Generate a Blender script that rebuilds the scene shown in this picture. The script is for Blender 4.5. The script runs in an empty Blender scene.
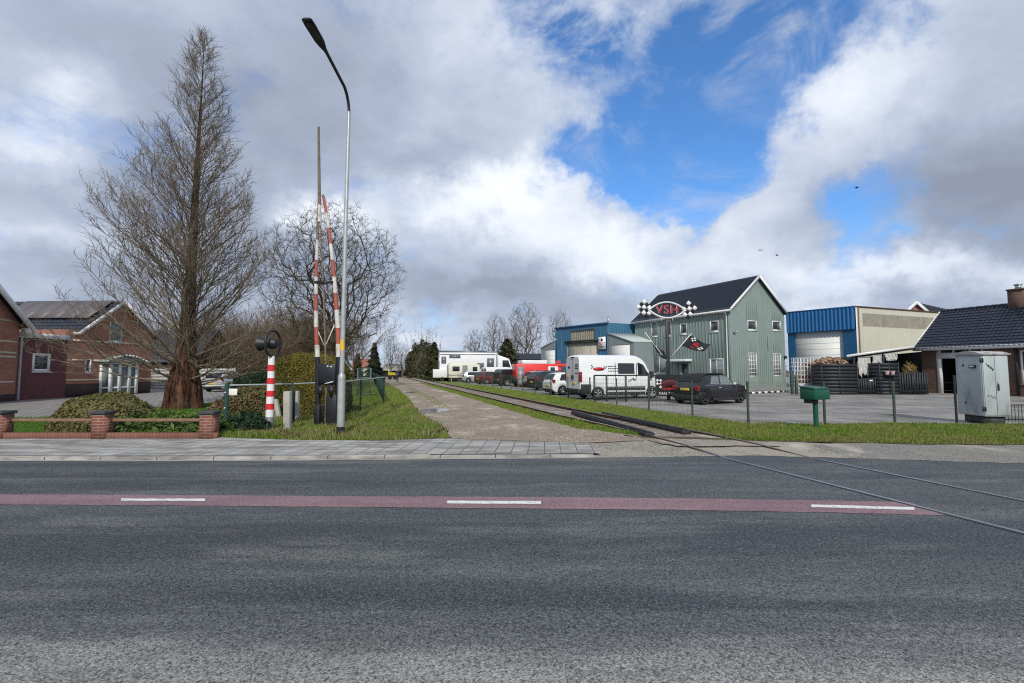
import bpy, bmesh, math, random
import numpy as np
from mathutils import Vector, Matrix, noise as mnoise
PI = math.pi
scene = bpy.context.scene
COL = scene.collection
# ------------------------------------------------------------------ camera
FPX, CX, CY, CAMH = 460.0, 512.0, 341.5, 1.6
PITCH = math.atan(28.5 / FPX)
cd = bpy.data.cameras.new('camera'); cam = bpy.data.objects.new('camera', cd); COL.objects.link(cam)
cam.location = (0, 0, CAMH); cam.rotation_euler = (PI / 2 + PITCH, 0, 0)
cd.sensor_fit = 'HORIZONTAL'; cd.sensor_width = 36; cd.lens = FPX / 1024 * 36
cd.clip_start = 0.05; cd.clip_end = 3000
scene.camera = cam
scene.render.engine = 'CYCLES'; scene.cycles.use_denoising = False; scene.cycles.filter_width = 1.15; scene.cycles.sample_clamp_indirect = 2.0; scene.cycles.sample_clamp_direct = 6.0

def ray(u, v):
    a, b = (u - CX) / FPX, (CY - v) / FPX
    return Vector((a, math.cos(PITCH) - math.sin(PITCH) * b, math.sin(PITCH) + math.cos(PITCH) * b))
def gh(y):                                   # height of the land behind the road
    if y < 10.7: return 0.05
    if y < 16: return 0.05 - 0.10 * (y - 10.7) / 5.3
    return -0.05
def onz(u, v, z=0.0):
    r = ray(u, v); k = (z - CAMH) / r.z
    return Vector((r.x * k, r.y * k, z))
def G(u, v):
    z = 0.05
    for _ in range(12):
        p = onz(u, v, z); z = gh(p.y)
    return Vector((p.x, p.y, z))
def PY(u, v, y):
    r = ray(u, v); k = y / r.y
    return Vector((r.x * k, y, CAMH + r.z * k))
def V2(a): return Vector((a[0], a[1]))

# ------------------------------------------------------------------ mesh building
def new_mesh(name, V, F, mats, mi=None, smooth=False, uv=True):
    me = bpy.data.meshes.new(name)
    V = np.asarray(V, dtype=np.float32).reshape(-1, 3)
    me.vertices.add(len(V)); me.vertices.foreach_set('co', V.ravel())
    if isinstance(F, np.ndarray):
        k = F.shape[1]; n = F.shape[0]
        li = F.astype(np.int32).ravel(); ls = np.arange(0, n * k, k, dtype=np.int32); lt = np.full(n, k, dtype=np.int32)
    else:
        lt = np.array([len(f) for f in F], dtype=np.int32); n = len(F)
        ls = np.concatenate(([0], np.cumsum(lt)[:-1])).astype(np.int32)
        li = np.array([i for f in F for i in f], dtype=np.int32)
    me.loops.add(len(li)); me.loops.foreach_set('vertex_index', li)
    me.polygons.add(n); me.polygons.foreach_set('loop_start', ls); me.polygons.foreach_set('loop_total', lt)
    if not isinstance(mats, (list, tuple)): mats = [mats]
    for m in mats: me.materials.append(M[m] if isinstance(m, str) else m)
    if mi is not None: me.polygons.foreach_set('material_index', np.asarray(mi, dtype=np.int32))
    if smooth: me.polygons.foreach_set('use_smooth', np.ones(n, dtype=bool))
    me.update(calc_edges=True)
    if uv and n:
        N = np.empty(n * 3, dtype=np.float32); me.polygons.foreach_get('normal', N); N = N.reshape(-1, 3)
        T = np.stack([-N[:, 1], N[:, 0], np.zeros(n)], 1); L = np.linalg.norm(T, axis=1)
        flat = L < 0.15
        T[flat] = (1, 0, 0); L[flat] = 1; T /= L[:, None]
        S = np.cross(N, T); S[flat] = (0, 1, 0)
        rep = np.repeat(np.arange(n), lt); P = V[li]
        UV = np.stack([(P * T[rep]).sum(1), (P * S[rep]).sum(1)], 1).astype(np.float32)
        l = me.uv_layers.new(name='UVMap'); l.data.foreach_set('uv', UV.ravel())
    return me

WORLD = {}
def place(o, parent):
    COL.objects.link(o)
    if parent is not None: o.parent = parent
    return o

class MB:
    def __init__(s): s.v = []; s.f = []; s.m = []; s.cur = 0
    def add(s, vs, fs):
        b = len(s.v); s.v += [tuple(p) for p in vs]
        for f in fs: s.f.append(tuple(b + i for i in f)); s.m.append(s.cur)
    def poly(s, pts): s.add(pts, [tuple(range(len(pts)))])
    def box(s, x0, x1, y0, y1, z0, z1):
        s.hexa([(x0, y0, z0), (x1, y0, z0), (x1, y1, z0), (x0, y1, z0), (x0, y0, z1), (x1, y0, z1), (x1, y1, z1), (x0, y1, z1)])
    def hexa(s, p):
        s.add(p, [(3, 2, 1, 0), (4, 5, 6, 7), (0, 1, 5, 4), (1, 2, 6, 5), (2, 3, 7, 6), (3, 0, 4, 7)])
    def fbox(s, fr, s0, s1, t0, t1, z0, z1):
        P = fr.pt
        s.hexa([P(s0, t1, z0), P(s1, t1, z0), P(s1, t0, z0), P(s0, t0, z0), P(s0, t1, z1), P(s1, t1, z1), P(s1, t0, z1), P(s0, t0, z1)])
    def beam(s, a, b, w, h, up=(0, 0, 1)):       # bar from a to b
        a = Vector(a); b = Vector(b); d = (b - a).normalized(); up = Vector(up)
        sd = d.cross(up)
        if sd.length < 1e-4: sd = d.cross(Vector((1, 0, 0)))
        sd.normalize(); uu = sd.cross(d)
        sd *= w / 2; uu *= h / 2
        s.hexa([a - sd - uu, a + sd - uu, b + sd - uu, b - sd - uu, a - sd + uu, a + sd + uu, b + sd + uu, b - sd + uu])
    def tube(s, pts, r, n=8, cap=True):
        pts = [Vector(p) for p in pts]
        if not isinstance(r, (list, tuple)): r = [r] * len(pts)
        vs = []; prev = None
        for i, p in enumerate(pts):
            d = (pts[min(i + 1, len(pts) - 1)] - pts[max(i - 1, 0)]).normalized()
            if prev is None:
                a = d.cross(Vector((0, 0, 1)))
                if a.length < 1e-3: a = d.cross(Vector((0, 1, 0)))
            else: a = prev - d * prev.dot(d)
            a.normalize(); prev = a; b = d.cross(a)
            for k in range(n):
                t = 2 * PI * k / n; vs.append(p + (a * math.cos(t) + b * math.sin(t)) * r[i])
        fs = []
        for i in range(len(pts) - 1):
            for k in range(n):
                fs.append((i * n + k, i * n + (k + 1) % n, (i + 1) * n + (k + 1) % n, (i + 1) * n + k))
        if cap:
            fs.append(tuple(range(n - 1, -1, -1))); e = (len(pts) - 1) * n; fs.append(tuple(e + k for k in range(n)))
        s.add(vs, fs)
    def prism(s, pts, vec):                      # planar outline pushed along vec
        n = len(pts); vec = Vector(vec); a = [Vector(p) for p in pts]; b = [p + vec for p in a]
        s.add(a + b, [tuple(range(n - 1, -1, -1)), tuple(range(n, 2 * n))] + [(i, (i + 1) % n, n + (i + 1) % n, n + i) for i in range(n)])
    def lathe(s, prof, c, axis, n=20):           # prof: (r, h) along axis from c
        c = Vector(c); ax = Vector(axis).normalized(); a = ax.cross(Vector((0, 0, 1)))
        if a.length < 1e-3: a = ax.cross(Vector((0, 1, 0)))
        a.normalize(); b = ax.cross(a); vs = []
        for r, h in prof:
            for k in range(n):
                t = 2 * PI * k / n; vs.append(c + ax * h + (a * math.cos(t) + b * math.sin(t)) * r)
        fs = [(i * n + k, i * n + (k + 1) % n, (i + 1) * n + (k + 1) % n, (i + 1) * n + k) for i in range(len(prof) - 1) for k in range(n)]
        s.add(vs, fs)
    def grid(s, P):                              # P[i][j] points
        ni, nj = len(P), len(P[0])
        s.add([p for row in P for p in row], [(i * nj + j, (i + 1) * nj + j, (i + 1) * nj + j + 1, i * nj + j + 1) for i in range(ni - 1) for j in range(nj - 1)])
    def build(s, name, mats, parent=None, smooth=False, bevel=0, world=True, kind=None, label=None, uv=True, fixn=True, auto=None):
        V = np.array(s.v, dtype=np.float64)
        if parent is not None and world: V = V - np.array(WORLD.get(parent.name, (0, 0, 0)))
        me = new_mesh(name, V, s.f, mats, s.m, smooth, uv=uv and not fixn)
        if fixn:
            bm = bmesh.new(); bm.from_mesh(me)
            bmesh.ops.recalc_face_normals(bm, faces=bm.faces); bm.to_mesh(me); bm.free()
            if uv: metric_uv(me)
        o = bpy.data.objects.new(name, me); place(o, parent)
        if parent is not None and world: WORLD[o.name] = WORLD.get(parent.name, (0, 0, 0))
        if bevel:
            b = o.modifiers.new('bevel', 'BEVEL'); b.width = bevel; b.segments = 2; b.limit_method = 'ANGLE'; b.angle_limit = 0.6
        if auto is not None:
            me.polygons.foreach_set('use_smooth', np.ones(len(me.polygons), dtype=bool))
            me.set_sharp_from_angle(angle=auto)
        if kind: o['kind'] = kind
        if label: o['label'] = label
        return o

def metric_uv(me):
    n = len(me.polygons); V = np.empty(len(me.vertices) * 3, dtype=np.float32); me.vertices.foreach_get('co', V); V = V.reshape(-1, 3)
    li = np.empty(len(me.loops), dtype=np.int32); me.loops.foreach_get('vertex_index', li)
    lt = np.empty(n, dtype=np.int32); me.polygons.foreach_get('loop_total', lt)
    N = np.empty(n * 3, dtype=np.float32); me.polygons.foreach_get('normal', N); N = N.reshape(-1, 3)
    T = np.stack([-N[:, 1], N[:, 0], np.zeros(n)], 1); L = np.linalg.norm(T, axis=1); flat = L < 0.15
    T[flat] = (1, 0, 0); L[flat] = 1; T /= L[:, None]; S = np.cross(N, T); S[flat] = (0, 1, 0)
    rep = np.repeat(np.arange(n), lt); P = V[li]
    UV = np.stack([(P * T[rep]).sum(1), (P * S[rep]).sum(1)], 1).astype(np.float32)
    l = me.uv_layers.new(name='UVMap'); l.data.foreach_set('uv', UV.ravel())

def tag(o, label=None, cat=None, group=None, kind=None):
    if label: o['label'] = label
    if cat: o['category'] = cat
    if group: o['group'] = group
    if kind: o['kind'] = kind
    return o
def thing(name, label, cat, loc=(0, 0, 0), rotz=0, group=None):
    o = bpy.data.objects.new(name, None); COL.objects.link(o); o.empty_display_size = 0.2
    o.location = loc; o.rotation_euler = (0, 0, rotz); WORLD[o.name] = tuple(loc)
    return tag(o, label, cat, group)
def dup(root, loc, rotz, label=None, scale=None, group=None):
    r = root.copy(); COL.objects.link(r); r.location = loc; r.rotation_euler = (0, 0, rotz)
    if scale is not None: r.scale = scale if isinstance(scale, (tuple, list)) else (scale,) * 3
    if label: r['label'] = label
    if group: r['group'] = group
    for ch in list(root.children):
        c = ch.copy(); COL.objects.link(c); c.parent = r
        for g in list(ch.children):
            d = g.copy(); COL.objects.link(d); d.parent = c
    return r

class Fr:                                        # a vertical plane: s along d, t outwards, z up
    def __init__(s, P0, d, toward=(0, 0)):
        s.P = Vector((P0[0], P0[1])); s.d = Vector((d[0], d[1])).normalized(); n = Vector((-s.d.y, s.d.x))
        if n.dot(Vector(toward) - s.P) < 0: n = -n
        s.n = n
    def pt(s, a, t, z):
        q = s.P + s.d * a + s.n * t; return Vector((q.x, q.y, z))
    def hit(s, u, v, t=0.0):
        r = ray(u, v); P = s.P + s.n * t
        k = P.dot(s.n) / (r.x * s.n.x + r.y * s.n.y)
        q = Vector((r.x * k, r.y * k)); return (q - P).dot(s.d), CAMH + r.z * k

def wall(mb, fr, s0, s1, z0, z1, ops=(), rev=0.12, t=0.0):
    ops = [o for o in ops if o[1] > s0 and o[0] < s1]
    S = sorted({s0, s1, *[min(max(x, s0), s1) for o in ops for x in o[:2]]}); Z = sorted({z0, z1, *[min(max(x, z0), z1) for o in ops for x in o[2:4]]})
    for i in range(len(S) - 1):
        for j in range(len(Z) - 1):
            a, b, c, e = S[i], S[i + 1], Z[j], Z[j + 1]; m, q = (a + b) / 2, (c + e) / 2
            if any(o[0] < m < o[1] and o[2] < q < o[3] for o in ops): continue
            mb.poly([fr.pt(a, t, c), fr.pt(b, t, c), fr.pt(b, t, e), fr.pt(a, t, e)])
    for a, b, c, e in [o[:4] for o in ops]:
        for (p, q, r_, w) in (((a, c), (b, c), 0, 0), ((b, c), (b, e), 0, 0), ((b, e), (a, e), 0, 0), ((a, e), (a, c), 0, 0)):
            mb.poly([fr.pt(p[0], t, p[1]), fr.pt(q[0], t, q[1]), fr.pt(q[0], t - rev, q[1]), fr.pt(p[0], t - rev, p[1])])

def window(parent, fr, op, fmat='white_paint', gmat='glass', vm=0, hm=0, fw=0.06, t=0.0, depth=0.06, name='window', sill=True, label=None):
    a, b, c, e = op[:4]; mb = MB(); t1, t0 = t - depth + 0.05, t - depth - 0.02
    mb.fbox(fr, a, a + fw, t0, t1, c, e); mb.fbox(fr, b - fw, b, t0, t1, c, e)
    mb.fbox(fr, a + fw, b - fw, t0, t1, c, c + fw); mb.fbox(fr, a + fw, b - fw, t0, t1, e - fw, e)
    for i in range(vm):
        x = a + (b - a) * (i + 1) / (vm + 1); mb.fbox(fr, x - 0.022, x + 0.022, t0 + 0.01, t1 - 0.006, c + fw, e - fw)
    for i in range(hm):
        z = c + (e - c) * (i + 1) / (hm + 1); mb.fbox(fr, a + fw, b - fw, t0 + 0.012, t1 - 0.009, z - 0.02, z + 0.02)
    w = mb.build(name, fmat, parent, label=label)
    g = MB(); g.fbox(fr, a + fw * 0.6, b - fw * 0.6, t0 + 0.022, t0 + 0.032, c + fw * 0.6, e - fw * 0.6); g.build('pane', gmat, w)
    if sill:
        k = MB(); k.fbox(fr, a - 0.05, b + 0.05, t + 0.003, t + 0.07, c - 0.06, c - 0.003); k.build('sill', fmat, w)
    return w

def text_mesh(name, body, size, mat, parent, mw, extrude=0.01, space=1.0, label=None):
    cu = bpy.data.curves.new(name, 'FONT'); cu.body = body; cu.size = size; cu.extrude = extrude; cu.align_x = 'CENTER'; cu.align_y = 'CENTER'; cu.space_character = space
    o = bpy.data.objects.new(name, cu); COL.objects.link(o)
    dg = bpy.context.evaluated_depsgraph_get(); dg.update()
    me = bpy.data.meshes.new_from_object(o.evaluated_get(dg)); bpy.data.objects.remove(o); bpy.data.curves.remove(cu)
    off = Vector(WORLD.get(parent.name, (0, 0, 0))) if parent else Vector((0, 0, 0))
    me.transform(Matrix.Translation(-off) @ mw); me.materials.clear(); me.materials.append(M[mat]); me.name = name
    r = bpy.data.objects.new(name, me); place(r, parent)
    if parent: WORLD[r.name] = tuple(off)
    return r
def facing(fr, s, t, z):                         # matrix: local x along d, local y up, local z outward
    d = fr.d; n = fr.n
    if Vector((0, 0, 1)).cross(Vector((n.x, n.y, 0))).dot(Vector((d.x, d.y, 0))) < 0: d = -d
    p = fr.pt(s, t, z)
    return Matrix(((d.x, 0, n.x, p.x), (d.y, 0, n.y, p.y), (0, 1, 0, p.z), (0, 0, 0, 1)))

def sheet(name, pts, mats, dz=0.0, kind='structure', label=None, zf=None, cuts=(10.7, 16.0), rough=0.0):
    """ground polygon in plan that follows the land"""
    if rough:
        q = []
        for a, c in zip(pts, list(pts[1:]) + [pts[0]]):
            a, c = Vector(a[:2]), Vector(c[:2]); n = max(1, min(120, int((c - a).length / 0.22)))
            for i in range(n):
                p = a.lerp(c, i / n); k = rough * min(1.0, 25 / max(p.y, 10))
                q.append((p.x + k * (mnoise.noise((p.x * 1.7, p.y * 1.7, 5.1)) + .6 * mnoise.noise((p.x * 5, p.y * 5, 2.2))), p.y + k * .6 * (mnoise.noise((p.x * 1.9, p.y * 1.9, 9.4)) + .5 * mnoise.noise((p.x * 6, p.y * 6, 1.2)))))
        pts = q
    bm = bmesh.new(); vs = [bm.verts.new((p[0], p[1], 0)) for p in pts]; f = bm.faces.new(vs)
    bmesh.ops.triangulate(bm, faces=bm.faces[:])
    for y in cuts:
        bmesh.ops.bisect_plane(bm, geom=bm.verts[:] + bm.edges[:] + bm.faces[:], plane_co=(0, y, 0), plane_no=(0, 1, 0))
    for v in bm.verts: v.co.z = (zf(v.co.x, v.co.y) if zf else gh(v.co.y)) + dz
    bmesh.ops.recalc_face_normals(bm, faces=bm.faces[:])
    for f in bm.faces:
        if f.normal.z < 0: f.normal_flip()
    me = bpy.data.meshes.new(name); bm.to_mesh(me); bm.free(); me.materials.append(M[mats]); metric_uv(me)
    o = bpy.data.objects.new(name, me); COL.objects.link(o); o['kind'] = kind
    if label: o['label'] = label
    return o

# ------------------------------------------------------------------ materials
M = {}
class NG:
    def __init__(s, tree): s.t = tree
    def n(s, typ, **k):
        x = s.t.nodes.new(typ)
        for a, b in k.items(): setattr(x, a, b)
        return x
    def put(s, sock, val):
        if isinstance(val, bpy.types.NodeSocket): s.t.links.new(val, sock)
        elif val is not None:
            if hasattr(sock.default_value, '__len__') and not hasattr(val, '__len__'): val = (val,) * 3
            if hasattr(val, '__len__') and len(sock.default_value) == 4 and len(val) == 3: val = tuple(val) + (1,)
            sock.default_value = val
    def math(s, op, a, b=None, c=None, clamp=False):
        x = s.n('ShaderNodeMath', operation=op, use_clamp=clamp); s.put(x.inputs[0], a); s.put(x.inputs[1], b)
        if c is not None: s.put(x.inputs[2], c)
        return x.outputs[0]
    def mix(s, f, a, b, blend='MIX'):
        x = s.n('ShaderNodeMix', data_type='RGBA', blend_type=blend); s.put(x.inputs[0], f); s.put(x.inputs[6], a); s.put(x.inputs[7], b); return x.outputs[2]
    def mixf(s, f, a, b):
        x = s.n('ShaderNodeMix', data_type='FLOAT'); s.put(x.inputs[0], f); s.put(x.inputs[2], a); s.put(x.inputs[3], b); return x.outputs[0]
    def ramp(s, f, lo, hi, smooth=True):
        x = s.n('ShaderNodeMapRange', interpolation_type='SMOOTHSTEP' if smooth else 'LINEAR'); s.put(x.inputs[0], f); s.put(x.inputs[1], lo); s.put(x.inputs[2], hi); return x.outputs[0]
    def coord(s, kind='Object'): return s.n('ShaderNodeTexCoord').outputs[kind]
    def map(s, vec, scale=(1, 1, 1), rot=(0, 0, 0), loc=(0, 0, 0)):
        x = s.n('ShaderNodeMapping'); s.put(x.inputs[0], vec); x.inputs[1].default_value = loc; x.inputs[2].default_value = rot; x.inputs[3].default_value = scale; return x.outputs[0]
    def noise(s, vec, scale, detail=4, rough=0.55, dist=0.0, out=0):
        x = s.n('ShaderNodeTexNoise'); s.put(x.inputs['Vector'], vec); x.inputs['Scale'].default_value = scale; x.inputs['Detail'].default_value = detail
        x.inputs['Roughness'].default_value = rough; x.inputs['Distortion'].default_value = dist; return x.outputs[out]
    def voro(s, vec, scale, feature='F1', out='Distance', rnd=1.0):
        x = s.n('ShaderNodeTexVoronoi', feature=feature); s.put(x.inputs['Vector'], vec); x.inputs['Scale'].default_value = scale; x.inputs['Randomness'].default_value = rnd; return x.outputs[out]
    def island(s): return s.n('ShaderNodeNewGeometry').outputs['Random Per Island']
    def objrand(s): return s.n('ShaderNodeObjectInfo').outputs['Random']
    def sep(s, vec):
        x = s.n('ShaderNodeSeparateXYZ'); s.put(x.inputs[0], vec); return x.outputs
    def bump(s, h, strength=0.3, dist=0.02, normal=None):
        x = s.n('ShaderNodeBump'); s.put(x.inputs['Height'], h); x.inputs['Strength'].default_value = strength; x.inputs['Distance'].default_value = dist
        if normal is not None: s.put(x.inputs['Normal'], normal)
        return x.outputs[0]

def newmat(name):
    m = bpy.data.materials.new(name); m.use_nodes = True; t = m.node_tree; b = t.nodes['Principled BSDF']; M[name] = m
    return NG(t), b
def surf(name, col, rough=0.6, var=0.12, scale=3.0, metal=0.0, bump=0.0, bscale=None, spec=0.5, dirt=None, dscale=1.5, dlo=0.5, dhi=0.75, coat=0.0, detail=5):
    g, b = newmat(name); co = g.coord()
    n = g.noise(co, scale, detail)
    f = g.ramp(n, 0.25, 0.75, False)
    lo = tuple(c * (1 - var) for c in col); hi = tuple(min(1, c * (1 + var)) for c in col)
    c = g.mix(f, lo, hi)
    if dirt:
        d = g.ramp(g.noise(g.map(co, (1, 1, 0.35)), dscale, 6, 0.65), dlo, dhi); c = g.mix(d, c, dirt)
    g.put(b.inputs['Base Color'], c); b.inputs['Roughness'].default_value = rough; b.inputs['Metallic'].default_value = metal
    b.inputs['Specular IOR Level'].default_value = spec; b.inputs['Coat Weight'].default_value = coat; b.inputs['Coat Roughness'].default_value = 0.05
    if bump:
        g.put(b.inputs['Normal'], g.bump(g.noise(co, bscale or scale * 8, 4), bump))
    return M[name]

def brickmat(name, c1, c2, mortar, bw=0.22, bh=0.065, ms=0.010, rot=0.0, rough=0.85, var=0.35, offset=0.5, big=None, nsc=1.3):
    g, b = newmat(name); uv = g.coord('UV')
    x = g.n('ShaderNodeTexBrick'); g.put(x.inputs['Vector'], g.map(uv, rot=(0, 0, rot)) if rot else uv)
    x.offset = offset
    x.inputs['Scale'].default_value = 1; x.inputs['Brick Width'].default_value = bw; x.inputs['Row Height'].default_value = bh; x.inputs['Mortar Size'].default_value = ms
    x.inputs['Mortar Smooth'].default_value = 0.2
    g.put(x.inputs['Color1'], c1); g.put(x.inputs['Color2'], c2); g.put(x.inputs['Mortar'], mortar)
    n = g.ramp(g.noise(uv, nsc, 7, 0.68), 0.36, 0.68)
    c = g.mix(g.math('MULTIPLY', n, var), x.outputs['Color'], big or tuple(k * 0.45 for k in c1))
    n2 = g.noise(uv, 40, 3)
    c = g.mix(g.math('MULTIPLY', n2, 0.25), c, tuple(k * 0.5 for k in c2))
    g.put(b.inputs['Base Color'], c); b.inputs['Roughness'].default_value = rough; b.inputs['Specular IOR Level'].default_value = 0.25
    h = g.math('SUBTRACT', g.math('MULTIPLY', n2, 0.3), x.outputs['Fac'])
    g.put(b.inputs['Normal'], g.bump(h, 0.5, 0.008))
    return M[name]

def leafmat(name, cols, rough=0.55, sss=0.25, nscale=0.8):
    """cols: list of 3 colours picked per leaf and by clump"""
    g, b = newmat(name); r = g.island(); co = g.coord()
    n = g.ramp(g.noise(co, nscale, 3), 0.35, 0.65)
    c = g.mix(r, cols[0], cols[1]); c = g.mix(g.math('MULTIPLY', n, 0.7), c, cols[2])
    g.put(b.inputs['Base Color'], c); b.inputs['Roughness'].default_value = rough; b.inputs['Specular IOR Level'].default_value = 0.3
    tr = g.n('ShaderNodeBsdfTranslucent'); g.put(tr.inputs[0], c)
    mx = g.n('ShaderNodeMixShader'); mx.inputs[0].default_value = sss
    g.t.links.new(b.outputs[0], mx.inputs[1]); g.t.links.new(tr.outputs[0], mx.inputs[2])
    g.t.links.new(mx.outputs[0], g.t.nodes['Material Output'].inputs[0])
    return M[name]

def glassmat(name, col=(0.02, 0.025, 0.03), rough=0.04):
    g, b = newmat(name); co = g.coord()
    c = g.mix(g.noise(co, 0.9, 2), col, tuple(k * 2.2 for k in col)); g.put(b.inputs['Base Color'], c)
    b.inputs['Roughness'].default_value = rough; b.inputs['Specular IOR Level'].default_value = 0.8
    g.put(b.inputs['Normal'], g.bump(g.noise(co, 1.2, 2), 0.04, 0.05))
    return M[name]
# ------------------------------------------------------------------ material library
surf('white_paint', (0.74, 0.75, 0.74), 0.45, 0.05, 2.0, dirt=(0.5, 0.5, 0.46), dlo=0.6, dhi=0.9)
surf('cream_paint', (0.70, 0.66, 0.52), 0.6, 0.06, 1.0)
surf('band_stone', (0.62, 0.54, 0.42), 0.8, 0.12, 3.0)
surf('zinc', (0.42, 0.44, 0.46), 0.4, 0.1, 4.0, metal=0.6)
surf('galv_steel', (0.42, 0.45, 0.44), 0.45, 0.16, 5.0, metal=0.35, dirt=(0.3, 0.32, 0.3), dscale=3)
surf('dark_steel', (0.015, 0.016, 0.018), 0.5, 0.2, 6.0)
surf('black_paint', (0.012, 0.014, 0.02), 0.4, 0.3, 8.0, dirt=(0.05, 0.05, 0.05), dlo=0.55, dhi=0.8, dscale=5)
surf('green_metal', (0.020, 0.060, 0.046), 0.5, 0.15, 6.0, dirt=(0.04, 0.065, 0.045), dscale=4)
surf('olive_metal', (0.035, 0.062, 0.042), 0.55, 0.15, 6.0, dirt=(0.1, 0.1, 0.06), dscale=4)
surf('mesh_dark', (0.018, 0.045, 0.036), 0.6, 0.15, 6.0)
surf('mesh_grey', (0.11, 0.15, 0.15), 0.6, 0.15, 6.0)
surf('box_green', (0.006, 0.085, 0.050), 0.4, 0.12, 3.0, dirt=(0.03, 0.1, 0.06), dscale=3, dlo=0.55)
surf('red_paint', (0.62, 0.03, 0.035), 0.35, 0.08, 6.0, coat=0.2)
surf('pole_white', (0.78, 0.78, 0.77), 0.4, 0.04, 6.0)
surf('faded_red', (0.36, 0.085, 0.055), 0.6, 0.25, 7.0, dirt=(0.2, 0.1, 0.08), dscale=9, dlo=0.45)
surf('faded_white', (0.60, 0.57, 0.52), 0.6, 0.2, 7.0, dirt=(0.3, 0.22, 0.16), dscale=8, dlo=0.5)
surf('weathered_wood', (0.17, 0.13, 0.10), 0.85, 0.35, 9.0)
surf('rail_wood', (0.22, 0.125, 0.075), 0.75, 0.25, 6.0)
surf('grey_wood', (0.26, 0.235, 0.19), 0.9, 0.25, 5.0)
surf('concrete', (0.38, 0.37, 0.33), 0.9, 0.2, 5.0, bump=0.3, dirt=(0.2, 0.21, 0.16), dscale=4)
surf('rust', (0.10, 0.045, 0.025), 0.8, 0.4, 12.0, bump=0.3)
surf('rail_top', (0.34, 0.33, 0.32), 0.30, 0.15, 5.0, metal=0.7)
surf('timber_black', (0.014, 0.015, 0.018), 0.6, 0.4, 9.0, bump=0.4, dirt=(0.05, 0.05, 0.05), dscale=5)
surf('sleeper', (0.17, 0.14, 0.11), 0.9, 0.3, 6.0)
surf('maroon', (0.125, 0.038, 0.044), 0.7, 0.12, 0.8, dirt=(0.09, 0.034, 0.038))
surf('vsh_green', (0.225, 0.290, 0.262), 0.6, 0.06, 0.7, dirt=(0.19, 0.25, 0.225), dscale=0.8)
surf('slate', (0.020, 0.028, 0.043), 0.42, 0.25, 2.5)
surf('tile_black', (0.012, 0.016, 0.028), 0.28, 0.3, 3.0, dirt=(0.03, 0.032, 0.036), dscale=3)
surf('tile_grey', (0.045, 0.05, 0.062), 0.5, 0.3, 3.0)
surf('solar', (0.12, 0.105, 0.105), 0.5, 0.06, 1.0)
surf('blue_steel', (0.006, 0.115, 0.31), 0.45, 0.08, 0.6, dirt=(0.012, 0.10, 0.25), dscale=0.7)
surf('blue_dark', (0.004, 0.075, 0.18), 0.5, 0.1, 0.8)
surf('blue_pale', (0.040, 0.140, 0.235), 0.5, 0.08, 0.6, dirt=(0.045, 0.12, 0.19), dscale=0.7)
surf('grey_steel', (0.20, 0.235, 0.245), 0.5, 0.06, 0.8)
surf('cream_steel', (0.55, 0.535, 0.43), 0.6, 0.05, 0.5, dirt=(0.47, 0.45, 0.33), dscale=0.7)
surf('dull_grp', (0.30, 0.285, 0.22), 0.55, 0.15, 1.5, dirt=(0.22, 0.2, 0.15), dscale=1.5)
surf('beige_door', (0.40, 0.375, 0.30), 0.6, 0.06, 0.6, dirt=(0.3, 0.28, 0.22), dscale=0.8)
surf('white_door', (0.68, 0.69, 0.66), 0.5, 0.03, 1.0)
surf('light_roof', (0.45, 0.50, 0.47), 0.5, 0.06, 0.5)
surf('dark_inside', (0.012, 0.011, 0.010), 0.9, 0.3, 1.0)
surf('crate_dark', (0.022, 0.027, 0.034), 0.6, 0.2, 3.0)
surf('firewood', (0.36, 0.22, 0.125), 0.9, 0.35, 7.0)
surf('fabric_grey', (0.52, 0.52, 0.50), 0.9, 0.25, 6.0)
surf('flag_black', (0.010, 0.012, 0.016), 0.8, 0.2, 3.0)
surf('sign_white', (0.78, 0.78, 0.77), 0.5, 0.03, 3.0)
surf('sign_red', (0.42, 0.018, 0.028), 0.5, 0.08, 5.0)
surf('sign_yellow', (0.75, 0.48, 0.02), 0.5, 0.05, 5.0)
surf('plate_yellow', (0.60, 0.40, 0.08), 0.45, 0.03, 5.0)
surf('rubber', (0.012, 0.012, 0.013), 0.8, 0.2, 20.0)
surf('alloy', (0.40, 0.41, 0.42), 0.35, 0.08, 5.0, metal=0.6)
surf('alloy_dark', (0.045, 0.047, 0.05), 0.4, 0.1, 5.0, metal=0.5)
surf('trim_black', (0.020, 0.021, 0.023), 0.6, 0.15, 8.0)
surf('lamp_red', (0.22, 0.010, 0.012), 0.2, 0.1, 20.0, coat=0.5)
surf('lamp_clear', (0.65, 0.66, 0.66), 0.15, 0.08, 20.0, coat=0.5)
surf('car_black', (0.008, 0.009, 0.011), 0.25, 0.1, 2.0, coat=0.5, dirt=(0.02, 0.02, 0.02))
surf('car_white', (0.76, 0.77, 0.77), 0.3, 0.03, 2.0, coat=0.5, dirt=(0.6, 0.6, 0.57), dlo=0.6, dhi=0.95)
surf('car_silver', (0.50, 0.52, 0.54), 0.3, 0.05, 2.0, metal=0.35, coat=0.6)
surf('car_darkgreen', (0.014, 0.020, 0.021), 0.28, 0.1, 2.0, coat=0.5)
surf('car_grey', (0.16, 0.17, 0.185), 0.3, 0.1, 2.0, metal=0.3, coat=0.6)
surf('car_maroon', (0.14, 0.02, 0.018), 0.3, 0.1, 2.0, coat=0.6)
surf('truck_red', (0.68, 0.035, 0.028), 0.4, 0.08, 2.0, coat=0.3)
surf('shutter', (0.34, 0.37, 0.39), 0.5, 0.1, 2.0, metal=0.3)
surf('caravan_cream', (0.66, 0.64, 0.54), 0.5, 0.05, 2.0)
surf('soft_top', (0.013, 0.013, 0.014), 0.9, 0.15, 20.0)
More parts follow.
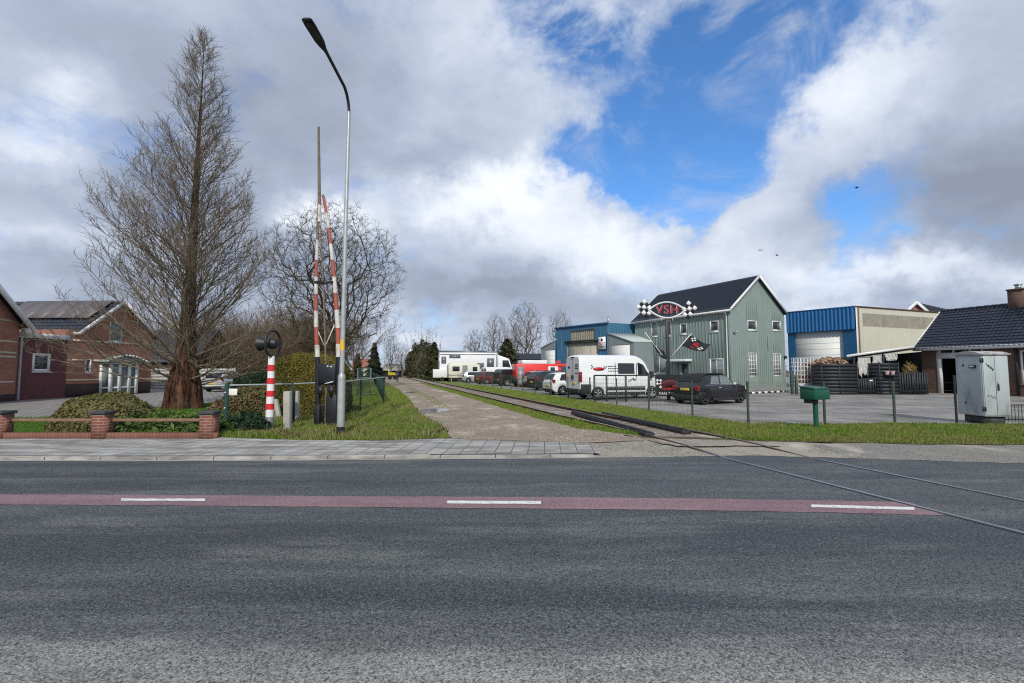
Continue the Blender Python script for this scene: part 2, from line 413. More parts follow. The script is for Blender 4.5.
surf('cabinet', (0.40, 0.445, 0.46), 0.5, 0.10, 2.5, dirt=(0.22, 0.245, 0.235), dscale=2.6, dlo=0.47, dhi=0.75, detail=8)
surf('cabinet_roof', (0.40, 0.42, 0.42), 0.6, 0.1, 3.0, dirt=(0.20, 0.115, 0.06), dscale=3.0, dlo=0.48, dhi=0.62)
surf('skin', (0.50, 0.32, 0.24), 0.6, 0.05, 8.0)
surf('jacket_navy', (0.018, 0.022, 0.05), 0.85, 0.2, 8.0)
surf('trousers_grey', (0.07, 0.075, 0.085), 0.9, 0.2, 8.0)
surf('hair_grey', (0.45, 0.43, 0.40), 0.8, 0.1, 15.0)
surf('yellow_machine', (0.50, 0.42, 0.02), 0.5, 0.2, 3.0)
surf('bird_black', (0.012, 0.012, 0.013), 0.8, 0.2, 5.0)
surf('pot_pink', (0.55, 0.38, 0.38), 0.8, 0.15, 8.0)
surf('dark_cap', (0.045, 0.05, 0.052), 0.8, 0.25, 6.0, dirt=(0.09, 0.095, 0.08), dscale=5)
surf('ivory_sign', (0.80, 0.79, 0.75), 0.6, 0.03, 8.0)
glassmat('glass'); glassmat('car_glass', (0.010, 0.013, 0.015), 0.03); glassmat('pale_glass', (0.10, 0.12, 0.115), 0.08)
brickmat('brick_red', (0.46, 0.165, 0.10), (0.33, 0.115, 0.074), (0.30, 0.25, 0.21))
brickmat('brick_dark', (0.085, 0.048, 0.042), (0.06, 0.038, 0.034), (0.09, 0.08, 0.075))
brickmat('brick_pillar', (0.30, 0.10, 0.065), (0.21, 0.07, 0.05), (0.30, 0.26, 0.22))
brickmat('brick_edging', (0.32, 0.13, 0.085), (0.24, 0.10, 0.07), (0.13, 0.11, 0.10), bw=0.085, bh=0.24, ms=0.012, offset=0.0)
brickmat('brick_bungalow', (0.20, 0.105, 0.072), (0.11, 0.062, 0.048), (0.16, 0.14, 0.12))
brickmat('driveway_pavers', (0.36, 0.34, 0.315), (0.27, 0.255, 0.24), (0.12, 0.115, 0.10), bw=0.42, bh=0.30, ms=0.03, var=0.3)
brickmat('yard_pavers', (0.42, 0.40, 0.37), (0.31, 0.295, 0.28), (0.16, 0.15, 0.135), bw=0.21, bh=0.105, ms=0.008, var=0.85, rot=0.5, big=(0.13, 0.125, 0.115), nsc=0.42)  # broad dark blotches stand for dirt and for shadow patches
for nm, c in (('tree_bark', (0.165, 0.130, 0.102)), ('oak_bark', (0.075, 0.062, 0.046)), ('far_bark', (0.125, 0.102, 0.085)), ('thicket_bark', (0.14, 0.098, 0.068))):
    g, b = newmat(nm); r = g.island(); n = g.noise(g.coord(), 2.0, 4)
    c1 = g.mix(r, tuple(k * 0.7 for k in c), tuple(k * 1.45 for k in c)); c1 = g.mix(g.ramp(n, 0.4, 0.7), c1, (c[0] * 1.0, c[1] * 1.12, c[2] * 0.85))
    g.put(b.inputs['Base Color'], c1); b.inputs['Roughness'].default_value = 0.9; b.inputs['Specular IOR Level'].default_value = 0.15
g, b = newmat('redwood_bark'); co = g.coord()
st = g.noise(g.map(co, (9, 9, 0.7)), 1.0, 6, 0.65)
hz_ = g.ramp(g.sep(co)[2], 1.5, 4.0)
c = g.mix(g.ramp(st, 0.38, 0.64), (0.022, 0.012, 0.009), g.mix(hz_, (0.150, 0.072, 0.045), (0.070, 0.050, 0.037))); c = g.mix(g.ramp(g.noise(co, 1.4, 4), 0.5, 0.8), c, (0.13, 0.10, 0.07))
g.put(b.inputs['Base Color'], c); b.inputs['Roughness'].default_value = 0.95; b.inputs['Specular IOR Level'].default_value = 0.1
g.put(b.inputs['Normal'], g.bump(st, 0.9, 0.06))
leafmat('grass_blade', [(0.115, 0.215, 0.022), (0.24, 0.345, 0.045), (0.29, 0.28, 0.085)], sss=0.35, nscale=0.55)
leafmat('lawn_blade', [(0.075, 0.175, 0.02), (0.14, 0.26, 0.038), (0.12, 0.21, 0.03)], sss=0.35, nscale=0.9)
leafmat('dry_grass', [(0.26, 0.22, 0.12), (0.36, 0.30, 0.18), (0.16, 0.16, 0.06)], sss=0.3)
leafmat('gold_conifer', [(0.13, 0.115, 0.018), (0.235, 0.18, 0.032), (0.085, 0.092, 0.020)], nscale=2.0)
leafmat('shrub_olive', [(0.07, 0.085, 0.022), (0.20, 0.185, 0.065), (0.24, 0.20, 0.09)], nscale=1.6)
leafmat('juniper', [(0.07, 0.13, 0.024), (0.16, 0.225, 0.045), (0.05, 0.09, 0.02)], nscale=2.2)
leafmat('dark_hedge', [(0.014, 0.034, 0.014), (0.035, 0.070, 0.026), (0.02, 0.045, 0.02)], nscale=1.5)
leafmat('ivy', [(0.06, 0.085, 0.026), (0.15, 0.155, 0.05), (0.20, 0.125, 0.065)], nscale=2.5)
leafmat('spruce', [(0.010, 0.022, 0.014), (0.022, 0.042, 0.022), (0.014, 0.028, 0.014)], nscale=1.0)
leafmat('ivy_tree', [(0.032, 0.045, 0.018), (0.075, 0.085, 0.035), (0.085, 0.078, 0.038)], nscale=0.8)
leafmat('dead_leaf', [(0.16, 0.085, 0.05), (0.26, 0.16, 0.09), (0.1, 0.06, 0.035)], sss=0.1)
leafmat('yellow_plant', [(0.20, 0.15, 0.03), (0.30, 0.20, 0.05), (0.12, 0.10, 0.03)])

# asphalt
g, b = newmat('asphalt'); co = g.coord(); xyz = g.sep(co)
track = g.noise(g.map(co, (0.05, 1.25, 1)), 1.0, 5, 0.62, 0.4)
mott = g.noise(g.map(co, (0.30, 1.5, 1)), 1.1, 7, 0.70)
sp1 = g.voro(co, 85, out='Color'); spk = g.sep(sp1)[0]
sp2 = g.noise(co, 60, 3, 0.7)
base = g.mix(g.ramp(track, 0.36, 0.64), (0.030, 0.035, 0.040), (0.054, 0.061, 0.066))
base = g.mix(g.math('MULTIPLY', g.ramp(mott, 0.45, 0.68), 0.6), base, (0.105, 0.110, 0.105))
yy = g.math('ADD', xyz[1], g.math('MULTIPLY', g.math('SUBTRACT', mott, 0.5), 2.2))
worn = g.ramp(yy, 3.15, 2.2)
base = g.mix(g.math('MULTIPLY', worn, 0.85), base, (0.195, 0.19, 0.186))
sp3 = g.ramp(g.noise(g.map(co, (1, 0.7, 1)), 42, 4, 0.75), 0.36, 0.64, False)
k = g.math('ADD', g.math('MULTIPLY', spk, 0.62), g.math('MULTIPLY', sp3, 0.5))
col = g.mix(1.0, base, g.mix(k, (0.10, 0.11, 0.13), (2.5, 2.5, 2.4)), 'MULTIPLY')
grit = g.math('MULTIPLY', g.ramp(g.sep(g.voro(co, 140, out='Color'))[1], 0.86, 0.97), g.math('ADD', 0.35, g.math('MULTIPLY', worn, 0.5)))
col = g.mix(grit, col, (0.42, 0.41, 0.39))
# pale dusty gutter beside the far edge
g.put(b.inputs['Base Color'], col); g.put(b.inputs['Roughness'], g.mixf(g.ramp(track, 0.3, 0.7), 0.62, 0.8)); b.inputs['Specular IOR Level'].default_value = 0.35
g.put(b.inputs['Normal'], g.bump(g.math('ADD', g.voro(co, 95), g.math('MULTIPLY', sp2, 0.6)), 0.75, 0.008))
# red road band
g, b = newmat('red_asphalt'); co = g.coord()
n = g.noise(g.map(co, (0.35, 2.0, 1)), 1.3, 6, 0.65); sp = g.sep(g.voro(co, 90, out='Color'))[0]
c = g.mix(g.ramp(n, 0.3, 0.7), (0.195, 0.115, 0.128), (0.265, 0.165, 0.178)); c = g.mix(1.0, c, g.mix(sp, (0.62, 0.62, 0.62), (1.35, 1.35, 1.35)), 'MULTIPLY')
c = g.mix(g.math('MULTIPLY', g.ramp(g.noise(co, 5, 5), 0.62, 0.75), 0.6), c, (0.12, 0.11, 0.115))
g.put(b.inputs['Base Color'], c); b.inputs['Roughness'].default_value = 0.75; g.put(b.inputs['Normal'], g.bump(sp, 0.35, 0.004))
g, b = newmat('road_white'); co = g.coord()
sp = g.noise(co, 45, 4, 0.7); sp = g.math('ADD', sp, g.math('MULTIPLY', g.math('SUBTRACT', g.noise(co, 6, 5, .7), .5), .45)); c = g.mix(g.ramp(sp, 0.30, 0.46), (0.21, 0.15, 0.16), (0.72, 0.72, 0.70))
g.put(b.inputs['Base Color'], c); b.inputs['Roughness'].default_value = 0.6
# pavement: 30 cm slabs, old and stained
g, b = newmat('pavement_slabs'); co = g.coord(); cr = g.map(co, rot=(0, 0, math.radians(4)))
x = g.n('ShaderNodeTexBrick'); g.put(x.inputs['Vector'], cr); x.offset = 0.0
x.inputs['Scale'].default_value = 1; x.inputs['Brick Width'].default_value = 0.315; x.inputs['Row Height'].default_value = 0.315; x.inputs['Mortar Size'].default_value = 0.009; x.inputs['Mortar Smooth'].default_value = 0.1
g.put(x.inputs['Color1'], (0.48, 0.47, 0.445)); g.put(x.inputs['Color2'], (0.36, 0.355, 0.34)); g.put(x.inputs['Mortar'], (0.07, 0.068, 0.06))
n1 = g.noise(g.map(co, (0.8, 2.2, 1)), 1.1, 7, 0.68); n2 = g.noise(co, 30, 3)
c = g.mix(g.math('MULTIPLY', g.ramp(n1, 0.44, 0.62), 0.85), x.outputs['Color'], (0.19, 0.18, 0.155))
c = g.mix(g.math('MULTIPLY', g.ramp(g.noise(g.map(co, (0.5, 2.5, 1), loc=(7, 3, 0)), 1.4, 5, 0.6), 0.58, 0.70), 0.55), c, (0.55, 0.54, 0.50))
c = g.mix(g.math('MULTIPLY', n2, 0.3), c, (0.12, 0.115, 0.10))
g.put(b.inputs['Base Color'], c); b.inputs['Roughness'].default_value = 0.9; b.inputs['Specular IOR Level'].default_value = 0.2
g.put(b.inputs['Normal'], g.bump(g.math('SUBTRACT', g.math('MULTIPLY', n2, 0.35), x.outputs['Fac']), 0.6, 0.01))
# kerb concrete with stone joints
g, b = newmat('kerb_stone'); co = g.coord(); xyz = g.sep(co)
n = g.noise(g.map(co, (0.7, 3, 3)), 1.5, 6, 0.65); w = g.math('FRACT', g.math('ADD', xyz[0], 0.31))
j = g.math('LESS_THAN', w, 0.018)
c = g.mix(g.ramp(n, 0.35, 0.7), (0.42, 0.40, 0.355), (0.15, 0.14, 0.125)); c = g.mix(j, c, (0.06, 0.055, 0.05))
g.put(b.inputs['Base Color'], c); b.inputs['Roughness'].default_value = 0.9
g, b = newmat('gutter'); co = g.coord(); n = g.noise(g.map(co, (0.6, 4, 1)), 2.0, 6, 0.65)
c = g.mix(g.ramp(n, 0.35, 0.7), (0.40, 0.395, 0.38), (0.22, 0.22, 0.21)); c = g.mix(g.math('MULTIPLY', g.noise(co, 60, 2), 0.4), c, (0.13, 0.13, 0.125))
g.put(b.inputs['Base Color'], c); b.inputs['Roughness'].default_value = 0.9
# gravel
def gravel(name, c1, c2, c3, mud, sc=26, soil=None):
    g, b = newmat(name); co = g.coord()
    v = g.voro(co, sc, out='Color'); dd = g.voro(co, sc); vs = g.sep(v)
    c = g.mix(vs[0], c1, c2); c = g.mix(g.ramp(vs[1], 0.75, 0.95), c, c3)
    c = g.mix(g.math('MULTIPLY', g.ramp(dd, 0.25, 0.7), 0.75), c, tuple(k * 0.28 for k in c1))
    bn_ = g.noise(co, sc * .3, 5, .75); c = g.mix(g.math('MULTIPLY', g.ramp(bn_, .5, .66), .6), c, tuple(k * 0.38 for k in c1)); c = g.mix(g.math('MULTIPLY', g.ramp(bn_, .46, .34), .5), c, c3)
    c = g.mix(g.math('MULTIPLY', g.noise(co, 55, 3, 0.7), 0.35), c, tuple(k * 0.4 for k in c1))
    m = g.ramp(g.noise(g.map(co, (0.9, 0.55, 1)), 1.1, 8, 0.70), 0.47, 0.60); c = g.mix(g.math('MULTIPLY', m, 0.8), c, mud)
    m2 = g.ramp(g.noise(g.map(co, (0.8, 0.4, 1), loc=(4, 8, 0)), 0.7, 7, 0.68), 0.52, 0.66); c = g.mix(g.math('MULTIPLY', m2, 0.55), c, c3)
    g.put(b.inputs['Base Color'], c); b.inputs['Roughness'].default_value = 0.92; b.inputs['Specular IOR Level'].default_value = 0.2
    g.put(b.inputs['Normal'], g.bump(g.math('SUBTRACT', 1.0, dd), 0.7, 0.02))
gravel('gravel_path', (0.50, 0.405, 0.31), (0.34, 0.265, 0.20), (0.66, 0.575, 0.48), (0.25, 0.195, 0.145), 22)
gravel('gravel_pale', (0.46, 0.42, 0.35), (0.33, 0.30, 0.245), (0.62, 0.58, 0.50), (0.36, 0.32, 0.26), 34)
gravel('old_paving', (0.37, 0.355, 0.315), (0.29, 0.28, 0.25), (0.50, 0.48, 0.43), (0.24, 0.225, 0.19), 45)
gravel('ballast', (0.42, 0.35, 0.29), (0.27, 0.215, 0.17), (0.66, 0.61, 0.55), (0.25, 0.185, 0.13), 15)
# soil and grass under the blades
def turf(name, a, b_, s):
    g, b = newmat(name); co = g.coord(); n = g.ramp(g.noise(co, 0.6, 6, 0.65), 0.3, 0.7); n2 = g.ramp(g.noise(co, 14, 4, 0.7), 0.3, 0.7)
    c = g.mix(n, a, b_); c = g.mix(g.math('MULTIPLY', n2, 0.6), c, s)
    g.put(b.inputs['Base Color'], c); b.inputs['Roughness'].default_value = 1.0; b.inputs['Specular IOR Level'].default_value = 0.1
    g.put(b.inputs['Normal'], g.bump(g.noise(co, 25, 4, 0.7), 0.9, 0.05))
turf('turf', (0.14, 0.20, 0.042), (0.21, 0.24, 0.07), (0.16, 0.14, 0.07))
turf('lawn_turf', (0.085, 0.18, 0.026), (0.13, 0.235, 0.04), (0.07, 0.12, 0.028))
turf('far_land', (0.085, 0.10, 0.035), (0.12, 0.12, 0.055), (0.09, 0.075, 0.045))
turf('dirt', (0.17, 0.135, 0.095), (0.12, 0.095, 0.065), (0.09, 0.085, 0.04))
g, b = newmat('puddle_water'); b.inputs['Base Color'].default_value = (0.20, 0.185, 0.165, 1); b.inputs['Roughness'].default_value = 0.10; b.inputs['Specular IOR Level'].default_value = 0.9  # lightened base colour stands in for the bright sky reflection
g.put(b.inputs['Normal'], g.bump(g.noise(g.coord(), 3, 2), 0.03, 0.02))

# ------------------------------------------------------------------ sky, clouds and sun
world = bpy.data.worlds.new('World'); scene.world = world; world.use_nodes = True
SUN_EL = math.radians(37); SUN_AZ = math.atan2(0.10, -1.0)
t = world.node_tree; bg = t.nodes['Background']; g = NG(t)
sky = g.n('ShaderNodeTexSky', sky_type='NISHITA'); sky.sun_disc = False; sky.sun_elevation = SUN_EL; sky.sun_rotation = SUN_AZ % (2 * PI)
sky.air_density = 1.0; sky.dust_density = 0.4; sky.ozone_density = 2.5
d = g.coord('Generated'); X, Y, Z = g.sep(d)
zc = g.math('ADD', g.math('MAXIMUM', Z, 0.0), 0.16)
cb = g.n('ShaderNodeCombineXYZ'); g.put(cb.inputs[0], g.math('DIVIDE', X, zc)); g.put(cb.inputs[1], g.math('DIVIDE', Y, zc)); cb.inputs[2].default_value = 0.0
P = cb.outputs[0]
wob = g.n('ShaderNodeTexNoise'); g.put(wob.inputs['Vector'], d); wob.inputs['Scale'].default_value = 4.5; wob.inputs['Detail'].default_value = 7; wob.inputs['Roughness'].default_value = 0.62
wx, wy, wz = g.sep(wob.outputs['Color'])
az = g.math('ADD', g.math('ARCTAN2', X, Y), g.math('MULTIPLY', g.math('SUBTRACT', wx, 0.5), 0.34))
el = g.math('ADD', g.math('ARCSINE', Z), g.math('MULTIPLY', g.math('SUBTRACT', wy, 0.5), 0.30))
def dirpx(u, v):
    r = ray(u, v).normalized(); return math.atan2(r.x, r.y), math.asin(r.z)
def blob(u, v, su, sv, amp, rot=0.0):
    """soft patch of sky centred on a compass direction and a height above the horizon"""
    a, e = dirpx(u, v); sa, se = su / 460.0, sv / 460.0; c, s_ = math.cos(rot), math.sin(rot)
    da = g.math('SUBTRACT', az, a); de = g.math('SUBTRACT', el, e)
    p = g.math('DIVIDE', g.math('ADD', g.math('MULTIPLY', da, c), g.math('MULTIPLY', de, s_)), sa)
    q = g.math('DIVIDE', g.math('SUBTRACT', g.math('MULTIPLY', de, c), g.math('MULTIPLY', da, s_)), se)
    r2 = g.math('ADD', g.math('MULTIPLY', p, p), g.math('MULTIPLY', q, q))
    return g.math('MULTIPLY', g.math('EXPONENT', g.math('MULTIPLY', r2, -1.0)), amp)
def total(l):
    x = l[0]
    for y in l[1:]: x = g.math('ADD', x, y)
    return x
n_big = g.noise(g.map(P, (1.0, 1.0, 1)), 0.9, 8, 0.6, 0.25)
n_mid = g.noise(g.map(d, (1, 1, 1.7), loc=(3, 1, 2)), 5.5, 8, 0.62, 0.3)
n_soft = g.noise(g.map(d, (1, 1, 2.2), loc=(1, 7, 4)), 2.6, 5, 0.55, 0.4)
holes = total([blob(575, 35, 45, 30, 0.45), blob(600, 150, 45, 25, 0.45), blob(520, 25, 40, 22, .3), blob(700, 85, 72, 60, 0.95), blob(640, 160, 80, 30, 0.85, -0.22), blob(735, 140, 52, 40, 0.65), blob(770, 22, 95, 32, 0.8), blob(872, 205, 30, 42, 0.85), blob(890, 22, 45, 22, 0.45), blob(580, 60, 45, 40, 0.34), blob(692, 200, 34, 16, 0.5)])
lump = total([blob(495, 262, 50, 30, 0.5), blob(860, 80, 62, 60, 0.75), blob(760, 215, 75, 45, 0.55), blob(600, 60, 50, 28, 0.35), blob(540, 215, 120, 30, 0.45)])
dens = g.math('ADD', g.math('SUBTRACT', 0.62, holes), g.math('ADD', g.math('MULTIPLY', lump, 0.55), g.math('MULTIPLY', g.math('SUBTRACT', n_mid, 0.5), 1.5)))
cover = g.ramp(dens, -0.04, 0.60)
veil = g.math('MULTIPLY', g.ramp(g.noise(g.map(d, (1, 1, 1.6), loc=(2, 5, 9)), 4.2, 8, 0.66, 0.6), 0.40, 0.66), g.math('MINIMUM', 0.9, total([blob(585, 70, 120, 80, 0.95), blob(700, 20, 160, 40, 0.5), blob(690, 190, 90, 40, .5), blob(870, 200, 50, 50, .35), blob(800, 20, 80, 40, .5)])))
cover = g.math('MAXIMUM', cover, g.math('ADD', veil, g.math('MULTIPLY', cover, g.math('SUBTRACT', 1.0, veil))))
lit = total([blob(480, 195, 130, 30, 0.52), blob(620, 240, 95, 26, 0.42), blob(300, 195, 45, 20, 0.55), blob(40, 140, 45, 40, 0.50), blob(30, 240, 90, 20, 0.25), blob(850, 75, 55, 55, 0.30), blob(775, 205, 65, 50, 0.34), blob(960, 100, 60, 30, 0.10), blob(500, 30, 130, 60, 0.26), blob(640, 275, 130, 24, 0.28), blob(860, 275, 110, 22, 0.25), blob(430, 120, 70, 30, 0.16), blob(390, 330, 90, 22, 0.22), blob(960, 265, 90, 18, 0.2), blob(200, 20, 80, 30, .12)])
dark = total([blob(120, 200, 130, 50, 0.30), blob(960, 190, 110, 60, 0.36), blob(480, 300, 170, 28, 0.24), blob(300, 95, 120, 70, 0.10), blob(990, 300, 120, 20, 0.12), blob(40, 290, 120, 22, 0.16), blob(420, 160, 70, 34, 0.20), blob(250, 60, 100, 60, 0.12), blob(100, 60, 90, 40, 0.10), blob(560, 285, 120, 22, .12)])
br = g.math('ADD', g.math('ADD', 0.42, g.math('SUBTRACT', lit, dark)), g.math('ADD', g.math('MULTIPLY', g.math('SUBTRACT', n_soft, 0.5), 0.55), g.math('MULTIPLY', g.math('SUBTRACT', n_big, 0.5), 0.5)))
br = g.math('ADD', br, g.math('MULTIPLY', g.math('SUBTRACT', n_mid, 0.5), 0.35))
rampn = g.n('ShaderNodeValToRGB'); g.put(rampn.inputs[0], br); cr = rampn.color_ramp
cr.elements[0].position = 0.05; cr.elements[0].color = (0.22, 0.25, 0.32, 1)
cr.elements[1].position = 1.0; cr.elements[1].color = (0.80, 0.83, 0.87, 1)
for p_, c_ in ((0.35, (0.32, 0.37, 0.47, 1)), (0.55, (0.43, 0.485, 0.59, 1)), (0.78, (0.66, 0.70, 0.77, 1))):
    e_ = cr.elements.new(p_); e_.color = c_
SKYK = 0.085
blue = g.mix(1.0, sky.outputs[0], (0.80, 1.30, 1.75), 'MULTIPLY')
cl = g.mix(1.0, rampn.outputs[0], (1 / SKYK,) * 3, 'MULTIPLY')
# below the horizon: plain land-grey light
skyc = g.mix(cover, blue, cl)
skyc = g.mix(g.ramp(Z, -0.02, -0.06), skyc, (0.12 / SKYK, 0.12 / SKYK, 0.11 / SKYK))
g.put(bg.inputs['Color'], skyc); bg.inputs['Strength'].default_value = SKYK
sd = bpy.data.lights.new('sun', 'SUN'); sd.energy = 2.3; sd.angle = math.radians(1.2); sd.color = (1.0, 0.95, 0.87)
so = bpy.data.objects.new('sun', sd); COL.objects.link(so)
sv = Vector((math.sin(SUN_AZ) * math.cos(SUN_EL), math.cos(SUN_AZ) * math.cos(SUN_EL), math.sin(SUN_EL)))
so.rotation_euler = sv.to_track_quat('Z', 'Y').to_euler(); so.location = (0, 0, 40)
vs = scene.view_settings; vs.view_transform = 'Standard'; vs.look = 'None'; vs.exposure = 0.42; vs.gamma = 1.0; vs.use_curve_mapping = False

# ------------------------------------------------------------------ ground
mb = MB()
ys = [-120, 8.0, 8.6, 10.7, 16, 60, 200, 1500]; zs = [-0.12, -0.12, -0.02, 0.01, -0.09, -0.09, -0.09, -0.09]
xs = [-1500, -60, 0, 60, 1500]
mb.grid([[(x, y, z) for y, z in zip(ys, zs)] for x in xs]); mb.build('ground', 'far_land', kind='structure')
EDGE_PX = [(-60, 460), (0, 460.2), (120, 460.5), (240, 460.2), (340, 459.4), (450, 458.4), (585, 457.6), (640, 457), (700, 456.2), (745, 455.4), (800, 456.6), (880, 459.0), (950, 461), (1024, 463), (1100, 465)]
EDGE = [onz(u, v) for u, v in EDGE_PX]
def edge_y(x):
    for a, b_ in zip(EDGE[:-1], EDGE[1:]):
        if a.x <= x <= b_.x: return a.y + (b_.y - a.y) * (x - a.x) / (b_.x - a.x)
    return EDGE[0].y if x < EDGE[0].x else EDGE[-1].y
far = [(-140, EDGE[0].y + 1.5)] + [(p.x, p.y) for p in EDGE] + [(140, EDGE[-1].y - 4)]
sheet('road', [(-140, -6.0), (140, -6.0)] + far[::-1], 'asphalt', zf=lambda x, y: 0.0, cuts=())
def ragged(L, amp, step=0.09):
    out = []
    for a, b_ in zip(L[:-1], L[1:]):
        n = max(1, int(abs(b_[0] - a[0]) / step)) if abs(a[0]) < 14 else 1
        for i in range(n):
            x, y = lerp_(a[0], b_[0], i / n), lerp_(a[1], b_[1], i / n); out.append((x, y + amp * (mnoise.noise((x * 3, y * 3, 1.1)) + mnoise.noise((x * 11, y * 9, 4.2)))))
    return out + [L[-1]]
def lerp_(a, b, t): return a + (b - a) * t
def ribbon(name, near, farp, mat_, z, kind='structure'):
    mb = MB(); mb.grid([[(*a, z), (*b_, z)] for a, b_ in zip(near, farp)]); return mb.build(name, mat_, kind=kind)
up = [onz(u, v) for u, v in ((-30, 494.2), (0, 494.4), (170, 495.4), (340, 496.4), (510, 497.3), (680, 498.6), (800, 500.2), (905, 502.2), (912, 503.2))]
lo = [onz(u, v) for u, v in ((-30, 504.4), (0, 504.7), (170, 505.8), (340, 507.2), (510, 508.6), (680, 510.2), (800, 512.2), (925, 515.0), (946, 515.7))]
hx = lambda L: [(p.x, p.y) for p in L]
UP, LO = hx(up), hx(lo); UP = [(-60, UP[0][1] + 1.3)] + UP; LO = [(-60, LO[0][1] + 1.3)] + LO
RB = ragged(UP, .012) + ragged(LO, .014)[::-1]
sheet('red_road_band', RB, 'red_asphalt', zf=lambda x, y: 0.004, cuts=())
for (a, b_, c, e) in (((121, 498.4), (205, 498.6), (205, 500.9), (121, 500.6)), ((447, 500.6), (541, 500.9), (541, 503.9), (447, 503.4)), ((811, 504.4), (915, 507.2), (915, 509.9), (811, 507.0))):
    q = [onz(*p, 0.008) for p in (a, b_, c, e)]
    mb = MB(); n = 34
    A = [q[0].lerp(q[1], i / n) for i in range(n + 1)]; B = [q[3].lerp(q[2], i / n) for i in range(n + 1)]
    J = lambda p, s: Vector((p.x, p.y + s * .010 * (mnoise.noise((p.x * 9, p.y * 9, s)) + .7 * mnoise.noise((p.x * 27, p.y * 5, s))), p.z))
    mb.grid([[J(p, 1), J(r, -1.3)] for p, r in zip(B, A)]); mb.build('white_dash', 'road_white', kind='structure')
# kerb, gutter, pavement
kx = [i * 0.5 for i in range(-280, 4)]
ribbon('gutter', [(x, edge_y(x) - 0.10) for x in kx], [(x, edge_y(x) + 0.004) for x in kx], 'gutter', 0.005)
ribbon('gutter', [(x, edge_y(x) - 0.05) for x in (1.5, 2, 2.5, 3)], [(x, edge_y(x) + 0.004) for x in (1.5, 2, 2.5, 3)], 'gutter', 0.005)
mb = MB()
for i in range(len(kx) - 1):
    a, b_ = kx[i], kx[i + 1]; ya, yb = edge_y(a), edge_y(b_)
    ks = 0.05 if b_ < -1.2 else 0.035
    mb.hexa([(a, ya, -0.1), (b_, yb, -0.1), (b_, yb + 0.16, -0.1), (a, ya + 0.16, -0.1), (a, ya, ks + 0.008), (b_, yb, ks + 0.008), (b_, yb + 0.16, ks + 0.008), (a, ya + 0.16, ks + 0.008)])
mb.build('kerb', 'kerb_stone', kind='structure')
pb = [G(u, v) for u, v in ((0, 437.2), (230, 437.2), (300, 440), (380, 440.5), (449, 438.3), (585, 438.6))]
front = [(x, edge_y(x) + 0.161) for x in kx if -139 < x < 1.2]
sheet('pavement', front + [(pb[-1].x, edge_y(1.4) + 0.161), (pb[-1].x, pb[-1].y)] + [(p.x, p.y) for p in pb[::-1]] + [(-139, pb[0].y + 1)], 'pavement_slabs', dz=0.0, zf=lambda x, y: 0.05)
# right of the path: pale gravel at the rails, then old paving
rb = [G(u, v) for u, v in ((585, 438.6), (640, 437.5), (700, 439.5), (760, 441), (850, 442.8), (940, 444.8), (1024, 445), (1100, 446))]
fr_ = ragged([(1.36, edge_y(1.36) - .02)] + [(p.x, p.y - 0.03) for p in EDGE if p.x > 1.4], .05, .12)[1:]
cut = 6.2
sheet('gravel_apron', [(1.36, edge_y(1.36) - .02)] + [q for q in fr_ if q[0] < cut] + [(cut, edge_y(cut) - 0.03), (cut + .5, 8.9), (cut + 1.0, 9.6)] + [(p.x, p.y + 0.1) for p in rb[::-1] if p.x < cut], 'gravel_pale', rough=0.0, zf=lambda x, y: 0.006 + 0.047 * min(1, max(0, (y - edge_y(x) - .05) / 1.2)))
sheet('pavement', [(cut, edge_y(cut) - 0.03)] + [q for q in fr_ if q[0] > cut] + [(60, 7), (60, 9.5)] + [(p.x, p.y + 0.1) for p in rb[::-1] if p.x > cut + 1.0] + [(cut, 9.6)], 'old_paving', zf=lambda x, y: 0.004 + 0.047 * min(1, max(0, (y - edge_y(x) - .05) / 1.2)))

# railway line (straight, crossing the road at a slant)
TD = Vector((-0.2957, 1.0))
def railB(y): return 5.06 + TD.x * (y - 4.54)
def railA(y): return 6.63 + TD.x * (y - 4.54)
def mid(y): return (railA(y) + railB(y)) / 2
YT = [8.4, 10.7, 16, 30, 60, 150, 330]
mb = MB(); mb.grid([[(mid(y) - 1.15, y, gh(y) + 0.004), (mid(y) + 1.2, y, gh(y) + 0.004)] for y in [9.75] + YT[1:]]); mb.build('railway_bed', 'ballast', kind='structure')
def rz(y):                                       # rail top
    if y < 8.5: return 0.006
    return gh(y) * min(1, (y - 8.5) / 1.0) + min(0.11, 0.006 + 0.03 * (y - 8.5) * 0.6)
trk = thing('railway_track', 'rusty single railway track running away from the road beside the gravel path', 'railway track', (mid(12), 12, 0))
YR = [-8, 0, 4, 8.5, 9.6, 10.7, 13, 16, 24, 40, 80, 160, 320]
nrm = Vector((1, -TD.x)).normalized()
for f in (railB, railA):
    mb = MB(); P = []
    for y in YR:
        c = Vector((f(y), y)); z = rz(y); w = 0.034
        row = [(-0.07, -0.16), (-0.07, -0.13), (-0.012, -0.115), (-0.012, -0.035), (-w, -0.028), (-w, -0.003), (w, -0.003), (w, -0.028), (0.012, -0.035), (0.012, -0.115), (0.07, -0.13), (0.07, -0.16)]
        P.append([(c.x + nrm.x * a, c.y + nrm.y * a, z + h) for a, h in row])
    mb.cur = 0; mb.grid(P)
    r = mb.build('rail', 'rust', trk)
    mb = MB(); mb.grid([[(f(y) + nrm.x * a, y + nrm.y * a, rz(y)) for a in (-0.026, 0.026)] for y in YR]); mb.build('rail_top', 'rail_top', r)
mb0 = MB(); mb0.hexa([(-1.15, -0.12, -0.1), (1.15, -0.12, -0.1), (1.15, 0.12, -0.1), (-1.15, 0.12, -0.1), (-1.15, -0.12, 0.012), (1.15, -0.12, 0.012), (1.15, 0.12, 0.012), (-1.15, 0.12, 0.012)])
sl = mb0.build('sleeper', 'sleeper', trk, world=False)
ang = math.atan2(TD.y, TD.x) - PI / 2
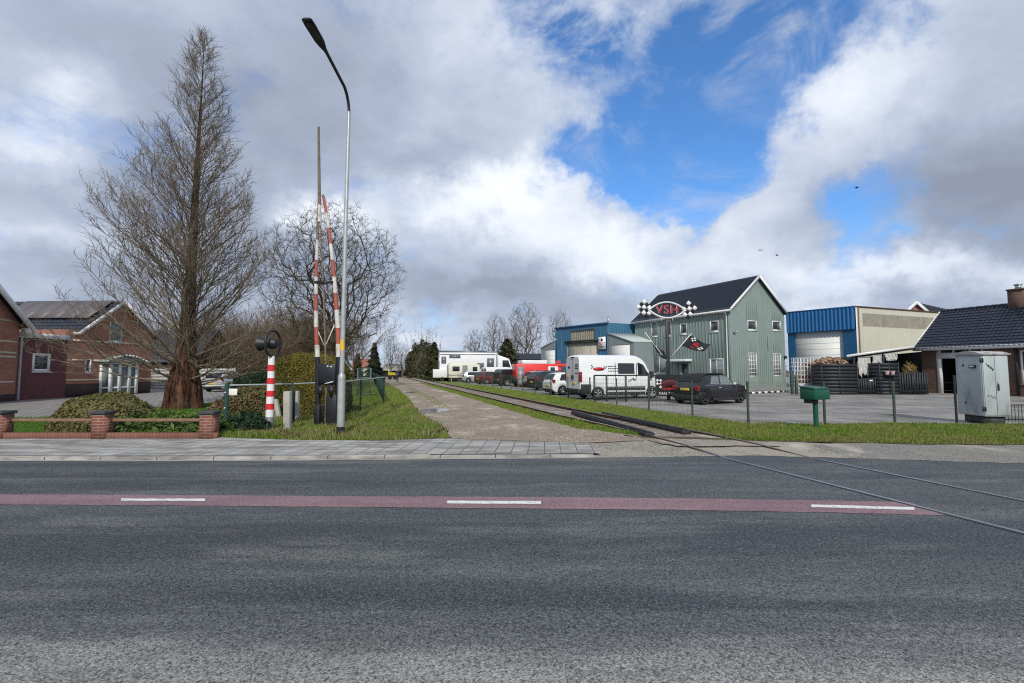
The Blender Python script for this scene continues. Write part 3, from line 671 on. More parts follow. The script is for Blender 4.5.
for i in range(60):
    o = sl if i == 0 else sl.copy()
    if i: COL.objects.link(o); o.parent = trk
    y = 12.5 + i * 0.62; o.location = (mid(y) - mid(12), y - 12, gh(y) - 0.004); o.rotation_euler = (0, 0, ang)
# flangeways in the road
for f in (railB, railA):
    yy_ = [-6, 0, 4, 8.38]
    mb = MB(); mb.grid([[(f(y) + nrm.x * a, y + nrm.y * a, 0.0045) for a in (-0.075, 0.034)] for y in yy_]); mb.build('flangeway', 'trim_black', kind='structure')
# black timbers lying between the rails where the track meets the road
for (a, b_, lab) in (((574, 414.5), (650, 437.0), 'black crossing timber lying along the left rail by the road'), ((604, 416.0), (687, 434.5), 'black crossing timber lying along the right rail by the road')):
    p, q = G(*a), G(*b_); mb = MB(); d_ = (q - p).normalized(); s_ = Vector((d_.y, -d_.x, 0))
    mb.beam(p + Vector((0, 0, 0.07)), q + Vector((0, 0, 0.05)), 0.24, 0.10); mb.beam(p + s_ * .03 + Vector((0, 0, 0.13)), q + s_ * .03 + Vector((0, 0, 0.11)), 0.11, 0.05)
    tag(mb.build('crossing_timber', 'timber_black', bevel=0.015), lab, 'timber')

# gravel path
left = [G(u, v) for u, v in ((449, 438.6), (446, 431), (436, 423), (422, 415.5), (414, 407), (408, 398), (399, 390), (388, 383.5), (382, 378.5), (378, 374.6))]
right = [(mid(y) - 1.2, y) for y in (95, 60, 40, 28, 20, 16, 13.5, 12, 11)]
sheet('gravel_path', [(p.x, p.y) for p in left] + right + [(2.9, 10.25), (1.60, 9.9)], 'gravel_path', dz=0.006, rough=0.16)
# puddle
pc = G(434, 410.6); pts = []
for i in range(28):
    a = 2 * PI * i / 28; r = 1 + 0.35 * mnoise.noise((math.cos(a) * 1.3, math.sin(a) * 1.3, 3.3)); pts.append((pc.x + 0.62 * r * math.cos(a), pc.y + 0.9 * r * math.sin(a)))
sheet('puddle', pts, 'puddle_water', dz=0.011)
pc2 = G(409, 392.5)
sheet('puddle', [(pc2.x + 0.6 * math.cos(2 * PI * i / 18) * (1 + 0.2 * math.sin(3 * i)), pc2.y + 1.3 * math.sin(2 * PI * i / 18)) for i in range(18)], 'puddle_water', dz=0.011, rough=.3)
# verges and lawns (turf under blades)
VL = [(p.x, p.y) for p in [G(u, v) for u, v in ((214, 437.3), (300, 440), (380, 440.5), (449, 438.3), (446, 431), (436, 423), (422, 415.5), (414, 407), (408, 398), (399, 390), (388, 383.5), (382, 378.5), (376, 376), (360, 379), (345, 385), (300, 395), (240, 402), (214, 412))]]
sheet('verge', VL, 'turf', dz=0.003)
FENCE = [(568, 399), (589.5, 403), (616, 406.3), (648, 410), (691, 413.6)]
fence_pts = [G(*p) for p in FENCE]
corner = [G(748.5, 424), G(825, 425), G(895, 423.5), G(957, 425)]
fd = Vector((fence_pts[-1].x - fence_pts[0].x, fence_pts[-1].y - fence_pts[0].y)).normalized()
def fence_line(y): return railA(y) + 3.3
VR = [(mid(y) + 1.0, y) for y in (10.4, 12, 14, 16, 20, 30, 45, 70)] + [(fence_line(y) - 0.0, y) for y in (70, 45, 30, 22, 17.5)]
VR2 = VR + [(p.x, p.y) for p in corner] + [(30, 13.6), (30, 9.2)] + [(p.x, p.y) for p in rb[::-1][1:-2]]
sheet('verge', VR2, 'turf', dz=0.0045, rough=0.10)
# yard paving beyond the fence
GS = [(mid(y) - .80, y) for y in (10.9, 14, 18, 25, 40, 60)] + [(mid(y) - 1.65, y) for y in (60, 40, 25, 18, 14.5, 12.6)]
sheet('verge', GS, 'turf', dz=0.0078, rough=0.18)
yard = [(fence_line(y), y) for y in (17.5, 22, 30, 45, 70)][::-1]
YD = [(p.x, p.y) for p in corner] + [(30, 13.6), (75, 13.6), (75, 110), (fence_line(70), 110)] + yard
sheet('yard_paving', YD, 'yard_pavers', dz=0.002)
# bare soil and leaf mould where grass meets paving
dl_ = [G(u, v) for u, v in ((222, 437.0), (300, 439.6), (380, 440.1), (446, 438.2))]
sheet('soil_edge', [(p.x, p.y) for p in dl_] + [(p.x, p.y + (.34 if i else .2)) for i, p in enumerate(dl_[::-1])], 'dirt', dz=0.0085, rough=.16)
sheet('soil_edge', [(p.x, p.y - .02) for p in rb[1:-1]] + [(p.x, p.y + .30) for p in rb[1:-1][::-1]], 'dirt', dz=0.0085, rough=.15)
sheet('soil_edge', [(railB(y) - .25, y) for y in (9.5, 10.4)] + [(railA(y) + .35, y) for y in (10.4, 9.5)], 'gravel_pale', dz=0.0065, rough=.15)
# left: driveway and lawn
DW = [(p.x, p.y) for p in [G(u, v) for u, v in ((-40, 419.5), (0, 418.6), (40, 417.8), (85, 414), (150, 408), (232, 401), (240, 391))]] + [(-23, 42), (-70, 42), (-70, 17)]
sheet('driveway', DW, 'driveway_pavers', dz=0.004)
LW = [(p.x, p.y) for p in [G(u, v) for u, v in ((-40, 433), (222, 433), (228, 412), (232, 401), (150, 408), (85, 414), (40, 417.8), (0, 418.6), (-40, 419.5))]]
sheet('lawn', LW, 'lawn_turf', dz=0.008)
# ------------------------------------------------------------------ building helpers
def lerp(a, b, t): return a + (b - a) * t
def tile_roof(mb, A, B, up, tw=0.30, rh=0.36, amp=0.03, step=0.03, sub=5, thick=0.1):
    """roof slope of pantiles (amp > 0) or slates (amp = 0): A-B eave, up = vector eave to ridge"""
    A, B, up = Vector(A), Vector(B), Vector(up); al = B - A; L = al.length; H = up.length; a = al / L; u = up / H
    n = a.cross(u)
    if n.z < 0: n = -n
    cols = max(1, round(L / tw)) * sub if amp else max(1, round(L / 2.0)); rows = max(1, round(H / rh)); P = []
    prof = lambda i: amp * (abs(math.sin(PI * ((i % sub) / sub))) ** 0.8) if amp else 0.0
    for r in range(rows):
        for (f, o) in ((0.0, step), (1.0, 0.0)):
            h = H * (r + f) / rows; P.append([A + a * (L * i / cols) + u * h + n * (o + prof(i) * (1.0 if amp else 0)) for i in range(cols + 1)])
    mb.grid(P)
    E = [A + a * (L * i / cols) for i in range(cols + 1)]
    mb.grid([[p + n * (step + prof(i)) for i, p in enumerate(E)], [p - n * thick * 0.2 for p in E]])
    # underside
    mb.poly([A - n * thick, B - n * thick, B + up - n * thick, A + up - n * thick])
    for p in (A, B): mb.poly([p - n * thick, p + n * step, p + up + n * step * 0.3, p + up - n * thick])
    return n
def ribbed(mb, fr, s0, s1, zl, zh, pitch=0.3, depth=0.035, t=0.0, duty=0.5):
    n = max(1, round((s1 - s0) / pitch)); w = (s1 - s0) / n; xs = []
    for i in range(n):
        b = s0 + i * w; xs += [(b, 0), (b + w * duty * 0.9, 0), (b + w * duty, depth), (b + w * 0.97, depth)]
    xs.append((s1, 0))
    f = lambda z, s: z(s) if callable(z) else z
    mb.grid([[fr.pt(s, t + o, f(z, s)) for s, o in xs] for z in (zl, zh)])

# ------------------------------------------------------------------ green boarded workshop with gable
C = G(731.5, 388.3)
wk = thing('workshop_building', 'two storey grey green boarded building with steep slate roof and white barge boards', 'building', (C.x, C.y, -0.05))
fe = Fr(C, (-0.524, 1)); fg = Fr(C, (1, 0.524)); LE, LG = 12.3, 8.15
ze = fe.hit(732, 307.5)[1]; zr = ze + 3.25
def ops_of(fr, L):
    r = []
    for (u0, v0, u1, v1) in L:
        a, z1 = fr.hit(u0, v0); b, z0 = fr.hit(u1, v1)
        if a > b: a, b = b, a
        r.append((a, b, z0, z1))
    return r
og = ops_of(fg, [(747.5, 320, 757, 330.6), (772.2, 320.6, 781, 331), (748.7, 352.6, 757.4, 376.5), (773, 353.3, 781.5, 376)])
oe = ops_of(fe, [(651, 321.5, 657.5, 336.5), (664.5, 321, 671, 336), (679.7, 323.7, 687, 334), (709.5, 321, 718.8, 331.5), (652, 357, 666.5, 373.5), (709.5, 358.5, 724, 378.3), (677, 362.5, 688.5, 389.6)])
oe[6] = (oe[6][0], oe[6][1], -0.05, oe[6][3])
mb = MB()
wall(mb, fe, 0, LE, -0.1, ze, oe); wall(mb, fg, 0, LG, -0.1, ze, og)
mb.poly([fg.pt(0, 0, ze), fg.pt(LG, 0, ze), fg.pt(LG / 2, 0, zr)])
e2 = Vector((fe.d.x, fe.d.y, 0)) * LE; g2 = Vector((fg.d.x, fg.d.y, 0)) * LG
P0 = fe.pt(0, 0, 0)
mb.poly([P0 + g2 + Vector((0, 0, -0.1)), P0 + g2 + e2 + Vector((0, 0, -0.1)), P0 + g2 + e2 + Vector((0, 0, ze)), P0 + g2 + Vector((0, 0, ze))])
mb.poly([P0 + e2, P0 + e2 + g2, P0 + e2 + g2 + Vector((0, 0, ze)), P0 + e2 + g2 / 2 + Vector((0, 0, zr)), P0 + e2 + Vector((0, 0, ze))])
def clear(ops, s, w): return [(o[2] - 0.07, o[3] + 0.07) for o in ops if o[0] - 0.09 < s < o[1] + 0.09]
def battens(fr, L, sp, w, top, ops, t=0.028):
    k = int(L / sp)
    for i in range(k + 1):
        s = 0.08 + i * (L - 0.16) / k; segs = [(-0.05, top(s))]
        for a, b in clear(ops, s, w):
            segs = [x for z0, z1 in segs for x in ((z0, min(z1, a)), (max(z0, b), z1)) if x[1] - x[0] > 0.05]
        for z0, z1 in segs: mb.fbox(fr, s - w / 2, s + w / 2, 0.001, t, z0, z1)
battens(fe, LE, 0.36, 0.07, lambda s: ze - 0.12, oe, 0.045)
battens(fg, LG, 0.30, 0.05, lambda s: lerp(ze, zr, 1 - abs(s - LG / 2) / (LG / 2)) - 0.05, og, 0.011)
mb.build('wall', 'vsh_green', wk)
mb = MB(); ov = 0.32
for sgn in (0, 1):
    base = fg.pt(-0.28 if sgn == 0 else LG + 0.28, 0, 0); slope = (zr - ze) / (LG / 2)
    A = base - Vector((fe.d.x, fe.d.y, 0)) * ov; A.z = ze - 0.28 * slope; B = A + Vector((fe.d.x, fe.d.y, 0)) * (LE + 2 * ov)
    top = fg.pt(LG / 2, 0, zr) - Vector((fe.d.x, fe.d.y, 0)) * ov
    tile_roof(mb, A + Vector((0, 0, .12)), B + Vector((0, 0, .12)), top - A, tw=0.4, rh=0.42, amp=0.0, step=0.028)
rf = mb.build('roof', 'slate', wk)
mb = MB()
for sgn in (0, 1):                               # barge boards, both gable ends
    for off in (-ov - 0.03, LE + ov):
        mb = MB(); a = fg.pt(-0.30 if sgn == 0 else LG + 0.30, 0, ze - 0.30 * slope) + Vector((fe.d.x, fe.d.y, 0)) * off
        b = fg.pt(LG / 2, 0, zr + 0.02) + Vector((fe.d.x, fe.d.y, 0)) * off
        mb.hexa([a + Vector((0, 0, -0.16)), b + Vector((0, 0, -0.16)), b + Vector((fe.d.x * .03, fe.d.y * .03, -0.16)), a + Vector((fe.d.x * .03, fe.d.y * .03, -0.16)), a + Vector((0, 0, 0.19)), b + Vector((0, 0, 0.19)), b + Vector((fe.d.x * .03, fe.d.y * .03, 0.19)), a + Vector((fe.d.x * .03, fe.d.y * .03, 0.19))]); mb.build('barge_board', 'white_paint', rf)
mb = MB(); mb.fbox(fe, -0.3, LE + 0.3, 0.22, 0.36, ze - 0.30, ze - 0.16); mb.fbox(fe, -0.3, LE + 0.3, 0.0, 0.24, ze - 0.36, ze - 0.31); mb.build('gutter', 'white_paint', wk)
mb = MB(); sdp = fe.hit(727.3, 330)[0]; mb.tube([fe.pt(sdp, 0.29, ze - 0.3), fe.pt(sdp, 0.10, ze - 0.65), fe.pt(sdp, 0.10, 0.0)], 0.05, 8); mb.build('downpipe', 'white_paint', wk, auto=0.6)
for o in og[:2]: window(wk, fg, o, vm=0, fw=0.11)
for o in og[2:]: window(wk, fg, o, vm=2, hm=5, fw=0.07, gmat='pale_glass', sill=False)
window(wk, fe, oe[0], fw=0.10, gmat='pale_glass'); window(wk, fe, oe[1], fw=0.12); window(wk, fe, oe[2], fw=0.12); window(wk, fe, oe[3], fw=0.12)
window(wk, fe, oe[4], fw=0.08, vm=1, gmat='pale_glass', sill=False); window(wk, fe, oe[5], fw=0.12, vm=1, hm=1, sill=False, gmat='pale_glass')
a, b, c, e = oe[6]; mb = MB(); mb.fbox(fe, a, b, -0.11, -0.06, c, e); mb.fbox(fe, a + (b - a) * .62, a + (b - a) * .72, -0.06, 0.02, c, e); dr = mb.build('door', 'vsh_green', wk)
mb = MB(); mb.fbox(fe, a + 0.10, a + (b - a) * .55, -0.058, -0.05, c + 0.2, e - 0.15); mb.build('pane', 'glass', dr)
ca = fe.hit(692, 360)[0]; cb_ = fe.hit(671.5, 360)[0]; cz = fe.hit(680, 360.5)[1]
mb = MB(); mb.fbox(fe, ca, cb_, 0.01, 0.9, cz - 0.1, cz + 0.12); mb.build('door_canopy', 'white_paint', wk, bevel=0.01)
mb = MB(); s, z = fg.hit(784.6, 357.2); mb.fbox(fg, s - 0.14, s + 0.14, 0.02, 0.16, z - 0.17, z + 0.13); mb.build('post_box', 'dark_steel', wk)
mb = MB(); s, z = fg.hit(733.2, 332); mb.fbox(fg, s - 0.05, s + 0.05, 0.02, 0.18, z - 0.08, z + 0.08); mb.lathe([(0.0, 0), (0.11, 0.01), (0.12, 0.06), (0.0, 0.2)], fg.pt(s + 0.1, 0.2, z + 0.05), (fg.n.x, fg.n.y, -0.3), 12); mb.build('wall_lamp', 'zinc', wk)
mb = MB(); s, z = fg.hit(767.4, 343); mb.tube([fg.pt(s, 0.06, z + 0.75), fg.pt(s, 0.06, z - 0.7)], 0.03, 6); mb.build('vent_pipe', 'vsh_green', wk)

# ------------------------------------------------------------------ blue industrial hall behind the van (with two grey aisles)
A0 = Vector((10.9, 52.3)); hd = Vector((-5.25, 6.8)); fh = Fr(A0, hd); LH = hd.length; hs = Fr(A0, (3.5, 1.1))
zt = fh.hit(608, 322.6)[1]; zt2 = fh.hit(556, 328.3)[1]; topz = lambda s: lerp(zt, zt2, s / LH)
bh = thing('industrial_hall', 'pale blue steel hall with beige panels and grey side aisles behind the white van', 'hall', (A0.x, A0.y, -0.05))
dop = ops_of(fh, [(566.5, 343, 598.6, 372)])[0]; dop = (dop[0], dop[1], -0.05, dop[3]); pop = ops_of(fh, [(570, 328.6, 594.7, 341.5)])[0]
mb = MB(); wall(mb, fh, 0, LH, -0.1, min(zt, zt2) - 0.5, [dop, pop], rev=0.25)
mb.poly([fh.pt(0, 0, min(zt, zt2) - 0.5), fh.pt(LH, 0, min(zt, zt2) - 0.5), fh.pt(LH, 0, zt2), fh.pt(0, 0, zt)])
mb.poly([hs.pt(0, 0, -0.1), hs.pt(12, 0, -0.1), hs.pt(12, 0, zt - 0.2), hs.pt(0, 0, zt)])
q = Fr(fh.pt(LH, 0, 0), (3.5, 1.1)); mb.poly([q.pt(0, 0, -0.1), q.pt(12, 0, -0.1), q.pt(12, 0, zt2), q.pt(0, 0, zt2)])
mb.poly([hs.pt(12, 0, -0.1), q.pt(12, 0, -0.1), q.pt(12, 0, zt2), hs.pt(12, 0, zt - 0.2)])
for s in (0.0, 1.05, LH - 1.1, LH - 0.02): mb.fbox(fh, s, s + 0.10, 0.002, 0.05, -0.05, min(zt, zt2) - 0.55)
ribbed(mb, hs, 0.1, 12, 0.0, zt - 0.75, 0.35, 0.03, 0.003)
mb.build('wall', 'blue_pale', bh)
mb = MB(); mb.poly([fh.pt(0, -.02, zt - .03), fh.pt(LH, -.02, zt2 - .03), q.pt(12, 0, zt2 - .03), hs.pt(12, 0, zt - .25)]); mb.build('roof', 'slate', bh)
mb = MB()
mb.hexa([fh.pt(-0.1, 0.16, zt - 0.12), fh.pt(LH + .1, 0.16, zt2 - 0.12), fh.pt(LH + .1, 0.01, zt2 - 0.12), fh.pt(-.1, 0.01, zt - 0.12), fh.pt(-.1, 0.16, zt + 0.08), fh.pt(LH + .1, 0.16, zt2 + 0.08), fh.pt(LH + .1, 0.01, zt2 + 0.08), fh.pt(-.1, 0.01, zt + 0.08)])
mb.build('roof_trim', 'blue_dark', bh)
mb = MB(); mb.fbox(fh, dop[0], dop[1], -0.24, -0.18, dop[2], dop[3]); [mb.fbox(fh, lerp(dop[0], dop[1], i / 4) - .04, lerp(dop[0], dop[1], i / 4) + .04, -.18, -.14, dop[2], dop[3]) for i in range(5)]; mb.build('sliding_door', 'beige_door', bh)
mb = MB(); ribbed(mb, fh, pop[0], pop[1], pop[2], pop[3], 0.32, 0.06, -0.22); mb.build('roof_light_panel', 'dull_grp', bh)
mb = MB(); mb.fbox(fh, dop[0] - 0.2, dop[1] + 0.2, 0.02, 0.2, dop[3] + 0.02, dop[3] + 0.22); mb.build('door_track', 'dark_steel', bh)
mb = MB(); c0 = fh.pt(0.15, -0.3, zt); mb.tube([c0 - Vector((0, 0, .3)), c0 + Vector((0, 0, 0.75))], 0.10, 10); mb.build('flue_pipe', 'zinc', bh)
for (u0, v0, u1, v1, ds) in ((608.2, 333.8, 633.8, 342.2, -1), (557, 340, 541, 349, 1)):   # aisles in the same front plane
    s0, z0 = fh.hit(u0, v0); s1, z1 = fh.hit(u1, v1); o = ops_of(fh, [(611.3, 345, 630.5, 372)] if ds < 0 else [(544.8, 350, 555.6, 366)])[0]; o = (o[0], o[1], -0.05, o[3])
    a, b = min(s0, s1), max(s0, s1); mb = MB(); wall(mb, fh, a, b, -0.1, min(z0, z1) - 0.05, [o], 0.12)
    za, zb = (z0, z1) if s0 < s1 else (z1, z0)
    zm = min(z0, z1) - 0.05; mb.poly([fh.pt(a, 0, zm), fh.pt(b, 0, zm), fh.pt(b, 0, zb), fh.pt(a, 0, za)])
    so_ = s1; oq = Fr(fh.pt(so_, 0, 0), (3.5, 1.1)); mb.poly([oq.pt(0, 0, -.1), oq.pt(11, 0, -.1), oq.pt(11, 0, z1), oq.pt(0, 0, z1)]); mb.build('aisle_wall', 'grey_steel', bh)
    mb = MB(); iq = Fr(fh.pt(s0 + (-.02 if ds < 0 else .02), 0, 0), (3.5, 1.1)); mb.prism([iq.pt(-0.15, 0, z0 + .02), oq.pt(-0.15, 0, z1 + .02), oq.pt(11, 0, z1 + .02), iq.pt(11, 0, z0 + .02)], (0, 0, 0.10)); mb.build('aisle_roof', 'light_roof', bh)
    mb = MB(); mb.fbox(fh, o[0], o[1], -0.11, -0.06, o[2], o[3]); [mb.fbox(fh, o[0], o[1], -.06, -.05, z - .012, z + .012) for z in [o[2] + .5 * k for k in range(1, 8)] if z < o[3]]; mb.build('roller_door', 'white_door', bh)
# hanging sign on that hall
s0, z1 = fh.hit(599, 337.2); s1, z0 = fh.hit(606.5, 349.2); sa, sb = min(s0, s1), max(s0, s1)
sg = thing('wall_sign', 'white upright sign with red lettering fixed to the pale blue hall', 'sign', fh.pt((sa + sb) / 2, 0.1, z0))
mb = MB(); mb.fbox(fh, sa - .05, sb + .05, 0.08, 0.14, z0 - .05, z1 + .05); mb.build('frame', 'dark_steel', sg)
mb = MB(); mb.fbox(fh, sa, sb, 0.141, 0.16, z0, z1); mb.build('panel', 'sign_white', sg)
cs = (sa + sb) / 2
text_mesh('lettering', 'AGST', 0.40, 'sign_red', sg, facing(fh, cs, 0.163, lerp(z0, z1, 0.45)), 0.004)
mb = MB(); mb.fbox(fh, sa + .12, sb - .12, 0.161, 0.168, z0 + (z1 - z0) * .19, z0 + (z1 - z0) * .24)
mb.lathe([(0, .0), (.17, .0), (.17, .008), (0, .008)], fh.pt(cs, 0.162, lerp(z0, z1, .76)), (fh.n.x, fh.n.y, 0), 10); mb.build('emblem', 'dark_steel', sg)

# ------------------------------------------------------------------ deep blue hall with cream side, right of the workshop
B1 = Vector((27.35, 45.5)); B0 = Vector((30.7, 40.9)); fb = Fr(B0, B1 - B0); LB = (B1 - B0).length; fc = Fr(B0, (10.8, 4.1)); LC = 17
zb = fb.hit(857, 306.6)[1]; zm = fb.hit(856, 329)[1]
rh_ = thing('industrial_hall', 'deep blue fronted hall with white roller door and long cream side wall', 'hall', (B0.x, B0.y, -0.05))
do = ops_of(fb, [(794.3, 333, 845, 380)])[0]; do = (do[0], do[1], -0.05, do[3])
mb = MB(); wall(mb, fb, 0, LB, -0.1, zm, [do], 0.3); mb.build('front_wall', 'blue_dark', rh_)
mb = MB(); ribbed(mb, fb, 0, LB, zm, zb, 0.32, 0.05, 0.18); mb.poly([fb.pt(0, 0, zm), fb.pt(LB, 0, zm), fb.pt(LB, 0.18, zm), fb.pt(0, 0.18, zm)]); mb.fbox(fb, -0.02, LB, 0.0, 0.25, zb, zb + 0.09); mb.build('fascia', 'blue_steel', rh_)
mb = MB(); mb.fbox(fb, do[0], do[1], -0.28, -0.2, do[2], do[3])
for i in range(1, 9): z = do[3] - 0.55 * i; mb.fbox(fb, do[0], do[1], -.2, -.185, z - .012, z + .012)
mb.build('roller_door', 'white_door', rh_)
zw1 = fc.hit(862, 313.2)[1]; zw0 = fc.hit(862, 326)[1]
mb = MB(); mb.cur = 0
ribbed(mb, fc, 0.9, LC, -0.1, zw0, 0.28, 0.03, 0.0); ribbed(mb, fc, 0.9, LC, zw1, zb, 0.28, 0.03, 0.0); ribbed(mb, fc, 0.0, 0.9, -0.1, zb, 0.3, 0.03, 0.0)
c2, c3 = fc.pt(LC, 0, 0), fb.pt(LB, 0, 0); k = c3 + Vector((fc.d.x, fc.d.y, 0)) * LC
for p, r in ((c3, k), (k, c2)): mb.poly([p + Vector((0, 0, -.1)), r + Vector((0, 0, -.1)), r + Vector((0, 0, zb)), p + Vector((0, 0, zb))])
mb.build('side_wall', 'cream_steel', rh_)
mb = MB(); ribbed(mb, fc, 0.9, LC, zw0, zw1, 0.17, 0.03, 0.012); mb.build('roof_light_panel', 'dull_grp', rh_)
mb = MB(); mb.poly([fb.pt(0, 0, zb - .02), fb.pt(LB, 0, zb - .02), k + Vector((0, 0, zb - .02)), c2 + Vector((0, 0, zb - .02))]); mb.fbox(fc, -0.02, LC, 0.03, 0.10, zb - .02, zb + .09); mb.build('roof', 'rust', rh_)
mb = MB(); mb.tube([fc.pt(0.30, 0.08, zb - .1), fc.pt(0.32, 0.08, 0)], 0.045, 8); mb.build('downpipe', 'weathered_wood', rh_)
mb = MB(); mb.fbox(fc, -0.02, 0.10, 0.03, 0.06, 0, zb - .02); mb.build('corner_trim', 'white_paint', rh_)

# ------------------------------------------------------------------ bungalow at the right
E0 = Vector((29.6, 34.0)); ed = Vector((0.36, -1.0)); fw_ = Fr(E0 + Vector((0.45, -0.25)), ed); nb = -fw_.n
bg_ = thing('bungalow', 'low dark brick bungalow with glossy black tiled roof at the right edge', 'house', (E0.x, E0.y, -0.05))
LW_ = 15.0; zf = 3.35; WS = fw_.hit(1020.3, 360)[0]
gar = ops_of(fw_, [(936.5, 357, 986, 392)])[0]; gar = (gar[0], gar[1], -0.05, gar[3])
tr1 = ops_of(fw_, [(936.5, 347.5, 986, 353)])[0]; tr1 = (gar[0], gar[1], gar[3] + 0.28, zf - 0.12)
mb = MB(); wall(mb, fw_, 0, LW_, -0.1, zf, [gar, tr1, (WS, WS + 2.2, 0.75, 2.85)], 0.2)
W2 = 6.3; back = Fr(fw_.pt(0, -W2, 0), ed)
for s in (0, LW_): mb.poly([fw_.pt(s, 0, -.1), fw_.pt(s, -W2, -.1), fw_.pt(s, -W2, zf), fw_.pt(s, -W2 / 2, zf + 2.6), fw_.pt(s, 0, zf)])
mb.poly([fw_.pt(0, -W2, -.1), fw_.pt(LW_, -W2, -.1), fw_.pt(LW_, -W2, zf), fw_.pt(0, -W2, zf)])
mb.build('wall', 'brick_bungalow', bg_)
mb = MB(); mb.box(0, 0, 0, 0, 0, 0) if False else None
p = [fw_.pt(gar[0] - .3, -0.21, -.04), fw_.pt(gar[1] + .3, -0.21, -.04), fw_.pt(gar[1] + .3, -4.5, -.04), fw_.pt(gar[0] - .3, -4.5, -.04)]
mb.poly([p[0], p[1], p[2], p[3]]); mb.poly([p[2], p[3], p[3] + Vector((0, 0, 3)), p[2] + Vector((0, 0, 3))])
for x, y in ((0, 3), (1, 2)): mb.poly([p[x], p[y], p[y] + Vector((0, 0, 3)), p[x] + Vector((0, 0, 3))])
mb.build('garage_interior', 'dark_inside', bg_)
mb = MB(); mb.fbox(fw_, gar[0], gar[0] + .26, -0.12, 0.03, -.05, tr1[3]); mb.fbox(fw_, gar[1] - .12, gar[1], -0.12, 0.03, -.05, tr1[3]); mb.fbox(fw_, gar[0], gar[1], -0.1, 0.05, gar[3] - .12, tr1[2]); mb.fbox(fw_, gar[0], gar[1], -.1, .02, tr1[3] - .06, tr1[3])
for k_ in (.38, .72): s = lerp(gar[0], gar[1], k_); mb.fbox(fw_, s - .04, s + .04, -.1, .02, tr1[2], tr1[3])
df = mb.build('garage_frame', 'white_paint', bg_)
mb = MB(); mb.fbox(fw_, gar[0] + .1, gar[1] - .1, -0.09, -0.07, tr1[2], tr1[3]); mb.build('pane', 'glass', df)
window(bg_, fw_, (WS, WS + 2.2, 0.75, 2.85), vm=1, fw=.1)
mb = MB(); s = fw_.hit(1017, 360)[0]; mb.tube([fw_.pt(s, .07, zf), fw_.pt(s, .07, 0)], .075, 8); mb.build('downpipe', 'dark_steel', bg_)
mb = MB(); ovh = 0.42
for sg_, o in ((1, 0), (-1, W2)):
    A = fw_.pt(-0.3, ovh if sg_ > 0 else -W2 - ovh, zf - ovh * 2.6 / (W2 / 2) + .12); B = fw_.pt(LW_ + .3, ovh if sg_ > 0 else -W2 - ovh, A.z)
    T = fw_.pt(-0.3, -W2 / 2, zf + 2.6 + .12); tile_roof(mb, A, B, T - A, 0.245, 0.34, 0.045, 0.035, 6)
for i in range(36): mb.tube([fw_.pt(-0.3 + i * .43, -W2 / 2, zf + 2.76), fw_.pt(-0.3 + i * .43 + .42, -W2 / 2, zf + 2.735)], 0.11, 10)
rf = mb.build('roof', 'tile_black', bg_, auto=0.7)
mb = MB(); mb.fbox(fw_, -.3, LW_ + .3, ovh - .02, ovh + .02, zf - .36, zf - .12); mb.fbox(fw_, -.28, LW_ + .28, 0, ovh - .02, zf - .36, zf - .33)
a, b = fw_.pt(-.33, ovh + .02, zf - .24), fw_.pt(-.33, -W2 / 2, zf + 2.68); mb.beam(a, b, .03, .22); mb.build('fascia', 'white_paint', rf)
cx_ = fw_.hit(1019, 300, -W2 / 2)[0]; mb = MB(); mb.fbox(fw_, cx_ - .42, cx_ + .42, -W2 / 2 - .36, -W2 / 2 + .36, zf + 2.0, zf + 3.65); mb.fbox(fw_, cx_ - .47, cx_ + .47, -W2 / 2 - .41, -W2 / 2 + .41, zf + 3.651, zf + 3.75)
ch = mb.build('chimney', 'brick_bungalow', rf)
mb = MB(); mb.tube([fw_.pt(cx_, -W2 / 2, zf + 3.75), fw_.pt(cx_, -W2 / 2, zf + 4.0)], .16, 12); mb.lathe([(.24, 0), (.24, .05), (0, .1)], fw_.pt(cx_, -W2 / 2, zf + 4.02), (0, 0, 1), 12); mb.build('chimney_cap', 'zinc', ch)

# house behind the cream hall
hb = Vector((PY(914, 303, 60).x, 60)); ho = thing('house', 'far house showing a white edged gable and slate roof above the cream hall', 'house', (hb.x, hb.y, -0.05))
fx = Fr((PY(905, 310, 60).x, 60), (1, 0.1)); zg = PY(914, 302.5, 60).z; ge = zg - 1.35; w_ = 3.0
mb = MB(); mb.poly([fx.pt(-.2, 0, -.1), fx.pt(w_, 0, -.1), fx.pt(w_, 0, ge), fx.pt(w_ / 2 - .1, 0, zg - .05), fx.pt(-.2, 0, ge)])
dv = Vector((1.0, 0.65, 0)).normalized()
mb.poly([fx.pt(w_, 0, -.1), fx.pt(w_, 0, -.1) + dv * 14, fx.pt(w_, 0, ge) + dv * 14, fx.pt(w_, 0, ge)]); mb.build('wall', 'brick_red', ho)
mb = MB(); R_ = fx.pt(w_ / 2 - .1, .3, zg)
for s in (-.4, w_ + .25): E_ = fx.pt(s, .3, ge - .2); tile_roof(mb, E_, E_ + dv * 14, R_ - E_, .3, .36, 0.0, .03)
rf = mb.build('roof', 'slate', ho)
mb = MB(); mb.beam(fx.pt(-.45, .35, ge - .2), R_ + Vector((0, -.05, 0.02)), .06, .38); mb.beam(R_ + Vector((0, -.05, 0.02)), fx.pt(w_ + .3, .35, ge - .2), .06, .38); mb.build('barge_board', 'white_paint', rf)

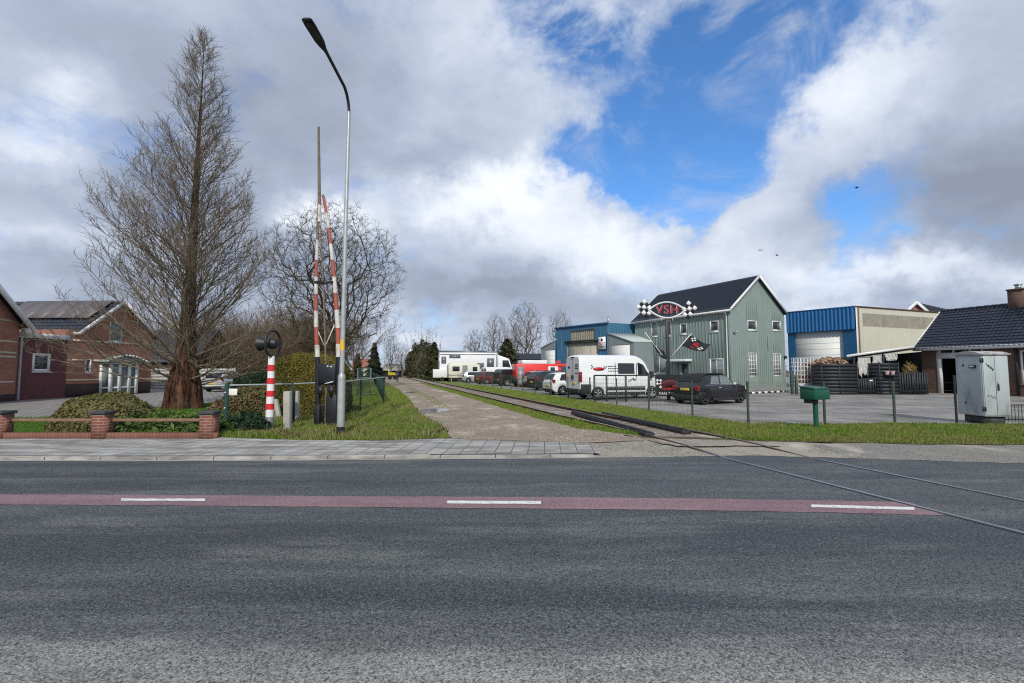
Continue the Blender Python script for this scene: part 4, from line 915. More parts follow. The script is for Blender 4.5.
# low dark house between the truck and the blue hall
fz = Fr((PY(512, 360, 78).x, 78), (1, -.1)); hz = thing('house', 'far brick house with dark roof between the red truck and blue hall', 'house', fz.pt(0, 0, -.05))
zt_, zb_ = PY(520, 353, 78).z, PY(520, 359.5, 78).z; mb = MB(); mb.poly([fz.pt(0, 0, -.1), fz.pt(6, 0, -.1), fz.pt(6, 0, zb_), fz.pt(0, 0, zb_)]); mb.poly([fz.pt(0, 0, -.1), fz.pt(0, -6, -.1), fz.pt(0, -6, zb_), fz.pt(0, 0, zb_)]); mb.build('wall', 'brick_red', hz)
mb = MB(); tile_roof(mb, fz.pt(-.3, .3, zb_), fz.pt(6.3, .3, zb_), fz.pt(0, -3, zt_) - fz.pt(0, .3, zb_), .3, .4, 0.02, .03, 2); mb.build('roof', 'tile_black', hz)

# ------------------------------------------------------------------ brick house at the left (gable end, maroon annex)
fl = Fr((-26.7, 27.6), (0.08, 1)); lh = thing('brick_house', 'red brick house with solar panels, maroon annex and white framed porch', 'house', (-26.7, 27.6, -0.05))
K0, K1 = 0.75, 5.9; ez = 4.05; az_ = 6.15; KM = (K0 + K1) / 2
pw = ops_of(fl, [(110.3, 321.5, 122, 342)])[0]; sw = ops_of(fl, [(85.6, 358.8, 91, 372.6)])[0]; por = ops_of(fl, [(101.5, 362.2, 133, 393)])[0]; por = (por[0], por[1], -.05, por[3])
def gz(s): return lerp(ez, az_, 1 - abs(s - KM) / (KM - K0))
mb = MB(); wall(mb, fl, 0.0, K1, -.1, 3.2, [sw, por], .12); wall(mb, fl, K0 + .9, K1 - .9, 3.2, ez, [pw], .12)
zc0 = gz(K0 + .9)
for a, b in ((0.0, K0 + .9), (K1 - .9, K1)): mb.poly([fl.pt(a, 0, 3.2), fl.pt(b, 0, 3.2), fl.pt(b, 0, ez), fl.pt(a, 0, ez)])
pz = [o for o in (pw,)][0]
# gable triangle above the eaves, around the upper window
wt = min(pw[3], gz(pw[0]) - .1); pw = (pw[0], pw[1], max(pw[2], 3.25), wt)
mb.poly([fl.pt(K0, 0, ez), fl.pt(pw[0], 0, ez), fl.pt(pw[0], 0, gz(pw[0]))]); mb.poly([fl.pt(pw[1], 0, ez), fl.pt(K1, 0, ez), fl.pt(pw[1], 0, gz(pw[1]))])
mb.poly([fl.pt(pw[0], 0, wt), fl.pt(pw[1], 0, wt), fl.pt(pw[1], 0, gz(pw[1])), fl.pt(KM, 0, az_), fl.pt(pw[0], 0, gz(pw[0]))] if pw[0] < KM < pw[1] else [fl.pt(pw[0], 0, wt), fl.pt(pw[1], 0, wt), fl.pt(pw[1], 0, gz(pw[1])), fl.pt(pw[0], 0, gz(pw[0]))])
if not pw[0] < KM < pw[1]:
    mb.poly([fl.pt(min(pw[0], KM), 0, gz(min(pw[0], KM)) - .001), fl.pt(KM, 0, az_), fl.pt(max(KM, pw[1]), 0, gz(max(KM, pw[1])) - .001)])
fq = Fr(fl.pt(0, 0, 0), (-1, 0.08)); mb.poly([fq.pt(0, 0, -.1), fq.pt(14, 0, -.1), fq.pt(14, 0, ez), fq.pt(0, 0, ez)])
mb.poly([fl.pt(K1, 0, -.1), fl.pt(K1, -14, -.1), fl.pt(K1, -14, ez), fl.pt(K1, 0, ez)])
mb.build('wall', 'brick_red', lh)
mb = MB()
for (u, v) in ((84, 340.8), (84, 360.2), (84, 379.8)):
    s, z = fl.hit(u, v)
    segs = [(0.02, K1)]
    for o in (sw, por, pw):
        if o[2] - .06 < z < o[3] + .06: segs = [x for a, b in segs for x in ((a, min(b, o[0] - .08)), (max(a, o[1] + .08), b)) if x[1] - x[0] > .05]
    for a, b in segs: mb.fbox(fl, a, b, .002, .02, z - .05, z + .05)
mb.build('stone_band', 'band_stone', lh)
for s0, s1 in ((.01, por[0]), (por[1], K1)): mb = MB(); mb.fbox(fl, s0, s1, .002, .024, -.1, .75); mb.build('plinth', 'brick_dark', lh)
window(lh, fl, pw, fw=.07, gmat='pale_glass', sill=True); window(lh, fl, sw, fw=.07)
# roof: two slopes, ridge away from the front
rd = Vector((-1, 0.05, 0)).normalized(); mb = MB()
for k_ in (K0 - .35, K1 + .35):
    zz = ez - .35 * (az_ - ez) / (KM - K0) + .1; A = fl.pt(k_, .25, zz); T = fl.pt(KM, .25, az_ + .1); tile_roof(mb, A, A + rd * 15, T - A, .30, .36, .035, .03, 5)
rf = mb.build('roof', 'tile_black', lh, auto=.7)
mb = MB()
for k_ in (K0 - .38, K1 + .38): mb = MB(); mb.beam(fl.pt(k_, .30, ez - .38 * (az_ - ez) / (KM - K0) + .05), fl.pt(KM, .30, az_ + .06), .05, .2); mb.build('barge_board', 'white_paint', rf)
A = fl.pt(K0 - .35, .25, ez - .22); mb = MB(); mb.beam(A + Vector((0, -.06, 0)), A + Vector((0, -.06, 0)) + rd * 15, .12, .16); mb.build('gutter', 'white_paint', rf)
# solar panels on the slope facing the road
A = fl.pt(K0 - .35, .25, ez - .35 * (az_ - ez) / (KM - K0) + .1); T = fl.pt(KM, .25, az_ + .1); upv = T - A; nn = rd.cross(upv).normalized(); nn = nn if nn.z > 0 else -nn
for i in range(6):
    a0 = A + upv * .40 + rd * (0.6 + i * 1.03); mb = MB(); q4 = [a0, a0 + rd * 1.02, a0 + rd * 1.02 + upv * .56, a0 + upv * .56]
    mb.prism([p_ + nn * .11 for p_ in q4], nn * .04); mb.build('solar_panel', 'solar', lh)
# annex
fa = Fr((-26.85, 24.9), (0.06, 1)); zt1, zt0 = fa.hit(22, 337.2)[1], fa.hit(66, 340.3)[1]; za_ = (zt1 + zt0) / 2
aw = ops_of(fa, [(32.8, 353, 50, 371.5)])[0]
mb = MB(); wall(mb, fa, 0, 2.68, -.1, za_, [aw], .14); qa = Fr(fa.pt(0, 0, 0), (-1, 0)); mb.poly([qa.pt(0, 0, -.1), qa.pt(9, 0, -.1), qa.pt(9, 0, za_), qa.pt(0, 0, za_)]); mb.build('annex_wall', 'maroon', lh)
mb = MB(); mb.prism([fa.pt(-.15, .15, za_), fa.pt(2.66, .15, za_), fa.pt(2.66, -9, za_), fa.pt(-.15, -9, za_)], (0, 0, .28)); mb.build('annex_roof', 'white_paint', lh)
window(lh, fa, aw, fw=.14)
# porch
mb = MB(); pr = 0.42; W3 = por[1] - por[0]
P4 = [(por[0], 0.02), (por[0] + .25, pr), (por[1] - .25, pr), (por[1], 0.02)]
posts = [P4[0], P4[1], (lerp(P4[1][0], P4[2][0], .33), pr), (lerp(P4[1][0], P4[2][0], .70), pr), P4[2], P4[3]]
for s, t_ in posts: mb.fbox(fl, s - .10, s + .10, t_ - .05, t_ + .06, 0, por[3])
for (s0, t0), (s1, t1) in zip(P4[:-1], P4[1:]):
    for z in (.45, por[3] - .05): mb.beam(fl.pt(s0, t0, z), fl.pt(s1, t1, z), .06, .10)
po = mb.build('porch', 'white_paint', lh)
mb = MB()
for (s0, t0), (s1, t1) in zip(P4[:-1], P4[1:]): mb.prism([fl.pt(s0, t0 - .03, .05), fl.pt(s1, t1 - .03, .05), fl.pt(s1, t1 - .03, por[3]), fl.pt(s0, t0 - .03, por[3])], (.01, 0, 0))
mb.build('pane', 'pale_glass', po)
mb = MB(); arc = [(lerp(por[0] - .35, por[1] + .35, i / 12), por[3] + .05 + .42 * math.sin(PI * i / 12)) for i in range(13)]
mb.prism([fl.pt(s, 0.01, z) for s, z in arc] + [fl.pt(por[1] + .3, 0.01, por[3] + .0), fl.pt(por[0] - .3, .01, por[3])], fl.pt(0, pr + .25, 0) - fl.pt(0, 0, 0)); mb.build('porch_roof', 'vsh_green', po)
mb = MB(); [mb.beam(fl.pt(a[0], pr + .29, a[1]), fl.pt(b[0], pr + .29, b[1]), .05, .10) for a, b in zip(arc[:-1], arc[1:])]; mb.build('porch_trim', 'white_paint', po)

# nearer house, only its gable corner in the picture
n0 = Vector((-26.6, 24.75)); fn = Fr(n0, (0.24, -1)); nh = thing('brick_house', 'nearest brick house at left edge showing gable corner, stone bands and grey downpipe', 'house', (n0.x, n0.y, -.05))
zE, sl_, LN = 4.15, .82, 8.0
mb = MB(); mb.poly([fn.pt(0, 0, -.1), fn.pt(LN, 0, -.1), fn.pt(LN, 0, zE), fn.pt(LN / 2, 0, zE + sl_ * LN / 2), fn.pt(0, 0, zE)])
mb.poly([fn.pt(0, 0, -.1), fn.pt(0, -9, -.1), fn.pt(0, -9, zE), fn.pt(0, 0, zE)]); mb.poly([fn.pt(LN, 0, -.1), fn.pt(LN, -9, -.1), fn.pt(LN, -9, zE), fn.pt(LN, 0, zE)]); mb.build('wall', 'brick_red', nh)
mb = MB()
for v in (320.5, 341.5, 352.6, 356.8, 382): z = fn.hit(10, v)[1]; mb.fbox(fn, .12, LN - .1, .002, .018, z - .05, z + .05)
mb.build('stone_band', 'band_stone', nh)
mb = MB(); mb.fbox(fn, 0.002, LN, .002, .02, -.1, fn.hit(10, 394)[1]); mb.build('plinth', 'brick_dark', nh)
mb = MB(); r2 = fn.pt(0, -1, 0) - fn.pt(0, 0, 0)
for s in (-.4, LN + .4): A = fn.pt(s, .35, zE - .4 * sl_ + .1); T = fn.pt(LN / 2, .35, zE + sl_ * LN / 2 + .1); tile_roof(mb, A, A + r2 * 9.3, T - A, .3, .36, .035, .03, 5)
rf = mb.build('roof', 'tile_black', nh, auto=.7)
mb = MB(); mb.beam(fn.pt(-.42, .38, zE - .42 * sl_ - .03), fn.pt(LN / 2, .38, zE + sl_ * LN / 2 - .03), .05, .30); mb.beam(fn.pt(LN + .42, .38, zE - .42 * sl_ - .03), fn.pt(LN / 2, .38, zE + sl_ * LN / 2 - .03), .05, .30)
mb.fbox(fn, -.5, -.05, .05, .40, zE - .62, zE - .28); mb.build('barge_board', 'white_paint', rf)
mb = MB(); mb.tube([fn.pt(-.12, .06, zE - .6), fn.pt(-.12, .06, 0)], .05, 8); mb.build('downpipe', 'zinc', nh, auto=.6)

# house roof seen behind the big tree
f3 = Fr((-41.4, 48), (1, 0)); h3 = thing('house', 'low house with grey tiled roof glimpsed behind the big tree trunk', 'house', (-37, 48, -.05))
mb = MB(); mb.poly([f3.pt(0, 0, -.1), f3.pt(8.2, 0, -.1), f3.pt(8.2, 0, 2.6), f3.pt(0, 0, 2.6)]); mb.poly([f3.pt(8.2, 0, -.1), f3.pt(8.2, -7, -.1), f3.pt(8.2, -7, 2.6), f3.pt(8.2, -3.5, 6), f3.pt(8.2, 0, 2.6)]); mb.build('wall', 'brick_dark', h3)
mb = MB(); tile_roof(mb, f3.pt(-.3, .4, 2.4), f3.pt(8.5, .4, 2.4), f3.pt(0, -3.5, 6.1) - f3.pt(0, .4, 2.4), .3, .36, .03, .03, 4); tile_roof(mb, f3.pt(-.3, -7.4, 2.4), f3.pt(8.5, -7.4, 2.4), f3.pt(0, -3.5, 6.1) - f3.pt(0, -7.4, 2.4), .3, .36, .03, .03, 4); mb.build('roof', 'tile_grey', h3)
# board fence in front of it
f4 = Fr((PY(150, 380, 38.5).x, 38.5), (1, 0)); L4 = PY(235, 380, 38.5).x - PY(150, 380, 38.5).x
bf = thing('board_fence', 'pale horizontal board fence behind the parked silver car', 'fence', f4.pt(0, 0, -.05))
zt4 = PY(200, 368.5, 38.5).z; mb = MB()
for i in range(7): z = 0.02 + i * (zt4 / 7); mb.fbox(f4, 0, L4, -.012 - .02 * (i % 2), .02 - .02 * (i % 2), z, z + zt4 / 7 - .03)
mb.build('boards', 'fabric_grey', bf)
for i in range(5): mb = MB(); s = i * L4 / 4; mb.fbox(f4, s - .06, s + .06, .022, .10, -.1, zt4 + .06); mb.build('post', 'concrete', bf)
# far house and shed beside the path end
f5 = Fr((PY(352, 370, 105).x, 105), (1, 0)); h5 = thing('house', 'distant house with reddish roof at the far end of the path', 'house', f5.pt(0, 0, -.05))
mb = MB(); mb.poly([f5.pt(0, 0, -.1), f5.pt(5, 0, -.1), f5.pt(5, 0, 2.4), f5.pt(0, 0, 2.4)]); mb.poly([f5.pt(5, 0, -.1), f5.pt(5, -6, -.1), f5.pt(5, -6, 2.4), f5.pt(5, -3, 4.2), f5.pt(5, 0, 2.4)]); mb.build('wall', 'cream_paint', h5)
mb = MB(); tile_roof(mb, f5.pt(-.3, .3, 2.3), f5.pt(5.3, .3, 2.3), f5.pt(0, -3, 4.3) - f5.pt(0, .3, 2.3), .3, .4, .02, .03, 2); mb.build('roof', 'brick_red', h5)
f6 = Fr((PY(380, 370, 112).x, 112), (1, 0)); h6 = thing('shed', 'distant low shed with pale sloping roof beyond the cyclist', 'shed', f6.pt(0, 0, -.05))
mb = MB(); mb.poly([f6.pt(0, 0, -.1), f6.pt(5.5, 0, -.1), f6.pt(5.5, 0, 1.5), f6.pt(0, 0, 1.5)]); mb.build('wall', 'dark_inside', h6)
mb = MB(); mb.prism([f6.pt(-.4, .4, 1.4), f6.pt(5.9, .4, 1.4), f6.pt(4.6, -3, 3.0), f6.pt(.6, -3, 3.0)], (0, 0, .12)); mb.build('roof', 'dull_grp', h6)
# ------------------------------------------------------------------ vegetation
def raw_obj(name, V, F, mats, parent=None, mi=None, smooth=False):
    V = np.asarray(V, dtype=np.float64)
    if parent is not None: V = V - np.array(WORLD.get(parent.name, (0, 0, 0)))
    me = new_mesh(name, V, F, mats, mi, smooth, uv=False); o = bpy.data.objects.new(name, me); place(o, parent)
    if parent is not None: WORLD[o.name] = WORLD.get(parent.name, (0, 0, 0))
    return o
def seg_mesh(S, n=3):
    """S: rows x0 y0 z0 x1 y1 z1 r0 r1 -> open prisms"""
    S = np.asarray(S); N = len(S); a, b = S[:, 0:3], S[:, 3:6]; d = b - a; d /= np.maximum(np.linalg.norm(d, axis=1), 1e-9)[:, None]
    ref = np.where(np.abs(d[:, 2:3]) > .9, np.array([[1.0, 0, 0]]), np.array([[0, 0, 1.0]])); e1 = np.cross(d, ref); e1 /= np.linalg.norm(e1, axis=1)[:, None]; e2 = np.cross(d, e1)
    V = np.zeros((N, 2 * n, 3))
    for k in range(n):
        t = 2 * PI * k / n; o = e1 * math.cos(t) + e2 * math.sin(t); V[:, k] = a + o * S[:, 6:7]; V[:, n + k] = b + o * S[:, 7:8]
    base = (np.arange(N) * 2 * n)[:, None]
    F = np.concatenate([base + np.array([[k, (k + 1) % n, n + (k + 1) % n, n + k]]) for k in range(n)], 0)
    return V.reshape(-1, 3), F
class Tree:
    def __init__(s, seed): s.r = random.Random(seed); s.S = []; s.B = []
    def limb(s, p, d, L, r0, r1, n, bend=(0, 0, 0), wob=0.12, big=False):
        """polyline of n pieces, returns points and radii"""
        P = [Vector(p)]; d = Vector(d).normalized(); R = [r0]; bend = Vector(bend)
        for i in range(n):
            d = (d + bend / n + Vector((s.r.gauss(0, wob), s.r.gauss(0, wob), s.r.gauss(0, wob))) * (1.6 / math.sqrt(n))).normalized()
            q = P[-1] + d * (L / n); rr = lerp(r0, r1, (i + 1) / n)
            (s.B if big else s.S).append((*P[-1], *q, R[-1], rr)); P.append(q); R.append(rr)
        return P, R
    def build(s, name, mat, parent):
        V, F = seg_mesh(s.S, 3)
        if s.B:
            V2_, F2 = seg_mesh(s.B, 6); F2 = F2 + len(V); V = np.concatenate([V, V2_]); F = np.concatenate([F, F2])
        return raw_obj(name, V, F, mat, parent, smooth=False)
def perp(r, d):
    d = Vector(d).normalized(); v = Vector((r.gauss(0, 1), r.gauss(0, 1), r.gauss(0, 1))); v -= d * v.dot(d); return v.normalized()

# the big bare redwood
tb = G(183, 408.5); tb.z = -0.02
rw = thing('redwood_tree', 'tall bare conical redwood with thick fluted red brown trunk on the front lawn', 'tree', tb)
HT = PY(208, 34, tb.y).z - tb.z; tip = Vector((PY(208, 34, tb.y).x * 1.0, tb.y, HT))
lean = 0.25
def interp_(tab, x):
    for (a, p), (b, q) in zip(tab[:-1], tab[1:]):
        if x <= b: return lerp(p, q, (x - a) / (b - a))
    return tab[-1][1]
mb = MB(); rings = []; rr_ = random.Random(4)
for i in range(40):
    h = (i / 39) ** 1.4 * HT; f = h / HT
    r = interp_([(0, .66), (.5, .61), (1.0, .58), (1.6, .50), (2.3, .40), (3.2, .32), (4.2, .265), (6, .205), (8.7, .145), (13, .055), (15.8, .01)], h)
    row = []
    for k in range(36):
        a = 2 * PI * k / 36; fl_ = 1 + (0.22 * math.exp(-h / 1.6) + .06 * (1 - f)) * (math.sin(a * 5 + 1.1 + h * .2) * .6 + math.sin(a * 8 + .4) * .35 + mnoise.noise((math.cos(a) * 2, math.sin(a) * 2, h * .5)) * .8)
        row.append((tb.x + lean * f + r * fl_ * math.cos(a), tb.y + r * fl_ * math.sin(a), tb.z - .1 + h))
    rings.append(row + [row[0]])
mb.grid(rings); mb.build('trunk', 'redwood_bark', rw, smooth=True)
T = Tree(11); R = T.r
RT = [(0, 5.2), (.06, 4.9), (.12, 4.3), (.24, 3.3), (.45, 2.25), (.65, 1.45), (.846, .70), (1.0, .08)]
nb_ = 250
for i in range(nb_):
    f = 0.05 + 0.93 * ((i + R.random()) / nb_) ** 1.0; h = f * HT; a = R.random() * 2 * PI if i > 22 else 2 * PI * (i * 0.382)
    asym = 1.0 + 0.03 * (-math.cos(a)) if f < .6 else 1.0
    up = R.gauss(1.0, .16) if f > .14 else R.uniform(-.05, .75)
    RH = interp_(RT, f) * asym * R.uniform(.80, 1.04); L = RH * math.sqrt(1 + up * up) * 1.04
    d = Vector((math.cos(a), math.sin(a), up * .8)); r0 = lerp(.042, .011, min(1, f * 1.15)) * R.uniform(.7, 1.3)
    tr = interp_([(0, .5), (.1, .5), (.16, .32), (.28, .2), (1, .02)], f)
    p0 = Vector((tb.x + lean * f + math.cos(a) * tr * .7, tb.y + math.sin(a) * tr * .7, tb.z + h)); n = max(4, int(L / .40))
    P, RR = T.limb(p0, d, L, r0, .006, n, bend=(0, 0, R.uniform(.25, .5)), wob=.10, big=r0 > .03)
    for k in range(1, len(P)):
        fk = k / len(P)
        for q in range(3 if fk > .45 else (2 if fk > .2 else 1)):
            if R.random() < (.15 if fk > .25 else .45) + (.35 if f > .82 else 0): continue
            rem = L * (1 - fk); Ls = (.30 + .40 * rem) * R.uniform(.5, 1.15); Ls = min(Ls, 1.5); dd = (P[k] - P[k - 1]).normalized()
            d2 = dd * .8 + perp(R, dd) * .70 + Vector((0, 0, .18)); b0 = P[k - 1].lerp(P[k], R.random())
            P2, _ = T.limb(b0, d2, Ls, min(.012, RR[k] * .65) + .003, .006, 3, bend=(0, 0, .45), wob=.15)
            for m in range(1, 4):
                for _z in range(2 if m > 1 else 1):
                    if R.random() < .2: continue
                    T.limb(P2[m], (P2[m] - P2[m - 1]).normalized() * .8 + perp(R, d2) * .7 + Vector((0, 0, .25)), R.uniform(.16, .48), .0056, .0042, 2, wob=.2)
T.build('crown', 'tree_bark', rw)

def broad_tree(name, label, base, H, spread, seed, trunk_r, mat, trunk_h=.22, levels=5, kids=(3, 5), group=None, twig=.008, scale_fork=.70, up=.25, ntop=7, cat='tree', env=None):
    t = thing(name, label, cat, base, 0, group); T = Tree(seed); R = T.r
    top = trunk_h * H; Pt, Rt = T.limb(base, (R.gauss(0, .03), R.gauss(0, .03), 1), top, trunk_r, trunk_r * .75, 4, wob=.03, big=True)
    V, F = seg_mesh(T.B, 10); raw_obj('trunk', V, F, mat, t, smooth=True); T.B = []
    def grow(p, d, L, r, lev):
        n = max(2, int(L / (.55 if lev < 3 else .35))); n = min(n, 7)
        P, RR = T.limb(p, d, L, r, r * .5, n, bend=(0, 0, up * (.5 if lev else 1)), wob=.11 + .03 * lev, big=r > .05)
        if lev >= levels: return
        if env:
            q_ = (P[-1] - Vector(base)); e_ = math.hypot(q_.x, q_.y) / env[0], (q_.z - env[1]) / env[2]
            if e_[0] ** 2 + e_[1] ** 2 > 1: lev = max(lev, levels - 1); L *= .6
        k = R.randint(*kids)
        for i in range(k):
            j = R.randint(max(1, n // 3), n); dd = (P[j] - P[j - 1]).normalized(); sp = R.uniform(.5, 1.0)
            grow(P[j], dd + perp(R, dd) * sp + Vector((0, 0, .05)), L * scale_fork * R.uniform(.6, 1.08), max(twig, RR[j] * R.uniform(.5, .75)), lev + 1)
        dd = (P[-1] - P[-2]).normalized(); grow(P[-1], dd + perp(R, dd) * .25, L * scale_fork * R.uniform(.8, 1.05), max(twig, r * .5), lev + 1)
    for i in range(ntop):
        a = 2 * PI * (i + R.random() * .6) / ntop; e = R.uniform(.35, 1.5) if i else 3; j = R.choice((3, 4, 4)); 
        L0 = (H - top) * .42 * (1.0 if e > .9 else spread)
        grow(Pt[j], Vector((math.cos(a), math.sin(a), e)), L0 * R.uniform(.8, 1.1), trunk_r * R.uniform(.35, .55), 1)
    T.build('crown', mat, t); return t
def crown_tree(name, label, base, H, rx, zc, rz, trunk_h, n, seed, mat, tip, twigs=3, tl=(.25, .65), group=None, curve=.15, flat=0.0):
    """bare round crowned tree: limbs grow from the trunk to points spread through the crown, thickened by what they carry"""
    t = thing(name, label, 'tree', base, 0, group); R = random.Random(seed); rng = np.random.default_rng(seed); base = Vector(base)
    k = max(4, int(trunk_h * 2)); pos = [np.array(base) + np.array((.04 * math.sin(i), .04 * math.cos(i * 1.7), trunk_h * i / k - .05)) for i in range(k + 1)]; par = [-1] + list(range(k)); dr = [np.array((0, 0, 1.0))] * (k + 1); pl = [0.0] * (k + 1)
    D = rng.normal(0, 1, (n, 3)); D /= np.linalg.norm(D, axis=1)[:, None]; rad = rng.random(n) ** (1 / 2.6); lump = np.array([1 + .13 * mnoise.noise(tuple(d * 2.2 + seed)) for d in D])
    A = D * (rad * lump)[:, None] * np.array((rx, rx, rz)) + np.array((base.x, base.y, base.z + zc)); A = A[A[:, 2] > base.z + trunk_h * .75 + .25 * np.hypot(A[:, 0] - base.x, A[:, 1] - base.y) * (1 - flat)]
    top = pos[-1]; A = A[np.argsort(np.linalg.norm(A - top, axis=1))]; cap = 40000; PA = np.zeros((cap, 3)); PL = np.zeros(cap); DRA = np.zeros((cap, 3)); DRA[:len(pos)] = dr; m = len(pos); PA[:m] = pos; PL[:m] = pl; leaf = []; KEEP = np.zeros(cap, bool); KEEP[k - 1:m] = True
    for p in A:
        d = np.linalg.norm(PA[:m] - p, axis=1); cs_ = ((p - PA[:m]) * DRA[:m]).sum(1) / np.maximum(d, 1e-6); c = d * (1 + .75 * (1 - cs_)) + .18 * PL[:m] + np.where(KEEP[:m], 0, 1e6); q = int(np.argmin(c)); L = d[q]
        if L < .22: continue
        ns = max(1, int(L / .42)); ctrl = PA[q] + dr[q] * L * curve; prev = q; last = PA[q]
        for i in range(1, ns + 1):
            f = i / ns; x = (1 - f) ** 2 * PA[q] + 2 * f * (1 - f) * ctrl + f * f * p + rng.normal(0, .022, 3) * (L / ns) * 2
            if m >= cap: break
            PA[m] = x; PL[m] = PL[prev] + np.linalg.norm(x - last); par.append(prev); v = x - last; dr.append(v / (np.linalg.norm(v) + 1e-9)); DRA[m] = dr[-1]; KEEP[m] = True; prev = m; last = x; m += 1
        leaf.append(prev)
    w = np.zeros(m); w[leaf] = 1
    for i in range(m - 1, 0, -1): w[par[i]] += w[i]
    w = np.maximum(w, 1); r = tip * w ** .44
    T = Tree(seed + 1); SB = []
    for i in range(1, m):
        j = par[i]; ra = min(r[j], r[i] * 1.6); row = (*PA[j], *PA[i], ra if i > k else r[j], r[i]); (SB if i <= k else (T.B if r[i] > .035 else T.S)).append(row)
    lset = set(leaf)
    for i in range(k + 1, m):
        if r[i] > tip * 3.2: continue
        for _ in range(twigs if i in lset else max(1, twigs - 1)):
            dd = Vector(dr[i]); P, _r = T.limb(PA[i], dd * .8 + perp(R, dd) * .8 + Vector((0, 0, .12)), R.uniform(*tl), tip * .85, tip * .6, 2, wob=.22)
            if R.random() < .6: T.limb(P[1], (P[1] - P[0]).normalized() + perp(R, dd) * .9, R.uniform(*tl) * .6, tip * .7, tip * .5, 2, wob=.2)
    mb = MB(); mb.tube([PA[i] for i in range(k + 1)], [float(r[i]) * (1.35 if i == 0 else 1.0) for i in range(k + 1)], 12); mb.build('trunk', mat, t, smooth=True)
    T.build('crown', mat, t); return t
OB = Vector((PY(331, 388, 40).x, 40, -.05)); OH = PY(330, 206, 40).z + .05
crown_tree('oak_tree', 'large bare round crowned oak standing behind the golden hedge and barrier', OB, OH, 6.1, OH * .60, OH * .40, OH * .24, 3000, 7, 'oak_bark', .0085, 4, curve=.14)

# bare woodland trees behind the left garden
protos = []
for i, sd_ in enumerate((21, 22, 23)):
    b0 = Vector((-20 + i * 2, 58, -.05))
    protos.append(broad_tree('bare_tree', 'x', b0, (9.5, 8.6, 10.2)[i], 1.0, sd_, .14, 'thicket_bark', .14, 4, (3, 5), 'bare trees in the wood behind the gardens', twig=.012, scale_fork=.74, ntop=8, up=.3))
RW = random.Random(5); wood = [(-58, 74), (-52, 66), (-47, 70), (-42, 62), (-37, 60), (-33, 66), (-29, 55), (-25.5, 60), (-23, 54), (-25.2, 58), (-30, 72), (-24, 70), (-24.8, 51), (-28, 64), (-62, 66), (-19.5, 48), (-21.8, 53), (-26.5, 63), (-40, 76), (-34, 80)]
where = ['above the far left rooftops', 'behind the house roof at far left', 'behind the solar panel roof', 'behind the brick gable', 'beyond the brick house', 'left of the big redwood', 'behind the redwood trunk', 'right of the redwood trunk', 'between redwood and striped pole', 'behind the striped pole', 'deep in the wood behind the redwood', 'deep in the wood right of the redwood', 'left of the golden hedge', 'behind the oak trunk', 'farthest left of the wood', 'in front of the wood by the board fence', 'behind the dark green hedge', 'right of the oak by the path', 'far back beyond the brick house', 'far back beyond the grey roof']
for i, (x, y) in enumerate(wood):
    p = protos[i % 3]; lab = 'bare brown woodland tree ' + where[i]
    sc = RW.uniform(.95, 1.3) * (1.0 if y > 52 else .75)
    if i < 3: p.location = (x, y, -.05); p['label'] = lab; p.rotation_euler = (0, 0, i); p.scale = (sc,) * 3
    else: dup(p, (x, y, -.05), RW.random() * 6.28, lab, sc)
# undergrowth: thin upright brown shoots, countless
T = Tree(31); R = T.r
for i in range(3400):
    y = R.uniform(46, 74); x = R.uniform(-1.0 * y, -.41 * y) if R.random() < .4 else R.uniform(-.68 * y, -.41 * y)
    if y < 49 and x < -22: continue
    H = R.uniform(2.0, 7.0) * (1.0 if R.random() < .75 else 1.35)
    P, RR = T.limb((x, y, -.1), (R.gauss(0, .22), R.gauss(0, .22), 1), H, .022, .009, 4, wob=.12)
    for k in (2, 3, 4):
        for _ in range(3): T.limb(P[k], Vector((R.gauss(0, .8), R.gauss(0, .8), .9)), H * R.uniform(.15, .4), .012, .006, 3, wob=.2)
V, F = seg_mesh(T.S, 3); tag(raw_obj('undergrowth', V, F, 'thicket_bark'), 'brown leafless undergrowth filling the wood behind the gardens', 'undergrowth', kind='stuff')

# leaf clumps --------------------------------------------------
def leaf_mesh(P, N, size, rng, jit=.6, aspect=1.6, cross=False):
    n = len(P); N = N + rng.normal(0, jit, (n, 3)); N /= np.linalg.norm(N, axis=1)[:, None]
    ref = rng.normal(0, 1, (n, 3)); e1 = np.cross(N, ref); e1 /= np.linalg.norm(e1, axis=1)[:, None]; e2 = np.cross(N, e1); s = size * rng.uniform(.6, 1.35, (n, 1))
    a, b = e1 * s * aspect * .5, e2 * s * .5
    V = np.stack([P - a, P - b * .9, P + a, P + b * .9], 1).reshape(-1, 3); F = (np.arange(n) * 4)[:, None] + np.array([[0, 1, 2, 3]]); return V, F
def shell(fn, n, rng, depth=.25):
    """points near the surface of a star-shaped bush; fn(dir)->radius vector"""
    D = rng.normal(0, 1, (n, 3)); D[:, 2] = np.abs(D[:, 2]); D /= np.linalg.norm(D, axis=1)[:, None]
    return D, (1 - depth * rng.random(n) ** 1.6)
def nz(P, s, off=0.0): return np.array([mnoise.noise((p[0] * s + off, p[1] * s, p[2] * s)) for p in P])
